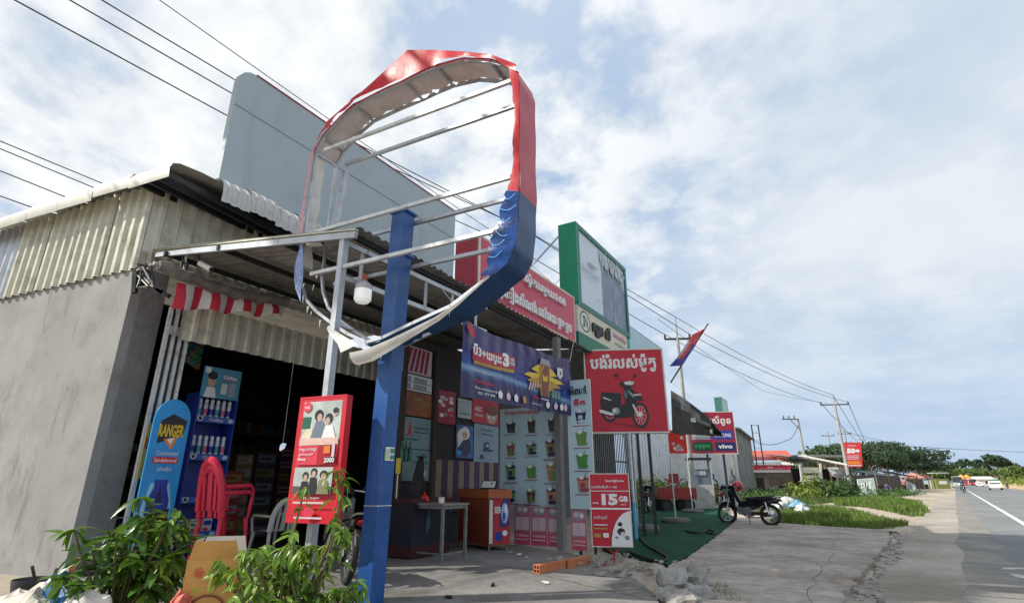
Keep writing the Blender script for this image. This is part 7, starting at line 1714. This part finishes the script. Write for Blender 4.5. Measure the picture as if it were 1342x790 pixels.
# leaning picture board
p0 = aty(1128, 651, 47); p1 = aty(1149, 649, 47.4); pt_ = aty(1124, 628, 48.2)
pl = Plane(p0, (p1 - p0), (p1 - p0).length, (pt_ - p0).length, (pt_ - p0).normalized())
lb = board('leaning_board', 'pale green leaning board with a white sketch beside the dark stall', 'board', pl, .06, M('board_greenish', (.34, .42, .36), .6, var=.25, scale=4), offwhite, .04, .005)
b = MB(); rr = random.Random(6)
for k in range(7): x = rr.uniform(.08, .8); y = rr.uniform(.1, .6); pl.poly(b, [(x, y), (x + .1, y + .05), (x + .16, y + .35), (x + .04, y + .3)], [offwhite, dark_wood, white][k % 3])
b.build('print', lb, kind='stuff')
# dark stalls
def stall(x0, x1, yb, yt, d, lab, tarpmat, seed):
    rr = random.Random(seed); a_, c_ = gx(x0, d), gx(x1, d + 3); t = thing('market_stall', lab, 'stall', (a_ + c_) / 2); zt_ = aty((x0 + x1) / 2, yt, d).z; dep = az(-5) * 4
    b = MB(); b.add([a_ + Z * zt_, c_ + Z * (zt_ - .2), c_ + dep + Z * (zt_ + .5), a_ + dep + Z * (zt_ + .6)], [(0, 1, 2, 3)], tarpmat); b.v += [v - Z * .06 for v in b.v[:4]]; b.f.append((7, 6, 5, 4)); b.m.append(0); b.build('roof_tarp', t)
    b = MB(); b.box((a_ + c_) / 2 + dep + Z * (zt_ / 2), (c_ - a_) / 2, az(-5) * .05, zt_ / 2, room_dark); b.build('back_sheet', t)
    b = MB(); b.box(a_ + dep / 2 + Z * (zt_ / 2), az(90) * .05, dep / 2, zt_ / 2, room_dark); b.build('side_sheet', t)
    for q in (a_, c_, (a_ + c_) / 2): b = MB(); b.bar(q, q + Z * zt_, .10, .10, wood); b.build('post', t)
    b = MB(); b.box((a_ + c_) / 2 + dep * .4 + Z * .45, (c_ - a_) * .35, az(-5) * .5, .45, dark_wood); b.build('counter', t)
stall(1150, 1182, 652, 622, 58, 'dark tarp covered stall beside the leaning board', M('dark_green_tarp', (.03, .05, .045), .6, var=.3), 1)
stall(1182, 1205, 650, 622, 72, 'dark stall with a person in pink at its front', M('dark_tarp', (.04, .045, .05), .6, var=.3), 2)
stall(1212, 1226, 645, 626, 105, 'small dark stall beside the yellow green kiosk', M('dark_tarp', (.04, .045, .05)), 3)
cloth('plastic_sheet', [(1186, 628), (1200, 636), (1206, 651), (1188, 652)], 66, M('clear_sheet', (.30, .36, .36), .4, var=.3, scale=2), 'pale plastic sheet hanging off the stall by the parasols', 5, 'sheet')
def parasol(x, yt, ye, d, w, mat, lab):
    g_ = gx(x, d); zt_ = aty(x, yt, d).z; ze = aty(x, ye, d).z; t = thing('parasol', lab, 'parasol', g_); r_ = w
    b = MB(); b.lathe([(.02, zt_), (r_ * .5, (zt_ * .6 + ze * .4)), (r_, ze), (r_ * .98, ze - .15), (r_ * .96, ze - .14)], g_, mat, 12); b.build('canopy', t); b = MB(); b.tube([g_, g_ + Z * zt_], .03, steel, 6); b.build('pole', t)
pfab = M('parasol_pink', (.70, .34, .26), .7, var=.15, trans=.25); pfab2 = M('parasol_orange', (.75, .40, .08), .7, var=.15, trans=.25)
parasol(1200, 619, 626, 82, 1.5, pfab, 'faded pink parasol over the roadside stall'); parasol(1212, 620, 626, 92, 1.4, pfab, 'second faded pink parasol further along')
parasol(1264, 621, 626, 200, 1.5, pfab2, 'orange parasol behind the distant lorry'); parasol(1271, 621, 626, 205, 1.4, pfab2, 'orange parasol right of the distant lorry')
# kiosk, far roofs
kk = thing('roadside_kiosk', 'yellow green roadside kiosk with a pale flat roof', 'kiosk', gx(1234, 112)); c = gx(1234, 112)
b = MB(); b.box(c + Z * .95, az(100) * 1.15, az(10) * 1.0, .95, M('kiosk_green', (.17, .20, .05), .6, var=.25)); b.build('body', kk); b = MB(); b.box(c + Z * 3.0, az(100) * 1.3, az(10) * 1.3, .07, pale_steel); b.build('roof', kk)
for s_ in (-1, 1): b = MB(); b.bar(c + az(100) * 1.1 * s_ + Z * 1.9, c + az(100) * 1.1 * s_ + Z * 3.0, .07, .07, steel); b.build('post', kk)
b = MB(); b.box(c + az(10) * -1.02 + Z * 1.2, az(100) * .7, az(10) * .02, .3, offwhite); b.build('panel', kk)
def house(x, d, w, h, wallc, roofc, lab):
    c = gx(x, d); u = az(100); n_ = az(10); t = thing('distant_house', lab, 'house', c); b = MB(); b.box(c + Z * h / 2, u * w, n_ * 3, h / 2, wallc); b.build('wall', t)
    b = MB(); b.add([c - u * (w + .4) - n_ * 3.4 + Z * h, c + u * (w + .4) - n_ * 3.4 + Z * h, c + u * (w + .4) + n_ * 3.4 + Z * h, c - u * (w + .4) + n_ * 3.4 + Z * h, c - u * (w + .4) + Z * (h + 1.1), c + u * (w + .4) + Z * (h + 1.1)], [(0, 1, 5, 4), (3, 4, 5, 2), (0, 4, 3), (1, 2, 5), (0, 3, 2, 1)], roofc); b.build('roof', t)
    for k in (-1, 0, 1): b = MB(); b.box(c + u * w * .55 * k - n_ * 3.01 + Z * h * .5, u * .45, n_ * .03, .6, dark_metal if k else dark_wood); b.build('window' if k else 'door', t)
house(1289, 235, 3.4, 2.5, offwhite, M('white_roof', (.66, .64, .60), .6), 'distant white house with a pale roof at the road bend')
house(1297, 250, 2.6, 3.6, offwhite, M('brown_roof', (.28, .15, .10), .7), 'distant taller white house right of the pale roofed one')
house(1277, 240, 2.4, 2.3, M('dark_red_wall', (.28, .04, .04), .7), M('brown_roof', (.28, .15, .10)), 'distant dark red shop beside the orange parasols')
# rubbish bags by the verge
bagm = [M('bag_white', (.66, .66, .66), .4, var=.12, bump=.1, bscale=12), M('bag_blue', (.20, .42, .60), .4, var=.12, bump=.1, bscale=12), M('bag_grey', (.45, .47, .46), .4, var=.2, bump=.1, bscale=12)]
for k, (x, y, r_, m_, lab) in enumerate(((1022, 670, .30, 0, 'white rubbish bag nearest the motorcycle tail'), (1034, 669, .34, 2, 'grey white rubbish bag in the middle of the heap'), (1046, 671, .28, 1, 'pale blue rubbish bag at the right of the heap'), (1030, 662, .26, 0, 'white rubbish bag on top of the heap'), (1052, 674, .22, 0, 'small white rubbish bag at the right end'), (1040, 663, .24, 1, 'blue tinted rubbish bag behind the heap'))):
    q = G(x, y); b = MB(); b.ball((0, 0, r_ * .7), r_, bagm[m_], 16, 11, 1.15, 1, .85, .55, k + 3); b.tube([(0, 0, r_ * 1.3), (.05, .03, r_ * 1.7)], .05, bagm[m_], 6, rs=[.05, .09]); o = b.build('rubbish_bag', None, True); o.location = q; tag(o, lab, 'bag', 'rubbish bags heaped on the verge')
# ================================================================== TRAFFIC AND PEOPLE
def person(label, loc, rz, pose, shirt, trousers, hair=black, parent=None, scale=1.0):
    t = thing('person', label, 'person', loc, rz)
    J = dict(pelvis=(0, 0, .95), waist=(0, 0, 1.1), chest=(.0, 0, 1.32), neck=(0, 0, 1.47), head=(.02, 0, 1.58), top=(.02, 0, 1.70), sl=(0, .18, 1.42), sr=(0, -.18, 1.42), el=(.03, .25, 1.14), er=(.03, -.25, 1.14), hl=(.12, .24, .90), hr=(.12, -.24, .90), kl=(.03, .10, .50), kr=(.03, -.10, .50), al=(0, .10, .08), ar=(0, -.10, .08), tl=(.16, .11, .03), tr=(.16, -.11, .03))
    J.update(pose)
    names = list(J); rad = dict(pelvis=.15, waist=.13, chest=.155, neck=.055, head=.095, top=.06, sl=.07, sr=.07, el=.045, er=.045, hl=.03, hr=.03, kl=.065, kr=.065, al=.04, ar=.04, tl=.03, tr=.03)
    E = [('pelvis', 'waist'), ('waist', 'chest'), ('chest', 'neck'), ('neck', 'head'), ('head', 'top'), ('chest', 'sl'), ('chest', 'sr'), ('sl', 'el'), ('sr', 'er'), ('el', 'hl'), ('er', 'hr'), ('pelvis', 'kl'), ('pelvis', 'kr'), ('kl', 'al'), ('kr', 'ar'), ('al', 'tl'), ('ar', 'tr')]
    me = bpy.data.meshes.new('body'); me.from_pydata([J[n_] for n_ in names], [(names.index(a), names.index(b_)) for a, b_ in E], []); o = bpy.data.objects.new('body', me); COL.objects.link(o)
    md = o.modifiers.new('s', 'SKIN')
    for i, n_ in enumerate(names): me.skin_vertices[0].data[i].radius = (rad[n_], rad[n_]); me.skin_vertices[0].data[i].use_root = (n_ == 'pelvis')
    sdv = o.modifiers.new('d', 'SUBSURF'); sdv.levels = 1; bpy.context.view_layer.update()
    m2 = bpy.data.meshes.new_from_object(o.evaluated_get(bpy.context.evaluated_depsgraph_get())); o.modifiers.clear(); o.data = m2; o.parent = t
    m2.materials.clear(); [m2.materials.append(m_) for m_ in (skin, shirt, trousers)]
    pz = J['pelvis'][2]
    for p in m2.polygons:
        c = p.center; nd = {n_: (Vector(J[n_]) - c).length for n_ in names}; k = min(nd, key=nd.get)
        p.material_index = 2 if k in ('pelvis', 'kl', 'kr', 'al', 'ar') else (0 if k in ('neck', 'head', 'top', 'hl', 'hr', 'tl', 'tr') else 1); p.use_smooth = True
    hd = Vector(J['head']); b = MB(); b.ball(hd + Vector((-.02, 0, .06)), .115, hair, 10, 8, 1.05, .95, .9); b.build('hair', t, True, False)
    b = MB(); b.ball(hd + Vector((.09, 0, .02)), .018, skin, 6, 5); [b.ball(hd + Vector((.085, s_ * .035, .05)), .010, black, 6, 5) for s_ in (-1, 1)]; b.build('face', t, True, False, kind='stuff')
    return t
sit = dict(pelvis=(-.25, 0, .86), waist=(-.22, 0, 1.0), chest=(-.12, 0, 1.24), neck=(-.06, 0, 1.38), head=(-.02, 0, 1.49), top=(-.02, 0, 1.61), sl=(-.10, .18, 1.34), sr=(-.10, -.18, 1.34), el=(.06, .27, 1.14), er=(.06, -.27, 1.14), hl=(.26, .30, 1.06), hr=(.26, -.30, 1.06), kl=(.12, .17, .72), kr=(.12, -.17, .72), al=(.02, .20, .32), ar=(.02, -.20, .32), tl=(.15, .20, .28), tr=(.15, -.20, .28))
shirt_w = M('pale_shirt', (.62, .64, .66), .8); shirt_d = M('dark_blue_shirt', (.03, .05, .16), .8); shirt_p = M('pink_shirt', (.60, .25, .28), .8); jeans = M('dark_trousers', (.03, .035, .05), .8)
b1 = base(1262, 66); hdg = atan2(-R.y, -R.x)
c = dup(bike, None, b1 + Z * .005, hdg, 'motorcycle ridden towards the camera along the near road edge'); c.rotation_euler = (0, 0, hdg); c['group'] = 'ridden motorcycles'
person('rider in a dark blue shirt on the motorcycle coming along the near road edge', b1, hdg, sit, shirt_d, jeans)
b2_ = base(1321, 118); c = dup(bike, None, b2_, hdg + pi, 'small motorcycle riding away at the far right of the road'); c.rotation_euler = (0, 0, hdg + pi); c['group'] = 'ridden motorcycles'
person('rider on the small motorcycle at the far right of the road', b2_, hdg + pi, sit, M('green_shirt', (.10, .16, .08), .8), jeans)
person('person in a pink shirt standing in front of the dark stall', base(1186, 62), radians(-100), {}, shirt_p, jeans)
person('person in a pale shirt sitting low by the dark stall', base(1164, 57), radians(-90), dict(sit, pelvis=(-.2, 0, .45), waist=(-.2, 0, .6), chest=(-.15, 0, .83), neck=(-.1, 0, .97), head=(-.08, 0, 1.08), top=(-.08, 0, 1.2), sl=(-.13, .18, .93), sr=(-.13, -.18, .93), el=(0, .25, .7), er=(0, -.25, .7), hl=(.2, .2, .55), hr=(.2, -.2, .55), kl=(.22, .12, .48), kr=(.22, -.12, .48), al=(.22, .12, .08), ar=(.22, -.12, .08), tl=(.36, .12, .04), tr=(.36, -.12, .04)), M('violet_shirt', (.12, .08, .28), .8), jeans)
def car(label, loc, rz, paintm, roofm, L=4.2, Wd=1.7, H=1.45, name='car', cat='car', van=False):
    t = thing(name, label, cat, loc, rz)
    prof = [(-L / 2, .35), (-L / 2, .85), (-L * .42, .95), (-L * .33, H), (L * .15, H), (L * .28, .98), (L * .47, .85), (L / 2, .65), (L / 2, .35)] if not van else [(-L / 2, .4), (-L / 2, H), (L * .30, H), (L * .40, H * .97), (L * .46, 1.2), (L / 2, 1.0), (L / 2, .4)]
    n = len(prof); b = MB(); vs = []
    for y, k in ((-Wd / 2, .0), (-Wd / 2, 1), (Wd / 2, 1), (Wd / 2, 0)):
        for (x, z) in prof: yy = y * (.86 if z > 1.05 and k == 0 else (.9 if z > 1.05 else 1)); vs.append((x, yy if k else yy * .995, z))
    b.add(vs, [tuple(range(n - 1, -1, -1)), tuple(range(3 * n, 4 * n))] + [(r_ * n + i, r_ * n + (i + 1) % n, (r_ + 1) * n + (i + 1) % n, (r_ + 1) * n + i) for r_ in range(3) for i in range(n)], paintm); b.build('body', t, False, False)
    gl = M('car_glass', (.03, .04, .05), .08, bump=0); b = MB()
    if not van:
        for s_ in (-1, 1): b.face([(-L * .30, s_ * Wd * .458, H - .08), (L * .13, s_ * Wd * .458, H - .08), (L * .24, s_ * Wd * .475, 1.0), (-L * .36, s_ * Wd * .475, 1.0)], gl)
        b.face([(L * .155, -Wd * .38, H - .06), (L * .155, Wd * .38, H - .06), (L * .285, Wd * .42, 1.0), (L * .285, -Wd * .42, 1.0)], gl)
        b.face([(-L * .34, Wd * .38, H - .08), (-L * .34, -Wd * .38, H - .08), (-L * .425, -Wd * .42, 1.0), (-L * .425, Wd * .42, 1.0)], gl)
    else:
        b.face([(L * .405, -Wd * .40, H - .12), (L * .405, Wd * .40, H - .12), (L * .468, Wd * .44, 1.25), (L * .468, -Wd * .44, 1.25)], gl); b.face([(-L / 2 - .01, Wd * .38, H - .2), (-L / 2 - .01, -Wd * .38, H - .2), (-L / 2 - .01, -Wd * .38, 1.3), (-L / 2 - .01, Wd * .38, 1.3)], gl)
    b.build('glass', t, False, False, kind='stuff')
    for x in (-L * .31, L * .31):
        for s_ in (-1, 1): b = MB(); b.lathe([(.30, -.10), (.33, -.08), (.33, .08), (.30, .10)], (x, s_ * (Wd / 2 - .08), .33), rubber, 16, Vector((0, 1, 0))); o = b.build('wheel', t, True, False); h_ = MB(); h_.lathe([(.19, -.105), (.19, .105)], (x, s_ * (Wd / 2 - .08), .33), pale_steel, 12, Vector((0, 1, 0))); h_.build('rim', o, False, False)
    for s_ in (-1, 1):
        b = MB(); b.box(Vector((L / 2 + .005, s_ * Wd * .36, .72)), Vector((.01, 0, 0)), Vector((0, .16, 0)), .07, white); b.build('headlight', t, False, False); b = MB(); b.box(Vector((-L / 2 - .005, s_ * Wd * .38, .80)), Vector((.01, 0, 0)), Vector((0, .12, 0)), .09, M('tail_lamp', (.4, .01, .01))); b.build('tail_light', t, False, False)
    if roofm: b = MB(); b.box(Vector((-L * .08, 0, H + .12)), Vector((L * .22, 0, 0)), Vector((0, Wd * .38, 0)), .13, roofm); b.build('roof_load', t, False, False)
    return t
cw = M('car_white', (.72, .72, .70), .3, bump=0, coat=.4)
car('white car with a green load on its roof driving in the far lane', base(1305, 98), hdg, cw, M('green_load', (.04, .22, .13), .7))
car('white lorry far ahead on the near side of the road', base(1257, 135), hdg, M('lorry_pale', (.34, .40, .36), .4, bump=0), None, 5.5, 2.1, 2.6, 'lorry', 'lorry', True)
car('dark red truck parked far away by the bend', base(1276, 235), hdg, M('truck_red', (.35, .03, .04), .4, bump=0), None, 5.5, 2.1, 2.6, 'truck', 'truck', True)
car('distant white car parked by the white houses', base(1285, 170), hdg, cw, None)

# cracks and joints in the slabs, small litter
rr = random.Random(55); b = MB(); crk = M('crack_dark', (.05, .045, .04), .95)
def crack(a, c, w, z):
    n = 26; prev = None; d = (c - a).normalized(); pr = Vector((-d.y, d.x, 0))
    for i in range(n + 1):
        p = a.lerp(c, i / n) + pr * (.16 * noise.noise(a.lerp(c, i / n) * 1.4) + .05 * noise.noise(a.lerp(c, i / n) * 6)); ww = w * rr.uniform(.3, 1.2)
        cur = (Vector((p.x, p.y, z)) - pr * ww, Vector((p.x, p.y, z)) + pr * ww)
        if prev: b.face([prev[0], prev[1], cur[1], cur[0]], crk)
        prev = cur
crack(G(640, 742), G(870, 800), .006, .0635)
crack(G(940, 706), G(1130, 765), .004, .0735); crack(G(1100, 696), G(1060, 800), .004, .0735)
o = b.build('slab_cracks'); struct(o)
for k, (x, y, m_, lab) in enumerate(((588, 783, black, 'small black scrap on the forecourt nearest the blue pole'), (646, 767, black, 'small black scrap in the middle of the forecourt'), (715, 764, offwhite, 'tiny white wrapper lying before the brick row'), (680, 727, offwhite, 'white crumpled wrapper under the pink posters'), (690, 731, pale_pink, 'pink wrapper beside the white one under the posters'), (668, 724, grey_ink, 'grey wrapper by the cooler foot'))):
    q = G(x, y, .065); b = MB(); b.ball((0, 0, .012), .035, m_, 7, 5, 1.5, .7, .45, .6, k); o = b.build('litter'); o.location = q; o.rotation_euler = (0, 0, k * 1.3); tag(o, lab, 'litter')
